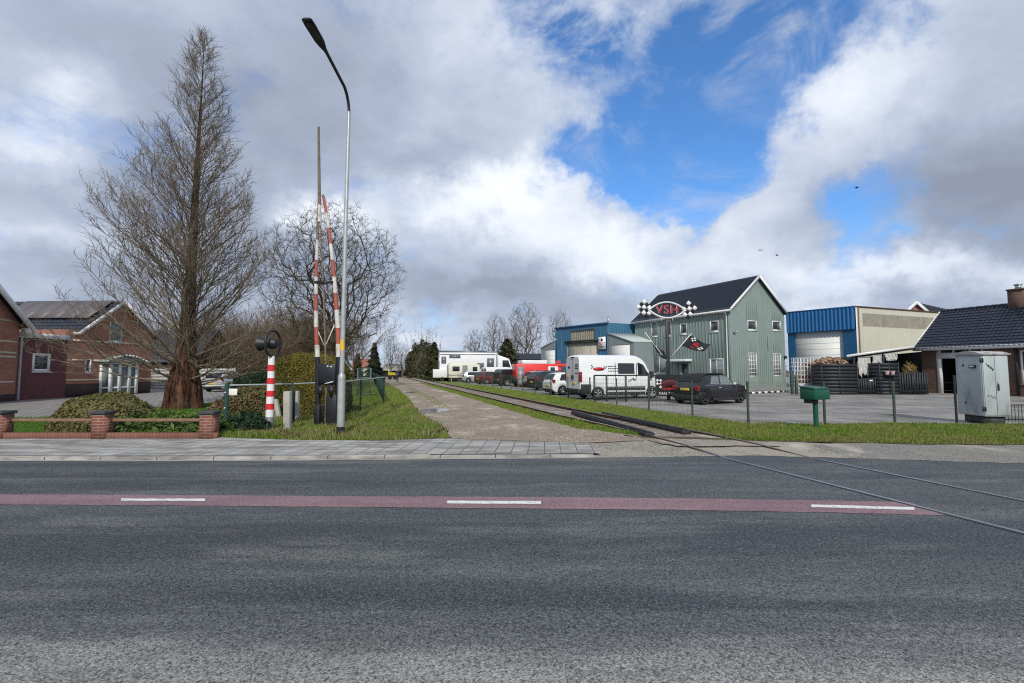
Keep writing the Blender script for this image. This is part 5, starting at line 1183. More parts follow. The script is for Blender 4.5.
def bush(name, label, cat, c, rad, n, size, mat, seed, sq=2.0, lump=.12, lf=1.5, core=True, group=None, aspect=1.7, depth=.22, corem=None):
    t = thing(name, label, cat, c, 0, group); rng = np.random.default_rng(seed); D, k = shell(None, n, rng, depth)
    q = (np.abs(D / np.array([1, 1, 1])) ** sq).sum(1) ** (-1 / sq)          # superellipsoid
    S = D * q[:, None]; lm = 1 + lump * nz(S, lf, seed) + lump * .6 * nz(S, lf * 3, seed + 9)
    P = S * (lm * k)[:, None] * np.array(rad); N = S / np.array(rad); N /= np.linalg.norm(N, axis=1)[:, None]
    P += np.array(c); V, F = leaf_mesh(P, N, size, rng, .7, aspect); raw_obj('foliage', V, F, mat, t)
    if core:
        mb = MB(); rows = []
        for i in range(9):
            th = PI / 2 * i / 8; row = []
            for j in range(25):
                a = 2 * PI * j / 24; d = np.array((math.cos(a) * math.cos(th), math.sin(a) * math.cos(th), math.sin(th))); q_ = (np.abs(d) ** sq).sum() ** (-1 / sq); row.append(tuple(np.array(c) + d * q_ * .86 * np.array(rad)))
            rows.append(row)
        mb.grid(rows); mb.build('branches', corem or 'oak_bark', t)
    return t
def at(u, v, y=None):
    return G(u, v) if y is None else PY(u, v, y)
c = Vector((PY(107, 420, 12.4).x, 12.4, .03)); bush('round_shrub', 'broad olive brown rounded shrub behind the low brick garden wall', 'shrub', c, (1.17, .95, PY(107, 394, 12.2).z - .03), 30000, .042, 'shrub_olive', 1, 2.3, .10, 2.0)
rngj = random.Random(8); jl = [('flat creeping juniper against the middle brick pillar', 128, 432, 11.3, .75, .42), ('flat creeping juniper below the big redwood trunk', 160, 425, 12.6, 1.2, .40), ('creeping juniper at the foot of the right brick pillar', 192, 431, 11.2, .85, .50), ('low spreading juniper behind the garden wall rail', 172, 432, 11.45, 1.0, .36), ('dark juniper mat beside the redwood roots', 203, 424, 13.2, .9, .38)]
for i, (lab, u, v, y, r, h) in enumerate(jl): bush('juniper', lab, 'shrub', Vector((PY(u, v, y).x, y, .03)), (r, r * .6, h), 5200, .06, 'juniper', 20 + i, 2.0, .38, 2.6, group='creeping junipers behind the garden wall', depth=.4, aspect=2.6)
# dark juniper by the green post
bush('juniper', 'dark low juniper between the green fence post and striped pole', 'shrub', Vector((PY(247, 425, 12).x, 12.0, .02)), (.62, .45, .42), 4200, .055, 'dark_hedge', 41, 2.0, .35, 2.8, depth=.4, aspect=2.4)
# ivy mound behind concrete posts
c = Vector((PY(262, 410, 17).x, 17.0, -.05)); bush('ivy_mound', 'mound of ivy and dead twigs behind the leaning concrete posts', 'ivy mound', c, (1.6, .7, PY(262, 387, 16.6).z + .05), 14000, .06, 'ivy', 42, 2.8, .12, 2.2)
# golden clipped hedge
hy = 17.3; c = Vector((PY(311, 420, hy).x, hy, -.06)); bush('clipped_hedge', 'clipped golden green conifer hedge with rounded top behind the barrier', 'hedge', c, ((PY(347, 400, hy).x - PY(275, 400, hy).x) / 2, 1.0, PY(311, 354.5, hy).z + .05), 62000, .034, 'gold_conifer', 43, 4.2, .05, 2.5, aspect=2.0, depth=.12)
# dark hedge in front of the wood
hy = 33; c = Vector((PY(254, 390, hy).x, hy, -.06)); bush('dark_hedge', 'dark green leafy hedge behind the ivy mound beside the wood', 'hedge', c, (1.35, .9, PY(254, 370, hy).z), 7000, .10, 'dark_hedge', 44, 3.2, .12, 2)
bush('dark_hedge', 'dark green low hedge left of the golden hedge at the wood edge', 'hedge', Vector((PY(282, 390, 35).x, 35, -.06)), (1.6, .9, 1.25), 6000, .10, 'dark_hedge', 45, 3.2, .12, 2)
bush('ivy_mound', 'dry brown twiggy shrub beside the right brick pillar', 'shrub', Vector((PY(217, 410, 15).x, 15, -.02)), (.32, .3, .55), 1500, .05, 'dead_leaf', 46, 2, .3, 2.5)

def spruce(name, label, base, H, rad, n, seed, mat='spruce', group=None, size=.22, power=.9, low=.04):
    t = thing(name, label, 'tree', base, 0, group); rng = np.random.default_rng(seed); f = rng.random(n) ** 1.25; a = rng.random(n) * 2 * PI
    lay = .5 + .5 * np.sin(f * H * 6.5 + np.sin(a * 2 + seed) * 1.6 + a); k = (rng.random(n) ** .45)
    lob = 1 + .22 * np.sin(a * 5 + f * 21) + .15 * np.sin(a * 9 + f * 37); r = rad * (1 - f) ** power * (0.62 + .38 * lay) * k * lob + .03
    P = np.stack([r * np.cos(a), r * np.sin(a), low * H + f * H * (1 - low) - .18 * r], 1) + np.array(base); N = np.stack([np.cos(a) * .5, np.sin(a) * .5, np.full(n, .9)], 1)
    V, F = leaf_mesh(P, N, size, rng, .5, 2.2); raw_obj('crown', V, F, mat, t)
    mb = MB(); mb.tube([base, Vector(base) + Vector((0, 0, H * .96))], [max(.06, H * .016), .015], 7); mb.build('trunk', 'oak_bark', t); return t
def up_to(u, vtop, y): return PY(u, vtop, y).z + .05
def gb(u, y): return Vector((PY(u, 380, y).x, y, -.05))
spruce('spruce_tree', 'dark pointed spruce at the far end of the path', gb(374, 86), up_to(374, 343.5, 86), 1.9, 5000, 1, size=.3)
spruce('spruce_tree', 'small distant spruce left of the path end behind the mast', gb(357.5, 98), up_to(357.5, 354, 98), 1.5, 2500, 2, size=.3)
spruce('conifer_tree', 'dark ivy covered conifer rising behind the white box truck', gb(507, 78), up_to(507, 340, 78), 2.6, 6000, 3, 'ivy_tree', size=.4, power=.6)
spruce('conifer_tree', 'pointed dark evergreen at the right end of the trackside bushes', gb(434, 80), up_to(434, 343, 80), 1.9, 5000, 4, 'ivy_tree', size=.32, power=.7)
for i, (lab, u, y, r, vt) in enumerate([('large ivy clad evergreen thicket beside the track', 423, 98, 3.3, 343), ('olive brown evergreen bush left of the trackside thicket', 413.5, 118, 2.3, 351), ('low dark evergreen bush right beside the rails', 431, 84, 1.7, 356), ('dark shrub at the edge of the yard behind the rails', 440, 72, 1.2, 362)]):
    bush('evergreen_bush', lab, 'bush', gb(u, y), (r, r * .8, up_to(u, vt, y)), 8000, .30, 'ivy_tree', 60 + i, 2.2, .28, 2.2, group='evergreen bushes beside the track', depth=.45)
T = Tree(77); R = T.r; tw = thing('bare_tree', 'thin leafless branches rising out of the trackside evergreen thicket', 'tree', gb(420, 100))
for i in range(46):
    b = gb(R.uniform(409, 435), R.uniform(95, 108)); P, RR = T.limb(b, (R.gauss(0, .18), R.gauss(0, .1), 1), R.uniform(6, 11), .06, .015, 5, wob=.08)
    for k in (2, 3, 4, 5):
        for _ in range(4): T.limb(P[k], Vector((R.gauss(0, .7), R.gauss(0, .7), .9)), R.uniform(.5, 1.6), .018, .01, 3, wob=.15)
T.build('crown', 'far_bark', tw)
RF = random.Random(9)
fH = up_to(526, 299, 92); ft = crown_tree('bare_tree', 'bare round crowned tree standing left of the blue hall', gb(526, 92), fH, 3.9, fH * .58, fH * .42, fH * .22, 720, 51, 'far_bark', .0155, 2, (.4, 1.0), 'bare trees beyond the parked vehicles')
fh_ = up_to(526, 299, 92)
for lab, u, y, vt, w in (('bare tree with upright crown behind the red crane truck', 495, 96, 311, .8), ('bare tree with thin crown behind the white box truck', 474, 100, 327, 1.0), ('bare tree top showing over the blue hall roof', 560, 98, 309, .9), ('pale bare birch at the end of the railway track', 391, 90, 330, .75), ('distant bare tree beyond the trackside bushes', 450, 120, 352, .9), ('bare tree behind the oak at the end of the path', 402, 110, 345, 1.1), ('bare tree far behind the white truck and conifer', 515, 112, 322, .9)):
    k = up_to(u, vt, y) / fh_; dup(ft, gb(u, y), RF.random() * 6.28, lab, (k * w, k * w, k))
# distant tree line closing the view, no single tree can be told apart
T = Tree(90); R = T.r
for i in range(900):
    y = R.uniform(150, 210); x = R.uniform(-1.1, 1.3) * y; H = R.uniform(4, 8) if x < -.4 * y else R.uniform(2.5, 5)
    P, RR = T.limb((x, y, -.1), (R.gauss(0, .08), R.gauss(0, .08), 1), H, .12, .03, 4, wob=.06)
    for k in (1, 2, 3, 4):
        for _ in range(3): T.limb(P[k], Vector((R.gauss(0, .7), R.gauss(0, .7), .8)), H * R.uniform(.15, .35), .05, .025, 2, wob=.15)
V, F = seg_mesh(T.S, 3); tag(raw_obj('far_woods', V, F, 'far_bark'), 'distant leafless tree line on the horizon', 'woods', kind='stuff')

# grass blades --------------------------------------------------
def in_poly(X, Y, poly):
    ins = np.zeros(len(X), bool); j = len(poly) - 1
    for i in range(len(poly)):
        xi, yi = poly[i]; xj, yj = poly[j]
        c = ((yi > Y) != (yj > Y)) & (X < (xj - xi) * (Y - yi) / (yj - yi + 1e-12) + xi); ins ^= c; j = i
    return ins
def ghv(Y): return np.where(Y < 10.7, .05, np.where(Y < 16, .05 - .1 * (Y - 10.7) / 5.3, -.05))
def blades(label, poly, n, hmin, hmax, mat, seed, ymax=60, near=9.0, w=.007, clump=.5, lean=.35, name='grass'):
    rng = np.random.default_rng(seed); px = np.array(poly); x0, x1 = px[:, 0].min(), px[:, 0].max(); y0, y1 = px[:, 1].min(), min(ymax, px[:, 1].max()); out = []
    tot = 0
    while tot < n:
        m = n * 3; inv = rng.uniform(1 / y1, 1 / y0, m); Y = 1 / inv; X = rng.uniform(x0, x1, m); k = in_poly(X, Y, poly) & (np.abs(X) < 1.25 * Y + 2); out.append(np.stack([X[k], Y[k]], 1)); tot += k.sum()
        if len(out) > 40: break
    Q = np.concatenate(out)[:n]; X, Y = Q[:, 0], Q[:, 1]; N = len(X); nzv = np.array([mnoise.noise((a * 1.3, b * 1.3, seed)) + .6 * mnoise.noise((a * 4, b * 4, seed)) for a, b in Q])
    H = rng.uniform(hmin, hmax, N) * np.clip(1 + clump * nzv * 1.6, .25, 2.2); far = np.maximum(1, Y / 13); a = rng.random(N) * 2 * PI; ww = w * far * rng.uniform(.7, 1.4, N)
    l = rng.normal(0, lean, (N, 2)) * H[:, None]; B = np.stack([X, Y, ghv(Y) + .003], 1); S = np.stack([np.cos(a) * ww, np.sin(a) * ww, np.zeros(N)], 1)
    M1 = B + np.stack([l[:, 0] * .35, l[:, 1] * .35, H * .6], 1); T1 = B + np.stack([l[:, 0], l[:, 1], H * .98], 1)
    V = np.stack([B - S, B + S, M1 + S * .7, T1, M1 - S * .7], 1).reshape(-1, 3); F = (np.arange(N) * 5)[:, None] + np.array([[0, 1, 2, 3, 4]])
    return tag(raw_obj(name, V, F, mat), label, 'grass', kind='stuff')
inner = lambda P: P
blades('rough grass on the verge beside the gravel path and street lamp', VL, 70000, .035, .115, 'grass_blade', 1, ymax=45)
blades('straw coloured tufts in the verge grass beside the lamp', VL, 6500, .05, .15, 'dry_grass', 2, ymax=22, clump=1.0)
blades('short grass on the verge between track and yard fence', VR2, 72000, .03, .085, 'grass_blade', 3, ymax=50)
blades('dry blades in the verge grass by the grey cabinet', VR2, 6000, .03, .08, 'dry_grass', 4, ymax=20, clump=1.0)
blades('bright short grass of the front garden lawn', LW, 42000, .025, .06, 'lawn_blade', 5, ymax=26)
# grass strip between path and rail, and along the wheel tracks
GS = GS
blades('thin grass growing between the rails and gravel path', GS, 12000, .025, .08, 'grass_blade', 6, ymax=50)
cl_ = [G(u, v) for u, v in ((447, 408), (428, 397), (413, 390), (402, 383.5), (396, 380))]
CS = [(p.x - .20 - .004 * p.y, p.y) for p in cl_] + [(p.x + .20 + .003 * p.y, p.y) for p in cl_[::-1]]
blades('grass strip along the middle of the gravel path', CS, 1100, .02, .05, 'grass_blade', 7, ymax=60)
# fallen leaves at the verge edge
rng = np.random.default_rng(3); PL = [(p.x, p.y) for p in (G(226, 436), G(300, 439), G(300, 434), G(262, 428), G(228, 430))]
X = rng.uniform(-7, -4, 4000); Y = rng.uniform(9.9, 12.5, 4000); k = in_poly(X, Y, PL); Pq = np.stack([X[k], Y[k], ghv(Y[k]) + rng.uniform(.01, .06, k.sum())], 1)
V, F = leaf_mesh(Pq, np.tile(np.array([[0, 0, 1.0]]), (len(Pq), 1)), .05, rng, .5, 1.5); tag(raw_obj('leaf_litter', V, F, 'dead_leaf'), 'brown fallen leaves at the verge edge by the striped pole', 'leaf litter', kind='stuff')
# ------------------------------------------------------------------ street furniture
def P3(p): return Vector((p[0], p[1], p[2]))
# street lamp
b = G(340.4, 435.4); x0, y0 = b.x, b.y
sl_ = thing('street_lamp', 'tall grey street lamp with dark curved arm reaching over the road', 'street lamp', b)
zj = PY(341, 376, y0).z
mb = MB(); mb.tube([(x0, y0, -.05), (x0, y0, zj - .05), (x0, y0, zj), (x0, y0, zj + .06)], [.088, .085, .085, .058], 20)
mb.tube([(x0, y0, zj + .05), (x0 + .01, y0, 5), (x0 + .03, y0, 8.02)], [.056, .050, .040], 16); sp_ = mb.build('pole', 'galv_steel', sl_, auto=.6)
mb = MB(); mb.tube([(x0, y0, -.05), (x0, y0, PY(340, 426.5, y0).z)], .094, 20); mb.build('base_sleeve', 'dark_steel', sp_, auto=.6)
mb = MB(); zs_ = PY(341, 345, y0).z; mb.tube([(x0, y0, zs_ - .13), (x0, y0, zs_ + .13)], .0565, 16, cap=False); stk = mb.build('sticker', 'sign_yellow', sp_, auto=.6)
mb = MB(); pts = [(x0 + .03, y0, 7.98)]
for i in range(0, 11): th = math.radians(72) * i / 10; pts.append((x0 + .03 - .01 * i / 10, y0 - .48 * (1 - math.cos(th)), 8.02 + .48 * math.sin(th)))
for i in range(1, 5): pts.append((x0 + .02 - .05 * i / 4, pts[11][1] - .26 * i, pts[11][2] + .045 * i))
mb.tube(pts, [.036] * len(pts), 14); mb.build('arm', 'dark_steel', sl_, auto=.8)
e = Vector(pts[-1]); dr = Vector((-.03, -1, .03)).normalized(); sd_ = Vector((1, -.03, 0)); upv = Vector((0, .03, 1))
mb = MB(); stn = [(-.12, .045, .045), (.0, .05, .055), (.10, .085, .06), (.30, .135, .05), (.80, .15, .04), (.98, .14, .03), (1.0, .11, .02)]
rows = []; stn = [(l * .86, w * .74, h) for l, w, h in stn]
for l, w, h in stn:
    c = e + dr * l; rows.append([c + sd_ * w - upv * h * .6, c + sd_ * w + upv * h * .2, c + sd_ * w * .6 + upv * h, c - sd_ * w * .6 + upv * h, c - sd_ * w + upv * h * .2, c - sd_ * w - upv * h * .6, c + sd_ * w - upv * h * .6])
mb.grid(rows); mb.poly(rows[0][:-1]); mb.poly(rows[-1][:-1]); hd_ = mb.build('lamp_head', 'dark_steel', sl_)
mb = MB(); q = [e + dr * l + sd_ * w * s - upv * .036 for l, w, s in ((.32, .085, 1), (.78, .085, 1), (.78, .085, -1), (.32, .085, -1))]; mb.prism(q, upv * -.006); mb.build('lamp_glass', 'trim_black', hd_)

# railway barrier with its two rods raised to a point
by = 13.2; bz = gh(by); P_ = lambda u, v: PY(u, v, by)
br_ = thing('level_crossing_barrier', 'raised level crossing barrier with faded red and white rods on black machine', 'barrier', Vector((P_(329, 420).x, by, bz)))
mb = MB(); X = lambda u: P_(u, 400).x; Zv = lambda v: P_(329, v).z
mb.box(X(316.4), X(322), by - .16, by + .2, bz - .05, Zv(405)); mb.box(X(327.5), X(338), by - .12, by + .25, bz - .05, Zv(395)); mb.box(X(318), X(337), by - .05, by + .2, bz - .02, bz + .12); mbase = mb.build('machine_base', 'black_paint', br_, bevel=.015)
mb = MB(); mb.box(X(319.4), X(336.5), by - .14, by + .2, Zv(383), Zv(364)); mb.box(X(320), X(336), by - .1, by + .16, Zv(372), Zv(383) - .05); mb.build('machine_box', 'black_paint', br_, bevel=.02)
mb = MB()
for s0, s1 in ((319.5, 325), (330, 336)): mb.prism([P3((X(s0), by - .19, Zv(386))), P3((X(s1), by - .19, Zv(386))), P3((X(s1) - .02, by - .19, Zv(392))), P3(((X(s0) + X(s1)) / 2, by - .19, Zv(397))), P3((X(s0) + .02, by - .19, Zv(392)))], (0, .08, 0))
mb.build('counterweight', 'dark_steel', br_)
mb = MB()
for uu, vv in ((329, 366.5), (332.4, 366.8)): mb.lathe([(0, 0), (.028, .0), (.028, .02), (0, .03)], (X(uu), by - .14, Zv(vv)), (0, -1, 0), 10)
mb.beam((X(327), by - .17, Zv(383.5)), (X(335), by - .17, Zv(381.5)), .03, .03); mb.build('bolt_heads', 'lamp_clear', br_)
def rod(name, a, b, bands, r0, r1, root):
    """bands: list of (t0, t1, material index)"""
    o = None; mb = MB(); a, b = Vector(a), Vector(b)
    for t0, t1, m in bands: mb.cur = m; mb.tube([a.lerp(b, t0), a.lerp(b, t1)], [lerp(r0, r1, t0), lerp(r0, r1, t1)], 12, cap=True)
    return mb.build(name, ['faded_white', 'faded_red', 'black_paint', 'weathered_wood'], root, auto=.7, fixn=False)
lw = [P_(317.8, 402), P_(316.2, 357), P_(315.4, 345), P_(316, 320), P_(317.2, 300), P_(318.4, 262), P_(319.0, 205)]
def bandrod(name, us, vs, mats, r0, r1):
    mb = MB(); n = len(us) - 1
    for i in range(n): mb.cur = mats[i]; mb.tube([P_(us[i], vs[i]), P_(us[i + 1], vs[i + 1])], [lerp(r0, r1, i / n), lerp(r0, r1, (i + 1) / n)], 12)
    return mb.build(name, ['faded_white', 'faded_red', 'black_paint', 'weathered_wood'], br_, auto=.7)
bandrod('barrier_rod', [318.0, 317.6, 317.0, 316.2, 315.8, 315.9, 316.2, 316.8, 317.5, 318.2, 319], [404, 357, 345, 327, 311, 294, 277, 260, 240, 222, 203], [2, 0, 1, 0, 1, 0, 1, 0, 3, 3], .072, .038)
bandrod('barrier_rod', [337.5, 338.6, 338.4, 338.0, 336.6, 335.4, 334, 332.4, 330.6, 328.7, 326.4, 323.5, 322.6], [404, 357, 344, 328, 310, 293, 277, 260, 244, 228, 213, 197, 195], [2, 0, 1, 0, 1, 0, 1, 0, 1, 0, 1, 3], .078, .036)
bandrod('barrier_tip', [319.4, 319.4, 319.0, 318.6], [222, 205, 165, 127], [0, 3, 3], .055, .033)
mb = MB(); mb.tube([P_(326.5, 420), P_(325.2, 340), P_(322.6, 270), P_(320.5, 225)], [.026, .026, .024, .02], 8); mb.build('centre_rod', 'weathered_wood', br_, auto=.7)
mb = MB(); mb.beam(P_(316, 282.5), P_(333, 282.5), .05, .05); mb.tube([P_(317, 329), P_(325, 347), P_(334.5, 325)], .016, 6); mb.build('brace', 'faded_white', br_)
mb = MB(); mb.beam(P_(315, 282.5) + Vector((0, -.03, 0)), P_(334, 282.5) + Vector((0, -.03, 0)), .06, .07); mb.build('cross_bar', 'dark_steel', br_)

# red and white striped signal pole with black hoop
b = G(269.2, 430.5); py_ = b.y; Q = lambda u, v: PY(u, v, py_)
st = thing('signal_post', 'red and white banded crossing signal post topped by a black oval lamp hood', 'signal', b)
mb = MB(); vs_ = [356, 364.8, 371, 378, 383.8, 390.7, 396.4, 403.5, 409.3, 416.7]; zz = [Q(270, v).z for v in vs_]; zz[-1] = zz[-1]
for i in range(9): mb.cur = i % 2; r = lerp(.082, .100, i / 9); mb.tube([(b.x, py_, zz[i + 1]), (b.x, py_, zz[i])], [r + (.008 if i % 2 else 0)] * 2, 18)
mb.build('banded_pole', ['pole_white', 'red_paint'], st, auto=.6)
mb = MB(); mb.tube([(b.x, py_, -.05), (b.x, py_, zz[-1])], .105, 18); mb.build('pole_foot', 'zinc', st, auto=.6)
hc = Q(271.5, 343.5); hc.x = b.x + .03; ca_, sa_ = math.cos(1.46), math.sin(1.46); hv = Vector((ca_, sa_, 0)); hn = Vector((-sa_, ca_, 0)); hn = -hn if hn.x > 0 else hn
mb = MB(); ring = [hc + hv * (.33 * math.cos(2 * PI * i / 28)) + Vector((0, 0, .345 * math.sin(2 * PI * i / 28))) for i in range(29)]; mb.tube(ring, .033, 8, cap=False)
mb.tube([hc - hv * .12 - Vector((0, 0, .31)), (b.x, py_, zz[0] - .02)], .03, 8); mb.tube([hc + hv * .12 - Vector((0, 0, .31)), (b.x, py_, zz[0] - .02)], .03, 8); mb.build('hoop', 'dark_steel', st, auto=.8)
mb = MB(); mb.lathe([(0, -.12), (.10, -.11), (.14, -.03), (.15, .03), (.15, .05), (.10, .05), (0, .05)], hc, hn, 18); mb.beam(hc - hv * .32, hc + hv * .32, .04, .04); lb = mb.build('lamp_body', 'dark_steel', st, auto=.8)
mb = MB(); mb.lathe([(.10, .05), (.13, .20), (.21, .36), (.20, .36), (.12, .20), (.09, .05)], hc + Vector((0, 0, .0)), hn, 18); mb.build('lamp_hood', 'dark_steel', lb, auto=.8)

# concrete posts and the metal piece between them
for lab, (u0, v0), (u1, v1), w in (('square weathered concrete post right of the striped signal post, nearest the pavement', (287.8, 431), (287.8, 391.3), .165), ('concrete post standing close behind the nearest one beside the black bracket', (296.5, 421), (296.2, 391), .165), ('short concrete post in front of the ivy mound below the white notice', (246.5, 415), (246.5, 394.5), .165), ('concrete post leaning left behind the striped signal post', (280.2, 418.5), (275.5, 399.5), .14)):
    p = G(u0, v0); q = PY(u1, v1, p.y + (.12 if 'leaning' in lab else 0)); mb = MB(); mb.beam(p - Vector((0, 0, .15)), q, w, w, up=(0, 1, 0)); tag(mb.build('concrete_post', 'concrete', bevel=.012), lab, 'post', 'old concrete crossing posts')
p = G(292.3, 424); mb = MB(); zt_ = PY(292, 391, p.y).z; mb.box(p.x - .055, p.x + .055, p.y - .02, p.y + .03, -.02, zt_)
fr0 = thing('marker_board', 'narrow black marker board with white slashes between two concrete posts', 'marker', p); mb.build('board', 'dark_steel', fr0)
mb = MB()
for v in (397, 408): c = PY(292.4, v, p.y); mb.prism([P3((c.x - .03, p.y - .024, c.z - .09)), P3((c.x + .02, p.y - .024, c.z - .02)), P3((c.x + .03, p.y - .024, c.z + .10)), P3((c.x - .01, p.y - .024, c.z + .05))], (0, -.004, 0))
mb.build('slash', 'sign_white', fr0)

# green pipe fence at the left garden corner
gf = thing('pipe_fence', 'green pipe rail fence running from the brick pillar behind the barrier', 'fence', PY(227, 428, 12.0) * Vector((1, 1, 0)) if False else Vector((PY(227, 428, 12).x, 12.0, gh(12))))
pl = [PY(205, 386.2, 11.8), PY(227, 385.4, 12.0), PY(292, 384, 13.3), PY(345, 381.6, 15.4), PY(361, 379.8, 18.6), PY(384.4, 377.2, 22.6)]
mb = MB(); mb.tube(pl, [.024] * len(pl), 8); mb.build('top_rail', 'galv_steel', gf, auto=.8)
for p in pl[1:]: mb = MB(); mb.tube([(p.x, p.y, gh(p.y) - .1), (p.x, p.y, p.z + .03)], .038 if p != pl[1] else .055, 10); mb.build('post', 'green_metal', gf, auto=.6)
mb = MB(); p = pl[1]
for z in (.2, .62, 1.02): mb.lathe([(0, .02), (.02, .02), (.02, 0), (0, 0)], (p.x, p.y - .055, z), (0, -1, 0), 8)
mb.build('bolt_heads', 'lamp_clear', gf)
mb = MB()
for a, c in zip(pl[3:-1], pl[4:]):
    for k in range(6):
        z = .12 + k * .2; mb.beam((a.x, a.y, gh(a.y) + z), (c.x, c.y, gh(c.y) + z), .006, .006)
    L = int((c - a).length / .12)
    for k in range(L): q = a.lerp(c, k / L); mb.beam((q.x, q.y, gh(q.y) + .05), (q.x, q.y, q.z), .006, .006)
mb.build('wire_mesh', 'mesh_dark', gf)
s0, s1 = PY(231.3, 388.6, 12.1), PY(239.2, 395, 12.1)
mb = MB(); mb.box(s0.x, s1.x, 12.0, 12.012, s1.z, s0.z); tag(mb.build('notice_plate', 'ivory_sign', bevel=.004), 'small white notice plate hanging from the green pipe fence', 'notice')
# mesh fence running away beside the path
mf = thing('mesh_fence', 'dark green mesh fence receding along the left side of the gravel path', 'fence', Vector((pl[-1].x, pl[-1].y, -.05)))
mp = [Vector((pl[-1].x - .2957 * k * 1.05, pl[-1].y + k, -.05)) for k in range(0, 46, 3)]
for p in mp: mb = MB(); mb.tube([p - Vector((0, 0, .1)), p + Vector((0, 0, 1.28))], .035, 8); mb.build('post', 'green_metal', mf)
mb = MB(); a, c = mp[0], mp[-1]; mb.beam(a + Vector((0, 0, 1.25)), c + Vector((0, 0, 1.25)), .04, .04)
for k in range(8): mb.beam(a + Vector((0, 0, .08 + k * .16)), c + Vector((0, 0, .08 + k * .16)), .008, .008)
for k in range(420): q = a.lerp(c, k / 420); mb.beam(q + Vector((0, 0, .05)), q + Vector((0, 0, 1.25)), .008, .008)
mb.build('wire_mesh', 'mesh_dark', mf)
gp = thing('garden_gate', 'grey green mesh gate panel standing across the grass beside the hedge', 'gate', Vector((PY(364.5, 380, 29).x, 29, -.05)))
a, c = PY(357.8, 368.2, 29), PY(371, 368.2, 29); zb_ = -.02
mb = MB()
for p in (a, c): mb.beam((p.x, 29, zb_), (p.x, 29, a.z), .06, .06)
for z in (a.z, PY(360, 377.6, 29).z, .1): mb.beam((a.x, 29, z), (c.x, 29, z), .05, .05)
mb.build('gate_frame', 'mesh_grey', gp)
mb = MB()
for k in range(1, 17): x = lerp(a.x, c.x, k / 17); mb.beam((x, 29, .1), (x, 29, a.z), .012, .012)
for k in range(1, 14): z = lerp(.1, a.z, k / 14); mb.beam((a.x, 29, z), (c.x, 29, z), .01, .01)
mb.build('wire_mesh', 'green_metal', gp)

# low garden wall with pillars and rails
gw = thing('garden_wall', 'low brick garden edging with three capped pillars and brown wooden rails', 'garden wall', (-9, 10.35, .05))
yw = 10.6; xr = PY(222, 430, yw).x
mb = MB(); mb.box(-30, xr - .1, yw - .06, yw + .07, 0.0, PY(60, 432.6, yw).z); mb.build('edging', 'brick_edging', gw)
for (u0, u1, w) in ((-12, 0.5, .62), (91, 103.5, .34), (199, 211.5, .36)):
    xa, xb = PY(u0, 420, yw - .14).x, PY(u1, 420, yw - .14).x; zt_ = PY(100, 414.2, yw - .1).z
    mb = MB(); mb.box(xa, xb, yw - .13, yw + .15, 0, zt_); pi_ = mb.build('pillar', 'brick_pillar' , gw)
    mb = MB(); mb.box(xa - .035, xb + .035, yw - .165, yw + .185, zt_ + .001, zt_ + .07); mb.build('cap', 'concrete' if False else 'dark_cap', pi_, bevel=.01)
xs_ = [(PY(2, 420, yw).x, PY(91, 420, yw).x), (PY(108, 420, yw).x - .1, PY(199, 420, yw).x)]; zr_ = PY(60, 420.6, yw).z
for a_, c_ in xs_: mb = MB(); mb.box(a_ - .05, c_ + .05, yw + .08, yw + .14, zr_ - .03, zr_ + .035); mb.build('rail', 'rail_wood', gw, bevel=.008)
mb = MB(); mb.box(-24, PY(-10, 420, yw).x, yw + .08, yw + .14, zr_ - .03, zr_ + .035); mb.build('rail', 'rail_wood', gw)

# yard fence along the track and round the corner
yf = thing('yard_fence', 'green post and wire fence round the workshop yard beside the track', 'fence', Vector((corner[0].x, corner[0].y, gh(corner[0].y))))
def yline(u): y = 11.27 / ((u - 512) / 460 + .2957); return Vector((fence_line(y), y, gh(y)))
posts = [yline(u) for u in (452, 461, 470, 478.5, 485.5, 492.6, 501.6, 511, 522.5, 535, 550.7, 568, 589.5, 616, 648, 691)] + [Vector(p) for p in corner]
tz = lambda p: p.z + 1.27
for i, p in enumerate(posts):
    mb = MB(); w = .036 if i < len(posts) - 1 else .03
    mb.tube([p - Vector((0, 0, .1)), Vector((p.x, p.y, tz(p) if i < 19 else 1.45))], w, 10); mb.build('post', 'olive_metal' if i < 19 else 'dark_steel', yf, auto=.6)
mb = MB()
for a, c in zip(posts[:-1], posts[1:]):
    for k in range(6): z = .1 + k * .225; mb.beam(a + Vector((0, 0, z)), c + Vector((0, 0, z)), .005, .005)
    L = max(2, int((c - a).length / .25)); near_ = a.y > 17.0
    if near_:
        for k in range(L): q = a.lerp(c, k / L); w_ = .0035 if a.y < 30 else .010; mb.beam(q + Vector((0, 0, .08)), q + Vector((0, 0, 1.22)), w_, w_)
mb.build('wire_mesh', 'olive_metal', yf)
# inner gate with banner
iy = 24.3; ig = thing('yard_gate', 'black topped mesh gate inside the yard in front of the white van', 'gate', Vector((PY(650, 400, iy).x, iy, -.05)))
zt_ = PY(650, 375.4, iy).z; xa, xb = PY(594, 380, iy).x, PY(706, 380, iy).x
mb = MB(); mb.beam((xa, iy, zt_), (xb, iy, zt_), .05, .07); mb.beam((xa, iy, .03), (xb, iy, .03), .04, .05); mb.build('gate_frame', 'dark_steel', ig)
for u in (594.3, 606.5, 625.7, 649, 699.5): x = PY(u, 380, iy).x; mb = MB(); mb.beam((x, iy, -.1), (x, iy, zt_ + (.12 if u > 640 else .0)), .09, .09, up=(0, 1, 0)); mb.build('post', 'olive_metal', ig)
mb = MB(); n = 46
for k in range(n): x = lerp(xa, xb, k / n); mb.beam((x, iy, .05), (x, iy, zt_), .008, .008)
for k in range(6): z = lerp(.05, zt_, k / 6); mb.beam((xa, iy, z), (xb, iy, z), .008, .008)
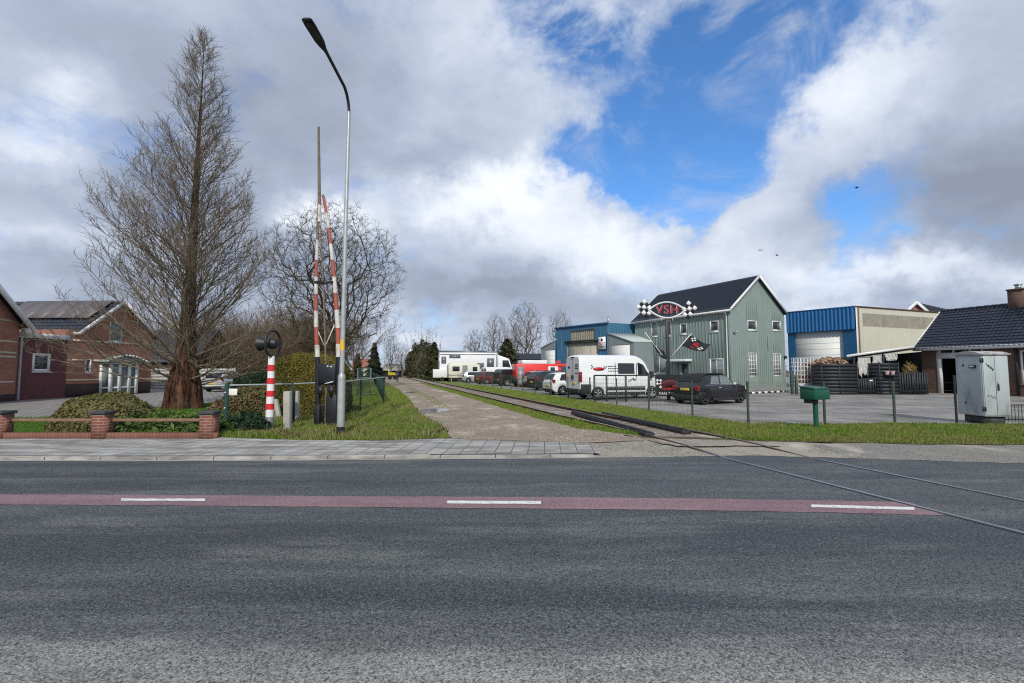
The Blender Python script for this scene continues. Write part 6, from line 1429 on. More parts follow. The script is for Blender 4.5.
mb.build('wire_mesh', 'galv_steel', ig)
bn = thing('banner', 'black banner with red VSH lettering in an oval hanging on the yard gate', 'banner', Vector((PY(669, 395, iy).x, iy - .08, .25)))
fbn = Fr((PY(655, 390, iy).x, iy - .09), (1, 0)); Wb = PY(684, 390, iy).x - PY(655, 390, iy).x; zb0, zb1 = PY(660, 396.3, iy).z, PY(660, 375, iy).z; Hb = zb1 - zb0
mb = MB(); P = [[fbn.pt(Wb * i / 12, .012 * math.sin(i * 1.7 + j), zb0 + Hb * j / 6) for i in range(13)] for j in range(7)]; mb.grid(P); P2 = [[fbn.pt(Wb * i / 12, .012 * math.sin(i * 1.7 + j) - .006, zb0 + Hb * j / 6) for i in range(13)] for j in range(7)]; mb.grid(P2); mb.build('cloth', 'flag_black', bn)
cxs, czs = Wb * .50, zb0 + Hb * .57
def lens(fr, cs, cz, a, h, t, n=18, k=1.0):
    up_ = [(cs - a + 2 * a * i / n, cz + h * (1 - ((2 * i / n) - 1) ** 2)) for i in range(n + 1)]; dn = [(s, 2 * cz - z) for s, z in up_[1:-1]][::-1]; return [fr.pt(s, t, z) for s, z in up_ + dn]
def checker(fr, cs, cz, sz, nx, nz_, t, rot, mbw, mbb, par=0):
    ca, sa = math.cos(rot), math.sin(rot)
    for i in range(nx):
        for j in range(nz_):
            q = []
            for dx, dz in ((0, 0), (1, 0), (1, 1), (0, 1)):
                a, c = (i + dx - nx / 2) * sz, (j + dz - nz_ / 2) * sz; q.append(fr.pt(cs + a * ca - c * sa, t, cz + a * sa + c * ca))
            (mbw if (i + j + par) % 2 == 0 else mbb).prism(q, Vector((fr.n.x, fr.n.y, 0)) * .006)
mw_, mk_ = MB(), MB()
checker(fbn, cxs - .54, czs + .06, .12, 3, 4, .022, .75, mw_, mk_); checker(fbn, cxs + .54, czs + .06, .12, 3, 4, .022, .82, mw_, mk_)
mw_.build('white_checks', 'sign_white', bn)
mb = MB(); mb.prism(lens(fbn, cxs, czs, .54, .21, .03), (0, -.004, 0)); mb.build('oval_rim', 'sign_red', bn)
mb = MB(); mb.prism(lens(fbn, cxs, czs + .01, .47, .165, .036), (0, -.004, 0)); mb.build('oval', 'flag_black', bn)
text_mesh('lettering', 'VSH', .24, 'lamp_red', bn, facing(fbn, cxs, .045, czs + .01), .003, 1.05)
mb = MB(); mb.fbox(fbn, cxs - .42, cxs + .36, .022, .028, czs - .29, czs - .22); mb.build('red_strip', 'sign_red', bn)
text_mesh('lettering', "VAN TOER'S", .20, 'sign_white', bn, facing(fbn, cxs - .03, .03, zb0 + .15), .003, 1.05)

# big see-through VSH sign on its pole with flags
sy = 25.4; S_ = lambda u, v: PY(u, v, sy); fs = Fr((S_(667, 310).x, sy), (1, 0.06)); cz = S_(667, 310).z
vs_sign = thing('sign_pole', 'tall dark pole carrying an open white oval with red VSH letters and checkers', 'sign', Vector((S_(668, 380).x, sy, -.05)))
mb = MB(); xp = S_(668, 350).x; mb.beam((xp, sy + .06, -.1), (xp, sy + .06, cz - .45), .17, .17, up=(0, 1, 0)); mb.build('pole', 'dark_steel', vs_sign, bevel=.01)
aw_, ah = (S_(686.5, 310).x - S_(646.5, 310).x) / 2, (S_(667, 301.6).z - S_(667, 318.6).z) / 2
mb = MB(); o_ = lens(fs, 0, cz, aw_, ah, 0); i_ = lens(fs, 0, cz, aw_ - .15, ah - .075, 0)
n = len(o_); dv_ = Vector((fs.n.x, fs.n.y, 0)) * .05
for k in range(n): m_ = (k + 1) % n; mb.hexa([o_[k], o_[m_], i_[m_], i_[k], o_[k] + dv_, o_[m_] + dv_, i_[m_] + dv_, i_[k] + dv_])
for x in (-.32, .32): mb.fbox(fs, x - .02, x + .02, -.02, 0, cz - ah - .12, cz - ah + .12)
mb.build('oval_rim', 'sign_white', vs_sign)
mb = MB(); mb.fbox(fs, -.62, .62, -.03, -.005, cz + .19, cz + .22); mb.fbox(fs, -.62, .62, -.03, -.005, cz - .22, cz - .19); mb.build('letter_bars', 'dark_steel', vs_sign)
text_mesh('lettering', 'VSH', .68, 'sign_white', vs_sign, facing(fs, 0, .0, cz), .012, 1.12); text_mesh('lettering', 'VSH', .68, 'sign_red', vs_sign, facing(fs, .012, .03, cz + .02), .02, 1.12)
for sx_, zz_, ro_ in ((-aw_ - .12, cz + .06, .72), (aw_ + .10, cz, -.66)):
    mw_, mk_ = MB(), MB(); checker(fs, sx_, zz_, .215, 3, 4, .015, ro_, mw_, mk_, 1); mw_.build('white_checks', 'sign_white', vs_sign); mk_.build('black_checks', 'flag_black', vs_sign)
def flag(label, a, b, quad, checks, nm='flag', letters=False):
    f = thing(nm, label, 'flag', Vector(a)); mb = MB(); mb.tube([a, b], .02, 8); mb.build('flag_pole', 'ivory_sign', f)
    mb = MB(); n, m_ = 14, 8; q = [Vector(p) for p in quad]; P = []
    for i in range(n + 1):
        row = []
        for j in range(m_ + 1):
            s, t_ = i / n, j / m_; p = (q[0].lerp(q[1], s)).lerp(q[3].lerp(q[2], s), t_); p = p + Vector((0, -.10 * math.sin(s * 7 + t_ * 2) * s, .04 * math.sin(s * 6 + 1))); row.append(p)
        P.append(row)
    mb.grid(P); off = Vector((0, .008, 0)); mb.grid([[p + off for p in r] for r in P]); cl = mb.build('cloth', 'flag_black', f, smooth=True)
    mb2 = MB(); mr = MB()
    for i, j, w in checks:
        for di in range(2):
            for dj in range(2):
                if (di + dj) % 2 == 0 or w:
                    pass
        a_, b_ = P[i][j], P[i + 1][j]; c_, d_ = P[i + 1][j + 1], P[i][j + 1]; o = Vector((0, -.012, 0)); (mb2 if w else mr).prism([a_ + o, b_ + o, c_ + o, d_ + o], (0, -.003, 0))
    if mb2.v: mb2.build('white_checks', 'sign_white', cl)
    if mr.v: mr.build('red_emblem', 'sign_red', cl)
    return f, P
flag('black flag flying out right from the sign pole with white checks', S_(671, 357), S_(691.5, 333.5), [S_(690, 336), S_(710.5, 345), S_(703, 352), S_(681, 346.5)], [(2, 1, 1), (3, 2, 1), (4, 1, 1), (3, 0, 1), (9, 5, 1), (10, 4, 1), (11, 5, 1), (10, 6, 1), (5, 3, 0), (6, 3, 0), (7, 3, 0), (7, 4, 0), (6, 4, 0), (5, 4, 0), (8, 4, 0), (6, 2, 0), (7, 2, 0), (5, 6, 0), (6, 6, 0)])
flag('black flag hanging limp from the left side of the sign pole', S_(667, 361), S_(645, 332.5), [S_(650, 339), S_(664, 352), S_(666, 360), S_(657, 353)], [(4, 2, 1), (5, 3, 1), (6, 4, 1), (5, 1, 1), (7, 5, 1)])

# green box on post
b = G(816.3, 428); my = b.y; mx = thing('green_box', 'green metal mailbox on a round post standing on the grass verge', 'mailbox', b); Q = lambda u, v: PY(u, v, my)
mb = MB(); mb.tube([(b.x, my, -.05), (b.x, my, Q(816, 398).z)], .062, 14); mb.build('post', 'box_green', mx, auto=.6)
zt_, zb_ = Q(816, 387.2).z, Q(816, 399.3).z; rot = 0.40; d1 = Vector((math.cos(rot), math.sin(rot), 0)); d2 = Vector((-math.sin(rot), math.cos(rot), 0)); c0 = Vector((b.x, my, 0)); L1, L2 = .62, .42
pc_ = lambda a, c, z: c0 + d1 * a * L1 / 2 + d2 * c * L2 / 2 + Vector((0, 0, z))
mb = MB(); mb.hexa([pc_(-1, -1, zb_), pc_(1, -1, zb_), pc_(1, 1, zb_), pc_(-1, 1, zb_), pc_(-1, -1, zt_ - .04), pc_(1, -1, zt_ - .04), pc_(1, 1, zt_), pc_(-1, 1, zt_)]); mb.build('box', 'box_green', mx, bevel=.012)
mb = MB(); mb.hexa([pc_(-1.06, -1.08, zt_ - .038), pc_(1.06, -1.08, zt_ - .038), pc_(1.06, 1.08, zt_ + .004), pc_(-1.06, 1.08, zt_ + .004), pc_(-1.06, -1.08, zt_ - .02), pc_(1.06, -1.08, zt_ - .02), pc_(1.06, 1.08, zt_ + .03), pc_(-1.06, 1.08, zt_ + .03)]); mb.build('lid', 'box_green', mx)
mb = MB(); mb.hexa([pc_(-.9, -.5, zb_ - .10), pc_(-.1, -.5, zb_ - .10), pc_(-.1, .6, zb_ - .1), pc_(-.9, .6, zb_ - .1), pc_(-.9, -.5, zb_ - .002), pc_(-.1, -.5, zb_ - .002), pc_(-.1, .6, zb_ - .002), pc_(-.9, .6, zb_ - .002)]); mb.build('bracket', 'dark_steel', mx)

# grey signal cabinet
b = G(985, 424.5); cy_ = b.y; cbn = thing('signal_cabinet', 'weathered pale grey steel cabinet with rusty roof on the grass at right', 'cabinet', b)
c0 = PY(985.3, 420, cy_); c0.z = 0; th = math.radians(47); dl = Vector((.11, .994, 0)); drr = Vector((.994, -.11, 0))
def span(dv, u, v=400):
    k = (u - 512) / 460 / ray(u, v).y
    return (k * c0.y - c0.x) / (dv.x - k * dv.y)
Ll, Lr = span(dl, 957.5), span(drr, 1010.5)
z0, z1 = PY(985, 416.5, cy_).z, PY(985, 354.0, cy_).z
cc = lambda a, c, z: c0 + dl * a + drr * c + Vector((0, 0, z))
mb = MB(); mb.hexa([cc(0, 0, z0), cc(Ll, 0, z0), cc(Ll, Lr, z0), cc(0, Lr, z0), cc(0, 0, z1), cc(Ll, 0, z1), cc(Ll, Lr, z1), cc(0, Lr, z1)]); cb0 = mb.build('body', 'cabinet', cbn, bevel=.012)
mb = MB(); rows = []
for i in range(9):
    f = i / 8; rows.append([cc(-.05 + (Ll + .1) * f, c_, z1 + .012 + .09 * math.sin(PI * f) + (.0 if 0 < i < 8 else -.02)) for c_ in (-.05, Lr + .05)])
mb.grid(rows); lo_ = [[cc(-.05 + (Ll + .1) * f, c_, z1 - .03) for c_ in (-.05, Lr + .05)] for f in (0, 1)]
mb.hexa([cc(-.05, -.05, z1 - .03), cc(Ll + .05, -.05, z1 - .03), cc(Ll + .05, Lr + .05, z1 - .03), cc(-.05, Lr + .05, z1 - .03), cc(-.05, -.05, z1 + .012), cc(Ll + .05, -.05, z1 + .012), cc(Ll + .05, Lr + .05, z1 + .012), cc(-.05, Lr + .05, z1 + .012)])
for c_ in (-.05, Lr + .05): mb.poly([r[0 if c_ < 0 else 1] for r in rows])
mb.build('roof', 'cabinet_roof', cbn)
ndl, ndr = -drr, -dl                              # outward normals of left and right face
mb = MB(); m_ = .47
for a0, a1 in ((.03, m_ - .012), (m_ + .012, .97)): mb.prism([cc(0, Lr * a0, z0 + .04) - dl * .001, cc(0, Lr * a1, z0 + .04) - dl * .001, cc(0, Lr * a1, z1 - .05) - dl * .001, cc(0, Lr * a0, z1 - .05) - dl * .001], -dl * .014)
mb.build('door', 'cabinet', cbn, bevel=.004)
mb = MB(); mb.prism([cc(Ll * .04, 0, z0 + .03) - drr * .001, cc(Ll * .97, 0, z0 + .03) - drr * .001, cc(Ll * .97, 0, z1 - .05) - drr * .001, cc(Ll * .04, 0, z1 - .05) - drr * .001], -drr * .012); mb.build('door', 'cabinet', cbn, bevel=.004)
mb = MB(); q = cc(Ll * .32, 0, z0 + (z1 - z0) * .80) - drr * .02; mb.beam(q - dl * .11, q + dl * .11, .05, .10); q = cc(0, Lr * .56, z0 + (z1 - z0) * .47) - dl * .02; mb.beam(q - Vector((0, 0, .10)), q + Vector((0, 0, .10)), .03, .03)
for k in (.12, .9):
    for fce in (0, 1): q = cc(Ll * .02, 0, lerp(z0, z1, k)) - drr * .02 if fce else cc(0, Lr * .02, lerp(z0, z1, k)) - dl * .02; mb.tube([q - Vector((0, 0, .06)), q + Vector((0, 0, .06))], .018, 8)
for k, z in ((.68, .82), (.66, .2)): q = cc(Ll * k, 0, lerp(z0, z1, z)) - drr * .012; mb.lathe([(0, .02), (.03, .02), (.03, 0)], q, -drr, 10)
mb.build('handle', 'trim_black', cbn)
mb = MB(); q = cc(Ll * .31, 0, z0 + (z1 - z0) * .80) - drr * .05; mb.beam(q - dl * .07, q + dl * .09, .012, .05); mb.build('label_plate', 'lamp_clear', cbn)
# scribbles of graffiti and rust scratches on the right-hand door
mb = MB(); rs = random.Random(4)
def scrib(a0, zc_, w, h, n, slope):
    pts = [cc(0, Lr * (a0 + w * i / n), zc_ + h * (1 if i % 2 else -1) * rs.uniform(.5, 1) + slope * i / n) - dl * .019 for i in range(n + 1)]; mb.tube(pts, .006, 5)
scrib(.12, z1 - .28, .30, .05, 9, -.18); scrib(.16, z1 - .33, .26, .045, 7, -.16); mb.build('graffiti', 'trim_black', cbn)
mb = MB(); scrib(.10, z0 + .62, .34, .05, 6, -.06); scrib(.50, z0 + .80, .05, .06, 4, .25); mb.build('rust_marks', 'rust', cbn)
mb = MB(); mb.hexa([cc(.1, .1, 0), cc(Ll - .1, .1, 0), cc(Ll - .1, Lr - .1, 0), cc(.1, Lr - .1, 0), cc(.1, .1, z0), cc(Ll - .1, .1, z0), cc(Ll - .1, Lr - .1, z0), cc(.1, Lr - .1, z0)]); mb.build('plinth', 'dark_cap', cbn)
mb = MB()
q0 = PY(1014, 408, 14.5)
lf = thing('lattice_fence', 'low black bar fence right of the grey signal cabinet', 'fence', Vector((q0.x, 14.5, gh(14.5))))
zt_ = PY(1014, 405, 14.5).z; x1 = q0.x + 4; mb = MB()
for k in range(41): x = lerp(q0.x - .3, x1, k / 40); mb.beam((x, 14.5, 0), (x, 14.5, zt_), .012, .012)
for z in (.06, zt_): mb.beam((q0.x - .3, 14.5, z), (x1, 14.5, z), .03, .03)
mb.build('bars', 'dark_steel', lf)
# white marker post by the track
p = G(451.5, 382); mb = MB(); mb.box(p.x - .05, p.x + .05, p.y - .05, p.y + .05, -.1, PY(451.5, 364, p.y).z); wp = mb.build('marker_post', 'sign_white'); tag(wp, 'thin white marker post between the track and yard fence', 'post')
WORLD[wp.name] = (0, 0, 0)
# yard kerb blocks, black and white
ka, kb = PY(744, 394, 38), PY(805, 390.5, 38); ka = G(744, 394.2); kb = G(808, 391)
tag_k = thing('kerb_blocks', 'row of alternating black and white kerb blocks across the yard by the workshop', 'kerb blocks', (ka.x, ka.y, -.05))
mb = MB(); n = 22
for i in range(n): mb.cur = i % 2; a, c = ka.lerp(kb, (i + .02) / n), ka.lerp(kb, (i + .98) / n); mb.beam(a + Vector((0, 0, .06)), c + Vector((0, 0, .06)), .22, .14)
mb.build('blocks', ['sign_white', 'dark_steel'], tag_k)
# birds
for i, (lab, u, v, y, a) in enumerate((('small dark bird flying before the blue gap above the hall', 857, 188, 50, .3), ('tiny dark bird in the sky left of the clouds over the workshop', 761, 250.5, 70, -.2), ('tiny dark bird flying lowest above the workshop ridge', 777, 255.5, 70, .5))):
    c = PY(u, v, y); mb = MB(); s = .22 if i == 0 else .26; ca, sa = math.cos(a), math.sin(a)
    tr = lambda x, y_, z: c + Vector((x * ca - y_ * sa, x * sa + y_ * ca, z)) * 1.0
    mb.tube([tr(0, -s * .7, 0), tr(0, -s * .3, .01), tr(0, s * .3, .01), tr(0, s * .8, 0)], [.01, .05, .05, .012], 8)
    for sg_ in (1, -1): mb.prism([tr(0, -s * .3, .02), tr(sg_ * s * .8, -s * .35, .14), tr(sg_ * s * 1.8, s * .1, .02), tr(sg_ * s * .8, s * .15, .13), tr(0, s * .25, .02)], (0, 0, .012))
    tag(mb.build('bird', 'bird_black'), lab, 'bird', 'birds flying over the yard')
# ------------------------------------------------------------------ vehicles: lofted bodies, +x is the front
def interp(tab, x):
    if x <= tab[0][0]: return tab[0][1]
    for (a, p), (b, q) in zip(tab[:-1], tab[1:]):
        if a <= x <= b: return lerp(p, q, (x - a) / (b - a))
    return tab[-1][1]
def car(name, label, cat, rear_wheel, yaw, sp, group=None, side=-1):
    """rear_wheel: ground point of the rear wheel on the seen (right) side"""
    L, W, H, zb = sp['L'], sp['W'], sp['H'], sp['belt']; xr, xf = sp['axles']; rw = sp['rw']; col = sp['col']; top = sp['top']; gap = sp.get('gap', .2)
    fd_ = Vector((math.cos(yaw), math.sin(yaw), 0)); ld_ = Vector((-math.sin(yaw), math.cos(yaw), 0))
    loc = Vector(rear_wheel) - fd_ * xr + ld_ * (W / 2 - .04); loc.z = -.048
    t = thing(name, label, cat, loc, yaw, group)
    hl = L / 2
    sm = lambda x: sum(interp(top, x + d) for d in (-.09, -.045, 0, .045, .09)) / 5
    def zt(x): return sm(x)
    taper = sp.get('taper', .10)
    def hw(x): return W / 2 * (1 - taper * abs(x / hl) ** 5)
    def zl(x):
        z = gap + .10 * max(0, abs(x / hl) - .85) / .15
        for c in (xr, xf):
            d = abs(x - c); ra = rw * 1.16
            if d < ra: z = max(z, rw + math.sqrt(ra * ra - d * d) - .02)
        return z
    tum = sp.get('tumble', .20)
    def sec(x):
        zz = zt(x); b = min(zb, zz - .03); h = hw(x); k = max(0., min(1., (zz - zb) / (H - zb))); hr = h * (.97 - tum * k); lo_ = min(zl(x), b - .05)
        return [(h * .93, lo_), (h * .995, lerp(lo_, b, .30)), (h, lerp(lo_, b, .62)), (h * .985, lerp(lo_, b, .88)), (h * .965, b), (lerp(h * .965, hr, .55), lerp(b, zz, .5)), (hr, lerp(b, zz, .86)), (hr * .95, lerp(b, zz, .955)), (hr * .80, zz), (0, zz + .025)]
    xs_ = sorted(set([round(-hl + L * i / 84, 4) for i in range(85)] + [c + s * rw * 1.16 for c in (xr, xf) for s in (-1, 1)]))
    mb = MB(); rows = []
    for x in xs_:
        s = sec(x); rows.append([(x, -y, z) for y, z in s] + [(x, y, z) for y, z in s[-2::-1]])
    mb.grid(rows); mb.poly(rows[0]); mb.poly(rows[-1]); bd = mb.build('body', col, t, world=False, auto=.6)
    # dark underside and wheel wells
    mb = MB(); mb.box(-hl * .93, hl * .93, -W * .43, W * .43, gap * .85, min(zb * .8, rw * 2.25)); mb.build('underbody', 'trim_black', t, world=False)
    def patch(nm, mat_, xa0, xa1, xb0, xb1, lo=.10, hi=.88, both=True, off=.006, parent=t):
        """window on the flank: bottom edge xa0..xa1, top edge xb0..xb1"""
        for sg in ((-1, 1) if both else (side,)):
            mb = MB(); P = []
            for j in range(4):
                f = lerp(lo, hi, j / 3); row = []
                for i in range(9):
                    x = lerp(lerp(xa0, xb0, j / 3), lerp(xa1, xb1, j / 3), i / 8); s = sec(x); y = lerp(s[4][0], s[6][0], f / .86 if f < .86 else 1); b = s[4][1]; zz = zt(x)
                    row.append((x, sg * (y + off), lerp(b, zz, f)))
                P.append(row)
            mb.grid(P); mb.build(nm, mat_, parent, world=False)
    def cross(nm, mat_, x0, x1, wf=.86, off=.008, parent=t, n=5):
        """glass across the car following the roofline between x0 and x1"""
        mb = MB(); P = []
        for i in range(n + 1):
            x = lerp(x0, x1, i / n); z = zt(x); dz = zt(x + .03) - zt(x - .03); nn = Vector((-dz, 0, .06)).normalized(); s = sec(x); w = s[6][0] * wf
            P.append([(x + nn.x * off * 2, y * w, z + nn.z * off * 2 + .025 * (1 - y * y)) for y in (-1, -.8, -.4, 0, .4, .8, 1)])
        mb.grid(P); return mb.build(nm, mat_, parent, world=False)
    for w in sp.get('side_glass', []): patch('side_window', sp.get('glass', 'car_glass'), *w)
    for a, b in sp.get('cross_glass', []): cross('windscreen' if a > 0 else 'rear_window', sp.get('glass', 'car_glass'), a, b)
    if 'roof' in sp: cross('soft_top' if sp['roof'][2] == 'soft_top' else 'roof_panel', sp['roof'][2], sp['roof'][0], sp['roof'][1], 1.03, .012, n=14)
    # wheels
    rim_m = sp.get('rim', 'alloy')
    for x in (xr, xf):
        for sg in (-1, 1):
            mb = MB(); c = (x, sg * (W / 2 - .12), rw); ax = (0, sg, 0); r = rw
            mb.lathe([(r * .62, -.09), (r * .9, -.10), (r, -.06), (r, .06), (r * .92, .105), (r * .68, .112), (r * .64, .09), (r * .64, -.09)], c, ax, 24); wh = mb.build('wheel', 'rubber', t, world=False, auto=.7)
            mb = MB(); mb.lathe([(0, .045), (r * .16, .07), (r * .2, .05)], c, ax, 16); mb.lathe([(r * .58, .06), (r * .66, .10), (r * .66, .04), (r * .57, .04)], c, ax, 24)
            for k in range(5):
                a = 2 * PI * k / 5 + .3; p0 = Vector(c) + Vector((math.cos(a) * r * .14, sg * .06, math.sin(a) * r * .14)); p1 = Vector(c) + Vector((math.cos(a) * r * .62, sg * .075, math.sin(a) * r * .62)); mb.beam(p0, p1, r * .20, .03, up=(0, 1, 0))
            mb.build('rim', rim_m, wh, world=False)
    # lamps, plates, bumpers, mirrors
    for (nm, mt, bx) in sp.get('bits', []):
        for sg in ((-1, 1) if bx[2] * bx[3] > 0 or (bx[2] > 0) else (1,)):
            y0, y1 = sorted((bx[2] * sg, bx[3] * sg)) if bx[2] * bx[3] > 0 else (bx[2], bx[3])
            mb = MB(); mb.box(bx[0], bx[1], y0, y1, bx[4], bx[5]); mb.build(nm, mt, t, world=False, bevel=.015)
    return t
def yaw_of(p, q): return math.atan2(q.y - p.y, q.x - p.x)

# black convertible
p, q = G(705.3, 405.0), G(742.3, 403.1); yw_ = yaw_of(p, q)
mini = dict(L=3.64, W=1.64, H=1.46, belt=.93, axles=(-1.38, 1.18), rw=.305, col='car_black', gap=.2, taper=.16, tumble=.17,
    top=[(-1.82, .62), (-1.79, .96), (-1.68, 1.04), (-1.42, 1.31), (-1.12, 1.43), (-.5, 1.46), (.0, 1.45), (.24, 1.40), (.80, 1.0), (1.0, .96), (1.5, .88), (1.75, .76), (1.86, .55)],
    side_glass=[(-.28, .78, -.20, .34, .05, .88), (-1.0, -.36, -.78, -.30, .08, .78)], cross_glass=[(.36, .84), (-1.64, -1.44)], roof=(-1.66, .22, 'soft_top'), rim='alloy_dark', glass='pale_glass',
    bits=[('taillight', 'lamp_red', (-1.83, -1.70, .56, .78, .66, .90)), ('number_plate', 'plate_yellow', (-1.885, -1.84, -.27, .27, .66, .78)), ('rear_bumper', 'trim_black', (-1.90, -1.72, -.72, .72, .26, .46)), ('headlight', 'lamp_clear', (1.58, 1.72, .50, .72, .64, .80)), ('mirror', 'lamp_clear', (.50, .64, .86, .98, .94, 1.05)), ('belt_trim', 'alloy', (-1.3, .8, .79, .81, .915, .935)), ('door_handle', 'lamp_clear', (-.42, -.26, .80, .835, .78, .81)), ('door_seam', 'rubber', (-.56, -.548, .78, .822, .34, .92)), ('door_seam', 'rubber', (.70, .712, .77, .818, .34, .92)), ('rear_seam', 'alloy_dark', (-1.845, -1.825, -.62, .62, .56, .575)), ('side_sill', 'trim_black', (-.9, .95, .80, .862, .19, .32))])
mt_ = car('parked_car', 'black convertible with dark soft top parked behind the near fence post', 'car', p, yw_, mini)

# white high roof van
p = G(598.3, 399.7); yv = math.radians(16.5)
van = dict(L=5.45, W=2.05, H=2.50, belt=1.28, axles=(-1.62, 1.83), rw=.345, col='car_white', gap=.28, taper=.04, tumble=.09,
    top=[(-2.725, 2.30), (-2.68, 2.46), (-2.4, 2.50), (.6, 2.50), (.95, 2.46), (1.25, 2.30), (2.05, 1.42), (2.2, 1.30), (2.6, 1.08), (2.72, .80)],
    side_glass=[(-.35, .70, -.35, .70, .12, .62), (.92, 1.72, .92, 1.32, .08, .68)], cross_glass=[(1.30, 2.02)],
    bits=[('taillight', 'lamp_red', (-2.76, -2.60, .87, 1.02, .98, 1.55)), ('number_plate', 'plate_yellow', (-2.75, -2.72, -.42, .05, .82, .93)), ('rear_bumper', 'trim_black', (-2.85, -2.55, -.98, .98, .36, .60)), ('side_trim', 'trim_black', (-1.1, 1.35, .99, 1.045, .52, .72)), ('arch_trim', 'trim_black', (-2.68, -2.06, .985, 1.04, .32, .86)), ('side_skirt', 'trim_black', (-1.15, 1.38, .90, .985, .24, .44)),
        ('roof_lamp', 'trim_black', (-2.76, -2.68, -.2, .2, 2.34, 2.40)), ('door_seam', 'trim_black', (-2.735, -2.72, -.012, .012, .62, 2.3)), ('door_handle', 'trim_black', (-2.77, -2.72, -.16, -.06, 1.12, 1.35)), ('mirror', 'trim_black', (1.62, 1.78, 1.02, 1.24, 1.20, 1.58)), ('door_handle', 'trim_black', (.56, .74, 1.02, 1.05, 1.06, 1.14)), ('door_line', 'trim_black', (-.56, -.545, .985, 1.03, .55, 2.05)), ('door_line', 'trim_black', (.80, .815, .985, 1.03, .55, 2.05)), ('headlight', 'lamp_clear', (2.35, 2.62, .70, .92, .92, 1.18))])
vn = car('van', 'white high roof van with red oval emblem parked behind the yard gate', 'van', p, yv, van)
mb = MB(); yy_ = -1.012
def flat_on(pts, dy=.004): mb.prism([(x, yy_ - .0, z) for x, z in pts], (0, -dy, 0))
def vy(z): return -(1.025 * (.97 - .09 * max(0, min(1, (2.5 - 1.28) / 1.22)) * 0) * 1.0)
# emblem and lettering bars follow the flank (which leans in above the belt)
def flank(x, z):
    h = 1.025 * (1 - .04 * abs(x / 2.725) ** 5); hr = h * (.97 - .09); a = h * .965
    f = (z - 1.28) / 1.22; y = lerp(a, hr, min(1, f / .86)) if z > 1.28 else h; return (x, -y - .006, z)
mb = MB(); el_ = [(-1.55 + .36 * math.cos(2 * PI * i / 20), 1.70 + .105 * math.sin(2 * PI * i / 20)) for i in range(20)]; mb.prism([flank(x, z) for x, z in el_], (0, -.004, 0)); mb.build('emblem', 'sign_red', vn, world=False)
mb = MB(); [mb.prism([flank(x0, z0), flank(x0 + .07, z0), flank(x0 + .07, z0 + .07), flank(x0, z0 + .07)], (0, -.004, 0)) for x0, z0 in ((-2.02, 1.72), (-1.95, 1.79), (-1.18, 1.72), (-1.25, 1.79), (-2.02, 1.86), (-1.11, 1.79))]; mb.build('emblem_checks', 'trim_black', vn, world=False)
mb = MB(); rs = random.Random(2)
for z, w in ((1.83, .50), (1.70, .58), (1.56, .60)):
    x = -.98
    while x < -.98 + w: l = rs.uniform(.04, .12); mb.prism([flank(x, z), flank(x + l, z), flank(x + l, z + .05), flank(x, z + .05)], (0, -.004, 0)); x += l + .025
mb.build('lettering', 'trim_black', vn, world=False)
mb = MB()
for z in (1.93, 1.83, 1.72, 1.45): mb.box(-2.738, -2.726, -.75 if z > 1.5 else -.72, -.36, z, z + .045)
mb.box(-2.738, -2.726, .35, .62, 1.74, 1.86); mb.build('rear_lettering', 'trim_black', vn, world=False)
mb = MB(); mb.beam((.25, -1.04, .98), (.62, -1.05, 1.22), .03, .03); mb.build('mirror_arm', 'trim_black', vn, world=False)

# generic shapes
hatch = dict(L=3.9, W=1.70, H=1.47, belt=.92, axles=(-1.22, 1.25), rw=.31, col='car_white', taper=.13, tumble=.18, top=[(-1.95, .75), (-1.90, .98), (-1.72, 1.30), (-1.55, 1.43), (-1.1, 1.47), (.1, 1.46), (.45, 1.36), (1.05, 1.0), (1.7, .84), (1.95, .6)],
    side_glass=[(-1.45, .95, -1.25, .40, .08, .84)], cross_glass=[(-1.87, -1.62), (.46, 1.02)], bits=[('taillight', 'lamp_red', (-1.93, -1.76, .60, .80, .80, 1.02)), ('number_plate', 'plate_yellow', (-1.98, -1.93, -.26, .26, .55, .66)), ('rear_bumper', 'trim_black', (-1.99, -1.8, -.72, .72, .26, .42)), ('headlight', 'lamp_clear', (1.7, 1.86, .5, .72, .6, .76))])
def var(base, **k): d = dict(base); d.update(k); return d
est = dict(L=4.55, W=1.80, H=1.56, belt=.98, axles=(-1.35, 1.36), rw=.34, col='car_darkgreen', taper=.11, tumble=.18, top=[(-2.27, .85), (-2.22, 1.05), (-2.05, 1.38), (-1.88, 1.50), (-1.5, 1.56), (.1, 1.55), (.5, 1.45), (1.15, 1.06), (1.95, .92), (2.27, .65)],
    side_glass=[(-1.85, 1.05, -1.65, .46, .08, .84)], cross_glass=[(-2.19, -1.95), (.54, 1.12)], bits=[('taillight', 'lamp_red', (-2.25, -2.06, .62, .86, .80, 1.12)), ('number_plate', 'plate_yellow', (-2.30, -2.25, -.26, .26, .62, .73)), ('rear_bumper', 'trim_black', (-2.32, -2.1, -.78, .78, .30, .5)), ('roof_rail', 'trim_black', (-1.5, .2, .60, .64, 1.56, 1.61)), ('headlight', 'lamp_clear', (2.0, 2.18, .55, .78, .66, .84))])
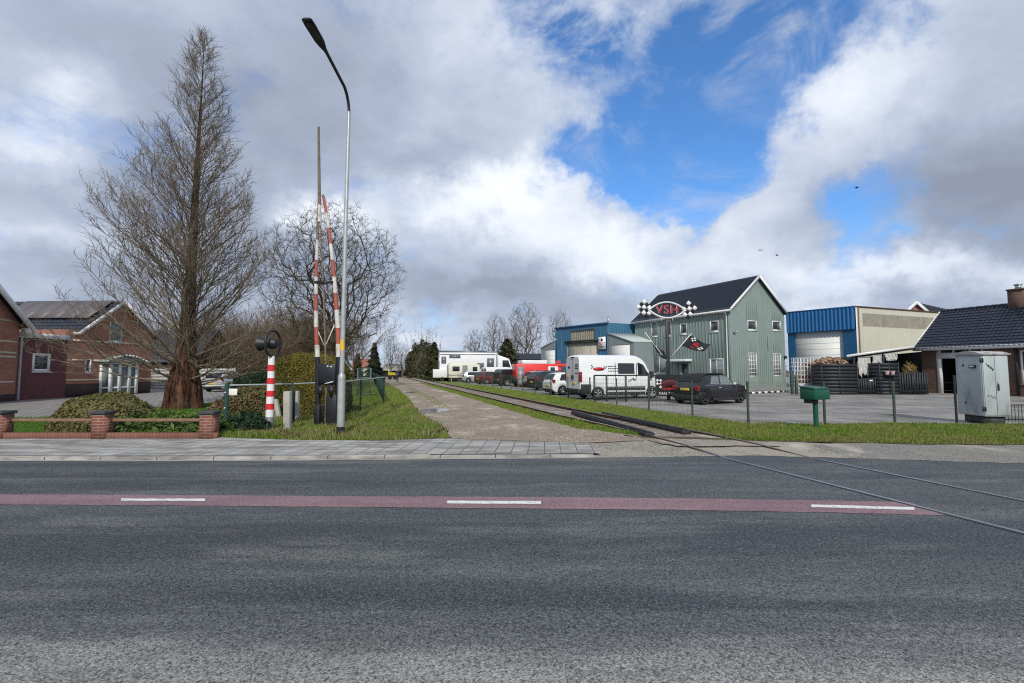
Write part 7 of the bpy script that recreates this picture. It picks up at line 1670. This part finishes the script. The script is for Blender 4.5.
jeep = var(est, L=4.2, W=1.78, H=1.75, belt=1.10, axles=(-1.25, 1.3), rw=.36, gap=.3, taper=.06, tumble=.10, top=[(-2.1, 1.0), (-2.07, 1.62), (-1.9, 1.72), (.2, 1.75), (.45, 1.68), (.85, 1.2), (2.0, 1.08), (2.1, .8)], side_glass=[(-1.85, .70, -1.85, .50, .1, .84)], cross_glass=[(-2.095, -2.06), (.5, .82)], bits=[('taillight', 'lamp_red', (-2.14, -2.0, .66, .84, .85, 1.12)), ('number_plate', 'plate_yellow', (-2.14, -2.1, -.6, -.2, .62, .73)), ('rear_bumper', 'trim_black', (-2.2, -2.0, -.8, .8, .4, .58)), ('spare_wheel', 'rubber', (-2.32, -2.1, -.3, .3, .75, 1.35))])
small = var(hatch)
car('parked_car', 'small white hatchback parked left of the white van, seen from behind', 'car', G(563.0, 395.2), math.radians(22), hatch)
car('parked_car', 'dark green estate car parked between the white hatchback and red truck', 'car', G(546.6, 390.5), math.radians(26), est)
car('parked_car', 'silver car half hidden left of the dark green estate car', 'car', G(540, 387.6) , math.radians(30), var(est, col='car_silver', L=4.4))
car('parked_car', 'dark boxy off-road car with spare wheel left of the red truck', 'car', G(507.2, 386.2), math.radians(24), var(jeep, col='car_darkgreen'))
car('parked_car', 'maroon car parked beside the white cab left of the off-road car', 'car', G(487, 384.2), math.radians(40), var(hatch, col='car_maroon'))
car('parked_car', 'pale silver car parked below the caravan behind the wire fence', 'car', G(468.5, 382.9), math.radians(10), var(hatch, col='car_silver', H=1.42))
car('parked_car', 'dark grey car at the far left of the vehicle row', 'car', G(456, 380.6), math.radians(20), var(hatch, col='car_grey'))
car('parked_car', 'silver hatchback parked on the drive in front of the board fence', 'car', Vector((PY(203.5, 391, 35.4).x + 1.95, 35.4, -.05)) , math.radians(86), var(hatch, col='car_silver', W=1.76))
car('van', 'white delivery van between the box truck and dark off-road car', 'van', G(494.5, 383.6), math.radians(24), var(van, L=4.9, H=2.0, belt=1.15, axles=(-1.4, 1.6), top=[(-2.45, 1.85), (-2.4, 1.97), (-2.2, 2.0), (.5, 2.0), (.9, 1.9), (1.6, 1.25), (2.3, 1.05), (2.45, .7)], side_glass=[(.4, 1.35, .4, .95, .08, .75)], cross_glass=[(.95, 1.55)], bits=[('taillight', 'lamp_red', (-2.48, -2.35, .82, .96, .9, 1.3)), ('rear_window', 'car_glass', (-2.465, -2.44, .15, .75, 1.3, 1.75)), ('rear_bumper', 'trim_black', (-2.55, -2.3, -.9, .9, .36, .58))]))

# white box truck
ty = 71; tw_ = G(452, 382); TX = lambda u, v=375: PY(u, v, ty).x
tk = thing('box_truck', 'long white box truck with dark windscreen parked behind the caravan', 'truck', (TX(475), ty, -.05), math.radians(6)); tk.scale = (1.18,) * 3
LB_ = 7.3; mb = MB(); mb.box(-4.6, 2.7, -1.25, 1.25, 1.0, 3.65); mb.build('box_body', 'car_white', tk, world=False, bevel=.04)
mb = MB(); mb.box(-4.66, 2.76, -1.28, 1.28, 3.651, 3.75); mb.box(-4.66, -4.5, -1.28, 1.28, 1.0, 3.65); mb.build('box_trim', 'zinc', tk, world=False)
mb = MB(); mb.box(-4.45, 2.6, -1.262, -1.252, 3.32, 3.42); mb.box(-3.3, -1.9, -1.27, -1.252, 2.9, 3.3); mb.box(-4.3, -3.7, -1.27, -1.252, 2.2, 3.1); mb.box(-.2, 1.1, -1.27, -1.252, 1.5, 2.3); mb.box(1.5, 2.4, -1.27, -1.252, 1.7, 2.9); mb.box(-4.5, 2.6, -1.268, -1.252, 1.1, 1.3); mb.build('graphics', 'car_grey', tk, world=False)
mb = MB(); mb.box(-4.7, 1.5, -1.0, 1.0, 3.76, 3.86); mb.build('roof_rack', 'trim_black', tk, world=False)
mb = MB(); mb.prism([(2.85, -1.2, .9), (4.75, -1.2, .9), (4.75, -1.2, 1.7), (4.35, -1.2, 2.85), (3.9, -1.2, 3.0), (2.85, -1.2, 3.35)], (0, 2.4, 0)); mb.build('cab', 'car_white', tk, world=False, bevel=.05)
mb = MB(); mb.prism([(3.5, -1.215, 1.75), (4.55, -1.215, 1.75), (4.25, -1.215, 2.65), (3.5, -1.215, 2.65)], (0, .01, 0)); mb.build('side_window', 'car_glass', tk, world=False)
mb = MB(); mb.prism([(4.76, -1.1, 1.75), (4.76, 1.1, 1.75), (4.40, 1.1, 2.8), (4.40, -1.1, 2.8)], (.012, 0, .004)); mb.build('windscreen', 'car_glass', tk, world=False)
mb = MB(); mb.box(-4.5, 4.5, -.9, .9, .55, .98); mb.box(4.5, 4.85, -1.2, 1.2, .45, .88); mb.build('chassis', 'trim_black', tk, world=False)
for x in (-2.6, 3.7):
    for s in (-1, 1): mb = MB(); mb.lathe([(0, -.1), (.46, -.14), (.5, 0), (.46, .14), (.26, .12), (0, .06)], (x, s * 1.08, .5), (0, s, 0), 20); mb.build('wheel', 'rubber', tk, world=False, auto=.7)
# caravan
cy2 = 65; cv = thing('caravan', 'cream caravan with small dark windows standing before the white truck', 'caravan', (PY(463.5, 375, cy2).x, cy2, -.05), math.radians(14)); cv.scale = (1.1,) * 3
mb = MB(); mb.prism([(-2.0, -1.1, .5), (1.9, -1.1, .5), (2.1, -1.1, 1.0), (1.95, -1.1, 2.0), (1.5, -1.1, 2.42), (-1.75, -1.1, 2.42), (-2.05, -1.1, 2.1)], (0, 2.2, 0)); mb.build('body', 'caravan_cream', cv, world=False, bevel=.08)
for x0, x1, z0, z1 in ((-1.55, -.65, 1.35, 1.95), (1.0, 1.6, 1.35, 1.9)): mb = MB(); mb.box(x0, x1, -1.125, -1.102, z0, z1); mb.build('window', 'car_glass', cv, world=False, bevel=.01)
mb = MB(); mb.box(-.3, .35, -1.125, -1.102, .6, 2.1); mb.build('door', 'grey_steel', cv, world=False, bevel=.01)
mb = MB(); mb.box(-2.03, 2.02, -1.12, -1.101, .82, .92); mb.box(1.9, 3.1, -.04, .04, .45, .55); mb.build('trim', 'zinc', cv, world=False)
mb = MB(); mb.lathe([(0, -.1), (.29, -.1), (.31, 0), (.29, .1), (0, .08)], (0, -1.0, .31), (0, -1, 0), 18); mb.build('wheel', 'rubber', cv, world=False, auto=.7)
# white motorhome end and trailer at far left of the row
m2 = thing('trailer', 'low white trailer box at the left end of the truck', 'trailer', (PY(440, 375, 68).x, 68, -.05), math.radians(8))
mb = MB(); mb.box(-1.0, 1.6, -1, 1, .55, 1.75); mb.build('body', 'car_white', m2, world=False, bevel=.03)
mb = MB(); mb.lathe([(0, -.1), (.3, -.1), (.32, 0), (.3, .1), (0, .08)], (.3, -.95, .32), (0, -1, 0), 16); mb.box(1.6, 2.6, -.04, .04, .5, .58); mb.build('wheel', 'rubber', m2, world=False, auto=.7)
# red crane / fire truck
ry = 46; rt = thing('red_truck', 'red former fire truck with grey roller shutter and long red boom', 'truck', (PY(530, 380, ry).x, ry, -.05), math.radians(10)); rx = lambda u: (PY(u, 375, ry).x - PY(530, 380, ry).x) * 1.0; rz_ = lambda v: PY(530, v, ry).z + .05
mb = MB(); mb.box(rx(513.6), rx(545), -1.2, 1.2, .75, rz_(364)); mb.build('body', 'truck_red', rt, world=False, bevel=.03)
mb = MB(); mb.box(rx(519.5), rx(545), -1.15, 1.15, rz_(364) + .002, rz_(360.4)); mb.build('roof_box', 'car_white', rt, world=False, bevel=.04)
mb = MB(); mb.box(rx(515.2), rx(521.5), -1.225, -1.201, rz_(384), rz_(367))
for k in range(14): z = lerp(rz_(384), rz_(367), k / 14); mb.box(rx(515.2), rx(521.5), -1.238, -1.224, z, z + .06)
mb.build('roller_shutter', 'shutter', rt, world=False)
mb = MB(); mb.box(rx(514), rx(562), -.85, .85, .45, .76); mb.box(rx(513.2), rx(514.5), -1.2, 1.2, .5, 1.0); mb.build('chassis', 'trim_black', rt, world=False)
mb = MB(); mb.beam((rx(524), -.5, rz_(365.4)), (rx(566), -.9, rz_(365.2)), .4, .26); mb.box(rx(556.5), rx(560), -.9, .2, .8, rz_(364)); mb.box(rx(555.5), rx(559), -1.0, -.2, rz_(363.5), rz_(361)); mb.build('boom', 'truck_red', rt, world=False, bevel=.02)
mb = MB(); mb.box(rx(546), rx(556), -1.15, 1.15, .8, rz_(366.5)); cbb = mb.build('cab', 'car_white', rt, world=False, bevel=.05)
mb = MB(); mb.box(rx(548), rx(552.5), -1.17, -1.152, rz_(373), rz_(367.3)); mb.build('window', 'car_glass', cbb, world=False)
for u in (519, 541, 555):
    for s in (-1, 1): mb = MB(); mb.lathe([(0, -.1), (.44, -.14), (.48, 0), (.44, .14), (.24, .12), (0, .06)], (rx(u), s * 1.05, .48), (0, s, 0), 20); mb.build('wheel', 'rubber', rt, world=False, auto=.7)
for u in (514.5, 523): mb = MB(); mb.box(rx(u), rx(u) + .3, -1.21, -1.18, rz_(386.5), rz_(385)); mb.build('taillight', 'lamp_red', rt, world=False)

# ------------------------------------------------------------------ cyclist on the path
fp = G(397.2, 381.8); cyr = Vector((fp.x, fp.y, -.045)); ya = math.radians(106)
def skin_body(name, verts, edges, mat_, parent, sub=2, root=0):
    me = bpy.data.meshes.new(name); me.from_pydata([v[:3] for v in verts], edges, []); o = bpy.data.objects.new(name, me); place(o, parent)
    o.modifiers.new('skin', 'SKIN'); sv_ = me.skin_vertices[0].data
    for i, v in enumerate(verts): sv_[i].radius = (v[3], v[4] if len(v) > 4 else v[3]); sv_[i].use_root = (i == root)
    m = o.modifiers.new('sub', 'SUBSURF'); m.levels = sub; m.render_levels = sub
    dg = bpy.context.evaluated_depsgraph_get(); dg.update(); nm = bpy.data.meshes.new_from_object(o.evaluated_get(dg)); o.modifiers.clear(); o.data = nm; nm.materials.clear(); nm.materials.append(M[mat_]); nm.polygons.foreach_set('use_smooth', np.ones(len(nm.polygons), bool)); return o
cp = thing('person', 'cyclist in navy jacket and grey trousers riding away along the path', 'person', cyr, ya - PI / 2)
B_ = [(0, 0, .98, .15, .12), (0, .10, 1.22, .16, .12), (0, .20, 1.42, .18, .12), (0, .26, 1.52, .07), (0, .29, 1.60, .07), (.19, .20, 1.43, .065), (-.19, .20, 1.43, .065), (.25, .36, 1.22, .05), (-.25, .36, 1.22, .05), (.26, .58, 1.10, .04), (-.26, .58, 1.10, .04), (.10, .0, .94, .10), (-.10, 0, .94, .10), (.13, .30, .66, .075), (-.13, .30, .52, .075), (.13, .10, .30, .05), (-.13, .10, .14, .05), (.13, .24, .25, .04), (-.13, .24, .09, .04)]
E_ = [(0, 1), (1, 2), (2, 3), (3, 4), (2, 5), (2, 6), (5, 7), (6, 8), (7, 9), (8, 10), (0, 11), (0, 12), (11, 13), (12, 14), (13, 15), (14, 16), (15, 17), (16, 18)]
skin_body('body', B_, E_, 'trousers_grey', cp)
Jk = [(0, .02, 1.02, .175, .14), (0, .10, 1.22, .185, .14), (0, .20, 1.42, .20, .135), (0, .245, 1.49, .085), (.19, .20, 1.43, .08), (-.19, .20, 1.43, .08), (.25, .36, 1.22, .065), (-.25, .36, 1.22, .065), (.26, .55, 1.115, .05), (-.26, .55, 1.115, .05)]
skin_body('jacket', Jk, [(0, 1), (1, 2), (2, 3), (2, 4), (2, 5), (4, 6), (5, 7), (6, 8), (7, 9)], 'jacket_navy', cp)
mb = MB(); mb.lathe([(0, -.145), (.045, -.14), (.08, -.09), (.098, -.01), (.10, .05), (.08, .10), (.04, .125), (0, .13)], (0, .32, 1.69), (0, 0, 1), 18); mb.tube([(0, .42, 1.68), (0, .435, 1.66)], [.018, .012], 8); [mb.tube([(s * .098, .31, 1.70), (s * .108, .30, 1.66)], [.025, .015], 8) for s in (-1, 1)]
mb.build('head', 'skin', cp, world=False, auto=1.0)
mb = MB(); mb.lathe([(.102, -.02), (.110, .04), (.092, .10), (.05, .135), (0, .142)], (0, .305, 1.69), (0, 0, 1), 18); mb.build('hair', 'hair_grey', cp, world=False, auto=1.0)
bk = thing('bicycle', 'dark bicycle ridden along the gravel path by the person in navy', 'bicycle', cyr, ya - PI / 2)
for y in (-.52, .55): mb = MB(); mb.tube([(0, y + .34 * math.cos(2 * PI * i / 24), .345 + .34 * math.sin(2 * PI * i / 24)) for i in range(25)], .02, 6, cap=False); [mb.tube([(0, y, .345), (0, y + .33 * math.cos(k), .345 + .33 * math.sin(k))], .003, 4) for k in (0, 1.05, 2.1, 3.14, 4.2, 5.2)]; mb.build('wheel', 'rubber', bk, world=False)
mb = MB()
for a, b in (((0, -.52, .345), (0, -.05, .33)), ((0, -.05, .33), (0, -.18, .88)), ((0, -.52, .345), (0, -.16, .78)), ((0, -.16, .72), (0, .40, .92)), ((0, -.05, .33), (0, .42, .82)), ((0, .38, 1.02), (0, .55, .345))): mb.tube([a, b], .018, 6)
mb.build('frame', 'dark_steel', bk, world=False)
mb = MB(); mb.tube([(-.28, .50, 1.08), (-.1, .40, 1.06), (0, .38, 1.03), (.1, .40, 1.06), (.28, .50, 1.08)], .014, 6); mb.build('handlebar', 'zinc', bk, world=False)
mb = MB(); mb.prism([(-.09, -.30, .88), (.09, -.30, .88), (.03, -.02, .88), (-.03, -.02, .88)], (0, 0, .06)); mb.build('saddle', 'trim_black', bk, world=False, bevel=.02)
# yellow trackside machine beyond the cyclist
c = PY(393.5, 372, 80); ym = thing('barrow', 'yellow trackside trolley standing beyond the cyclist on the path', 'trolley', (c.x, 80, -.05))
mb = MB(); x0_ = -.75; mb.box(x0_, .6, -.4, .4, .75, 1.2); mb.box(x0_ - .1, x0_ + .05, -.4, .4, .75, 1.55); mb.build('body', 'yellow_machine', ym, world=False, bevel=.04)
for x in (-.5, .4): mb = MB(); mb.lathe([(0, -.05), (.35, -.05), (.37, 0), (.35, .05), (0, .05)], (x, -.4, .38), (0, -1, 0), 16); mb.build('wheel', 'rubber', ym, world=False)

# ------------------------------------------------------------------ yard stores
ky = 31.0; K_ = lambda u, v: PY(u, v, ky)
def slats(name, label, u0, u1, v0, horiz, y=31.0, n=9, group='dark slatted storage crates'):
    x0, x1, zt_ = PY(u0, 380, y).x, PY(u1, 380, y).x, PY(u0, v0, y).z; t = thing(name, label, 'crate', ((x0 + x1) / 2, y, -.05), 0, group); mb = MB(); D = 1.1
    if horiz:
        for k in range(n): z0 = lerp(-.03, zt_, k / n); z1 = lerp(-.03, zt_, (k + .78) / n); mb.box(x0, x1, y, y + .03, z0, z1); mb.box(x0, x0 + .03, y + .031, y + D, z0, z1); mb.box(x1 - .03, x1, y + .031, y + D, z0, z1)
    else:
        m_ = int((x1 - x0) / .16)
        for k in range(m_): a = lerp(x0, x1, k / m_); mb.box(a, a + .11, y, y + .03, -.03, zt_)
        mb.box(x0, x1, y + .031, y + .06, zt_ - .12, zt_ - .02); mb.box(x0, x1, y + .031, y + .06, .1, .2)
    mb.build('slats', 'crate_dark', t)
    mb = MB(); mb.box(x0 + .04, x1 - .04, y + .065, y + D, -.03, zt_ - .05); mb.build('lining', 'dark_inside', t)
    mb = MB()
    for x in (x0, (x0 + x1) / 2, x1): mb = MB(); mb.box(x - .03, x + .03, y - .03, y - .001, -.05, zt_ + .02); mb.build('corner_post', 'crate_dark', t)
    return t
slats('slatted_crate', 'long dark crate with horizontal slats heaped with split firewood', 822, 857.5, 363.2, True)
slats('slatted_crate', 'dark crate with upright slats and small white label plate', 858, 879.5, 378.5, False, y=31.2)
slats('slatted_crate', 'tall dark crate with horizontal slats and pink pots before it', 880, 899, 362.2, True, y=30.9)
slats('slatted_crate', 'low dark bin row beside the bungalow wall with yellow plants above', 899.5, 927, 372.5, False, y=31.1)
mb = MB(); c = PY(871.3, 380.6, 31.15); mb.box(c.x - .11, c.x + .11, 31.16, 31.175, c.z - .05, c.z + .05); tag(mb.build('label_plate', 'sign_white'), 'small white plate fixed to the upright slatted crate', 'plate')
def logs(name, label, x0, x1, y0, y1, z0, hmax, n, seed, mat_='firewood'):
    r = random.Random(seed); mb = MB()
    for i in range(n):
        x = r.uniform(x0, x1); y = r.uniform(y0, y1); f = (x - x0) / (x1 - x0); z = z0 + r.random() * hmax * (.4 + .6 * math.sin(PI * min(1, max(.05, f)))); a = r.uniform(0, PI); e = r.uniform(-.5, .5); l = .17; d = Vector((math.cos(a) * math.cos(e), math.sin(a) * math.cos(e), math.sin(e))) * l; rr = r.uniform(.05, .10)
        mb.tube([Vector((x, y, z)) - d, Vector((x, y, z)) + d], rr, 5)
    o = mb.build(name, mat_); tag(o, label, 'firewood', kind='stuff'); return o
g, b = newmat('firewood2'); r_ = g.island(); g.put(b.inputs['Base Color'], g.mix(r_, (0.13, 0.075, 0.045), (0.46, 0.31, 0.20))); b.inputs['Roughness'].default_value = .9
logs('firewood', 'split firewood heaped on top of the long slatted crate', K_(823, 380).x, K_(850, 380).x, 31.1, 32.0, K_(820, 364).z, .42, 170, 3, 'firewood2')
# wire cage with firewood
cg = thing('wire_cage', 'tall wire cage filled with firewood before the white roller door', 'cage', (K_(804, 380).x, 32.5, -.05)); xa, xb = PY(794.5, 380, 32.5).x, PY(818, 380, 32.5).x; zt_ = PY(800, 358, 32.5).z
mb = MB()
for k in range(8): x = lerp(xa, xb, k / 7); mb.beam((x, 32.5, 0), (x, 32.5, zt_), .03, .03); mb.beam((x, 33.5, 0), (x, 33.5, zt_), .018, .018)
for k in range(9): z = lerp(.05, zt_, k / 8); mb.beam((xa, 32.5, z), (xb, 32.5, z), .03, .03); mb.beam((xa, 32.5, z), (xa, 33.5, z), .018, .018); mb.beam((xb, 32.5, z), (xb, 33.5, z), .018, .018)
mb.build('wire_frame', 'sign_white', cg)
logs('firewood', 'loose firewood leaning inside the wire cage by the slatted crate', PY(809, 380, 33).x, xb - .1, 32.6, 33.4, .3, 1.9, 150, 5, 'firewood2')
logs('firewood', 'low dark heap of firewood at the bottom of the wire cage', PY(797, 380, 33).x, PY(812, 380, 33).x, 32.6, 33.4, .85, .5, 60, 6, 'firewood2')
mb = MB(); mb.box(PY(797, 380, 33).x, PY(809, 380, 33).x, 32.65, 33.4, 0, .62); tag(mb.build('white_tank', 'sign_white', bevel=.05), 'white plastic tank standing at the bottom of the wire cage', 'tank')
# gate posts further into the yard
for lab, u in (('left thick green gate post before the blue hall door', 792.3), ('right thick green gate post beside the wire cage', 796.6)):
    p = G(u, 394.5); mb = MB(); mb.beam((p.x, p.y, -.1), (p.x, p.y, PY(u, 370.3 if u < 795 else 375, p.y).z), .14, .14, up=(0, 1, 0)); tag(mb.build('gate_post', 'olive_metal', bevel=.01), lab, 'gate post', 'green gate posts in the yard')
# open lean-to
la, lb_ = PY(846.5, 356.4, 32.3), PY(914, 347.0, 33.0); dpt = Vector((4.0, 4.6, 0))
ln_ = thing('lean_to', 'open lean-to with pale sloping roof edge and dark inside beside the bungalow', 'lean-to', (la.x, la.y, -.05))
mb = MB(); mb.prism([la, lb_, lb_ + dpt, la + dpt], (0, 0, .05)); mb.build('roof', 'slate', ln_)
mb = MB(); mb.beam(la + Vector((0, -.03, .02)), lb_ + Vector((0, -.03, .02)), .04, .16); mb.build('roof_edge', 'white_paint', ln_)
mb = MB(); bA, bB = la + dpt * .96, lb_ + dpt * .96 + Vector((2.5, .5, 0)); mb.poly([(bA.x, bA.y, -.1), (bB.x, bB.y, -.1), (bB.x, bB.y, bB.z), (bA.x, bA.y, bA.z)]); bA2 = la + Vector((.4, .3, 0)); mb.poly([(la.x + .2, la.y + 1.4, -.1), (bA.x, bA.y, -.1), (bA.x, bA.y, bA.z), (la.x + .2, la.y + 1.4, la.z)]); mb.build('dark_back_sheet', 'dark_inside', ln_)  # near-black sheets added to make the space under the roof dark
for f in (.12, .55): p = la.lerp(lb_, f); mb = MB(); mb.box(p.x - .05, p.x + .05, p.y + .05, p.y + .15, -.1, p.z); mb.build('post', 'crate_dark', ln_)
RS = random.Random(6)
for lab, u0, u1, v0, v1, y in (('widest bundle of pale net sacks hanging under the lean-to roof', 858.5, 870.5, 357.5, 378, 31.9), ('narrow bundle of pale net sacks hanging right of the widest one', 873.5, 882, 355.5, 379, 32.0), ('short pale net sacks hanging highest under the lean-to roof', 886.5, 897.5, 354, 361.5, 32.1)):
    x0, x1, z1, z0 = PY(u0, 370, y).x, PY(u1, 370, y).x, PY(u0, v0, y).z, PY(u0, v1, y).z; t = thing('net_sacks', lab, 'sacks', ((x0 + x1) / 2, y, z0), 0, 'pale sacks hanging under the lean-to'); n = 22; P = []
    jag = [RS.uniform(0, .35) for _ in range(n + 1)]
    for j in range(9): f = j / 8; P.append([(lerp(x0, x1, i / n) + .03 * math.sin(j * 1.3 + i), y + .07 * math.sin(i * 1.9 + j * .5), lerp(z1 - .1 * jag[-i], z0 + jag[i] * (z1 - z0), f)) for i in range(n + 1)])
    mb = MB(); mb.grid(P); mb.build('cloth', 'fabric_grey', t); mb = MB(); mb.tube([(x0 - .05, y, z1 + .02), (x1 + .05, y, z1 + .02)], .015, 6); mb.build('hanging_rod', 'zinc', t)
for lab, u in (('left pink flower pot on the shelf before the slatted crate', 888.5), ('right pink flower pot on the shelf before the slatted crate', 894)):
    c = PY(u, 374.6, 30.6); mb = MB(); mb.lathe([(0, 0), (.10, 0), (.14, .2), (.15, .2), (.15, .24), (.12, .24), (.10, .05), (0, .05)], (c.x, 30.72, c.z), (0, 0, 1), 14); tag(mb.build('flower_pot', 'pot_pink', auto=.6), lab, 'flower pot', 'pink pots on the crate shelf')
mb = MB(); c0, c1 = PY(886, 374.8, 30.7), PY(896.5, 374.8, 30.7); mb.box(c0.x, c1.x, 30.55, 30.86, c0.z - .04, c0.z - .002); tag(mb.build('shelf', 'crate_dark'), 'narrow dark shelf carrying two pink flower pots', 'shelf')
bush('pot_plant', 'yellow brown leafy plant above the dark bins by the bungalow', 'plant', Vector((PY(910, 372, 31.9).x, 31.9, 1.35)), (.45, .3, .75), 900, .09, 'yellow_plant', 71, 2, .4, 3, core=True, corem='weathered_wood', depth=.6)
# things inside the garage mouth
c = fw_.pt(gar[0] + 1.6, -1.2, 0); tt = thing('work_table', 'dark cluttered work table inside the open bungalow garage', 'table', (c.x, c.y, -.04)); mb = MB(); mb.box(c.x - .5, c.x + .5, c.y - 1, c.y + 1, .75, .80); mb.build('table_top', 'weathered_wood', tt)
for sx in (-.45, .45):
    for sy_ in (-.9, .9): mb = MB(); mb.box(c.x + sx - .03, c.x + sx + .03, c.y + sy_ - .03, c.y + sy_ + .03, -.04, .749); mb.build('leg', 'weathered_wood', tt)
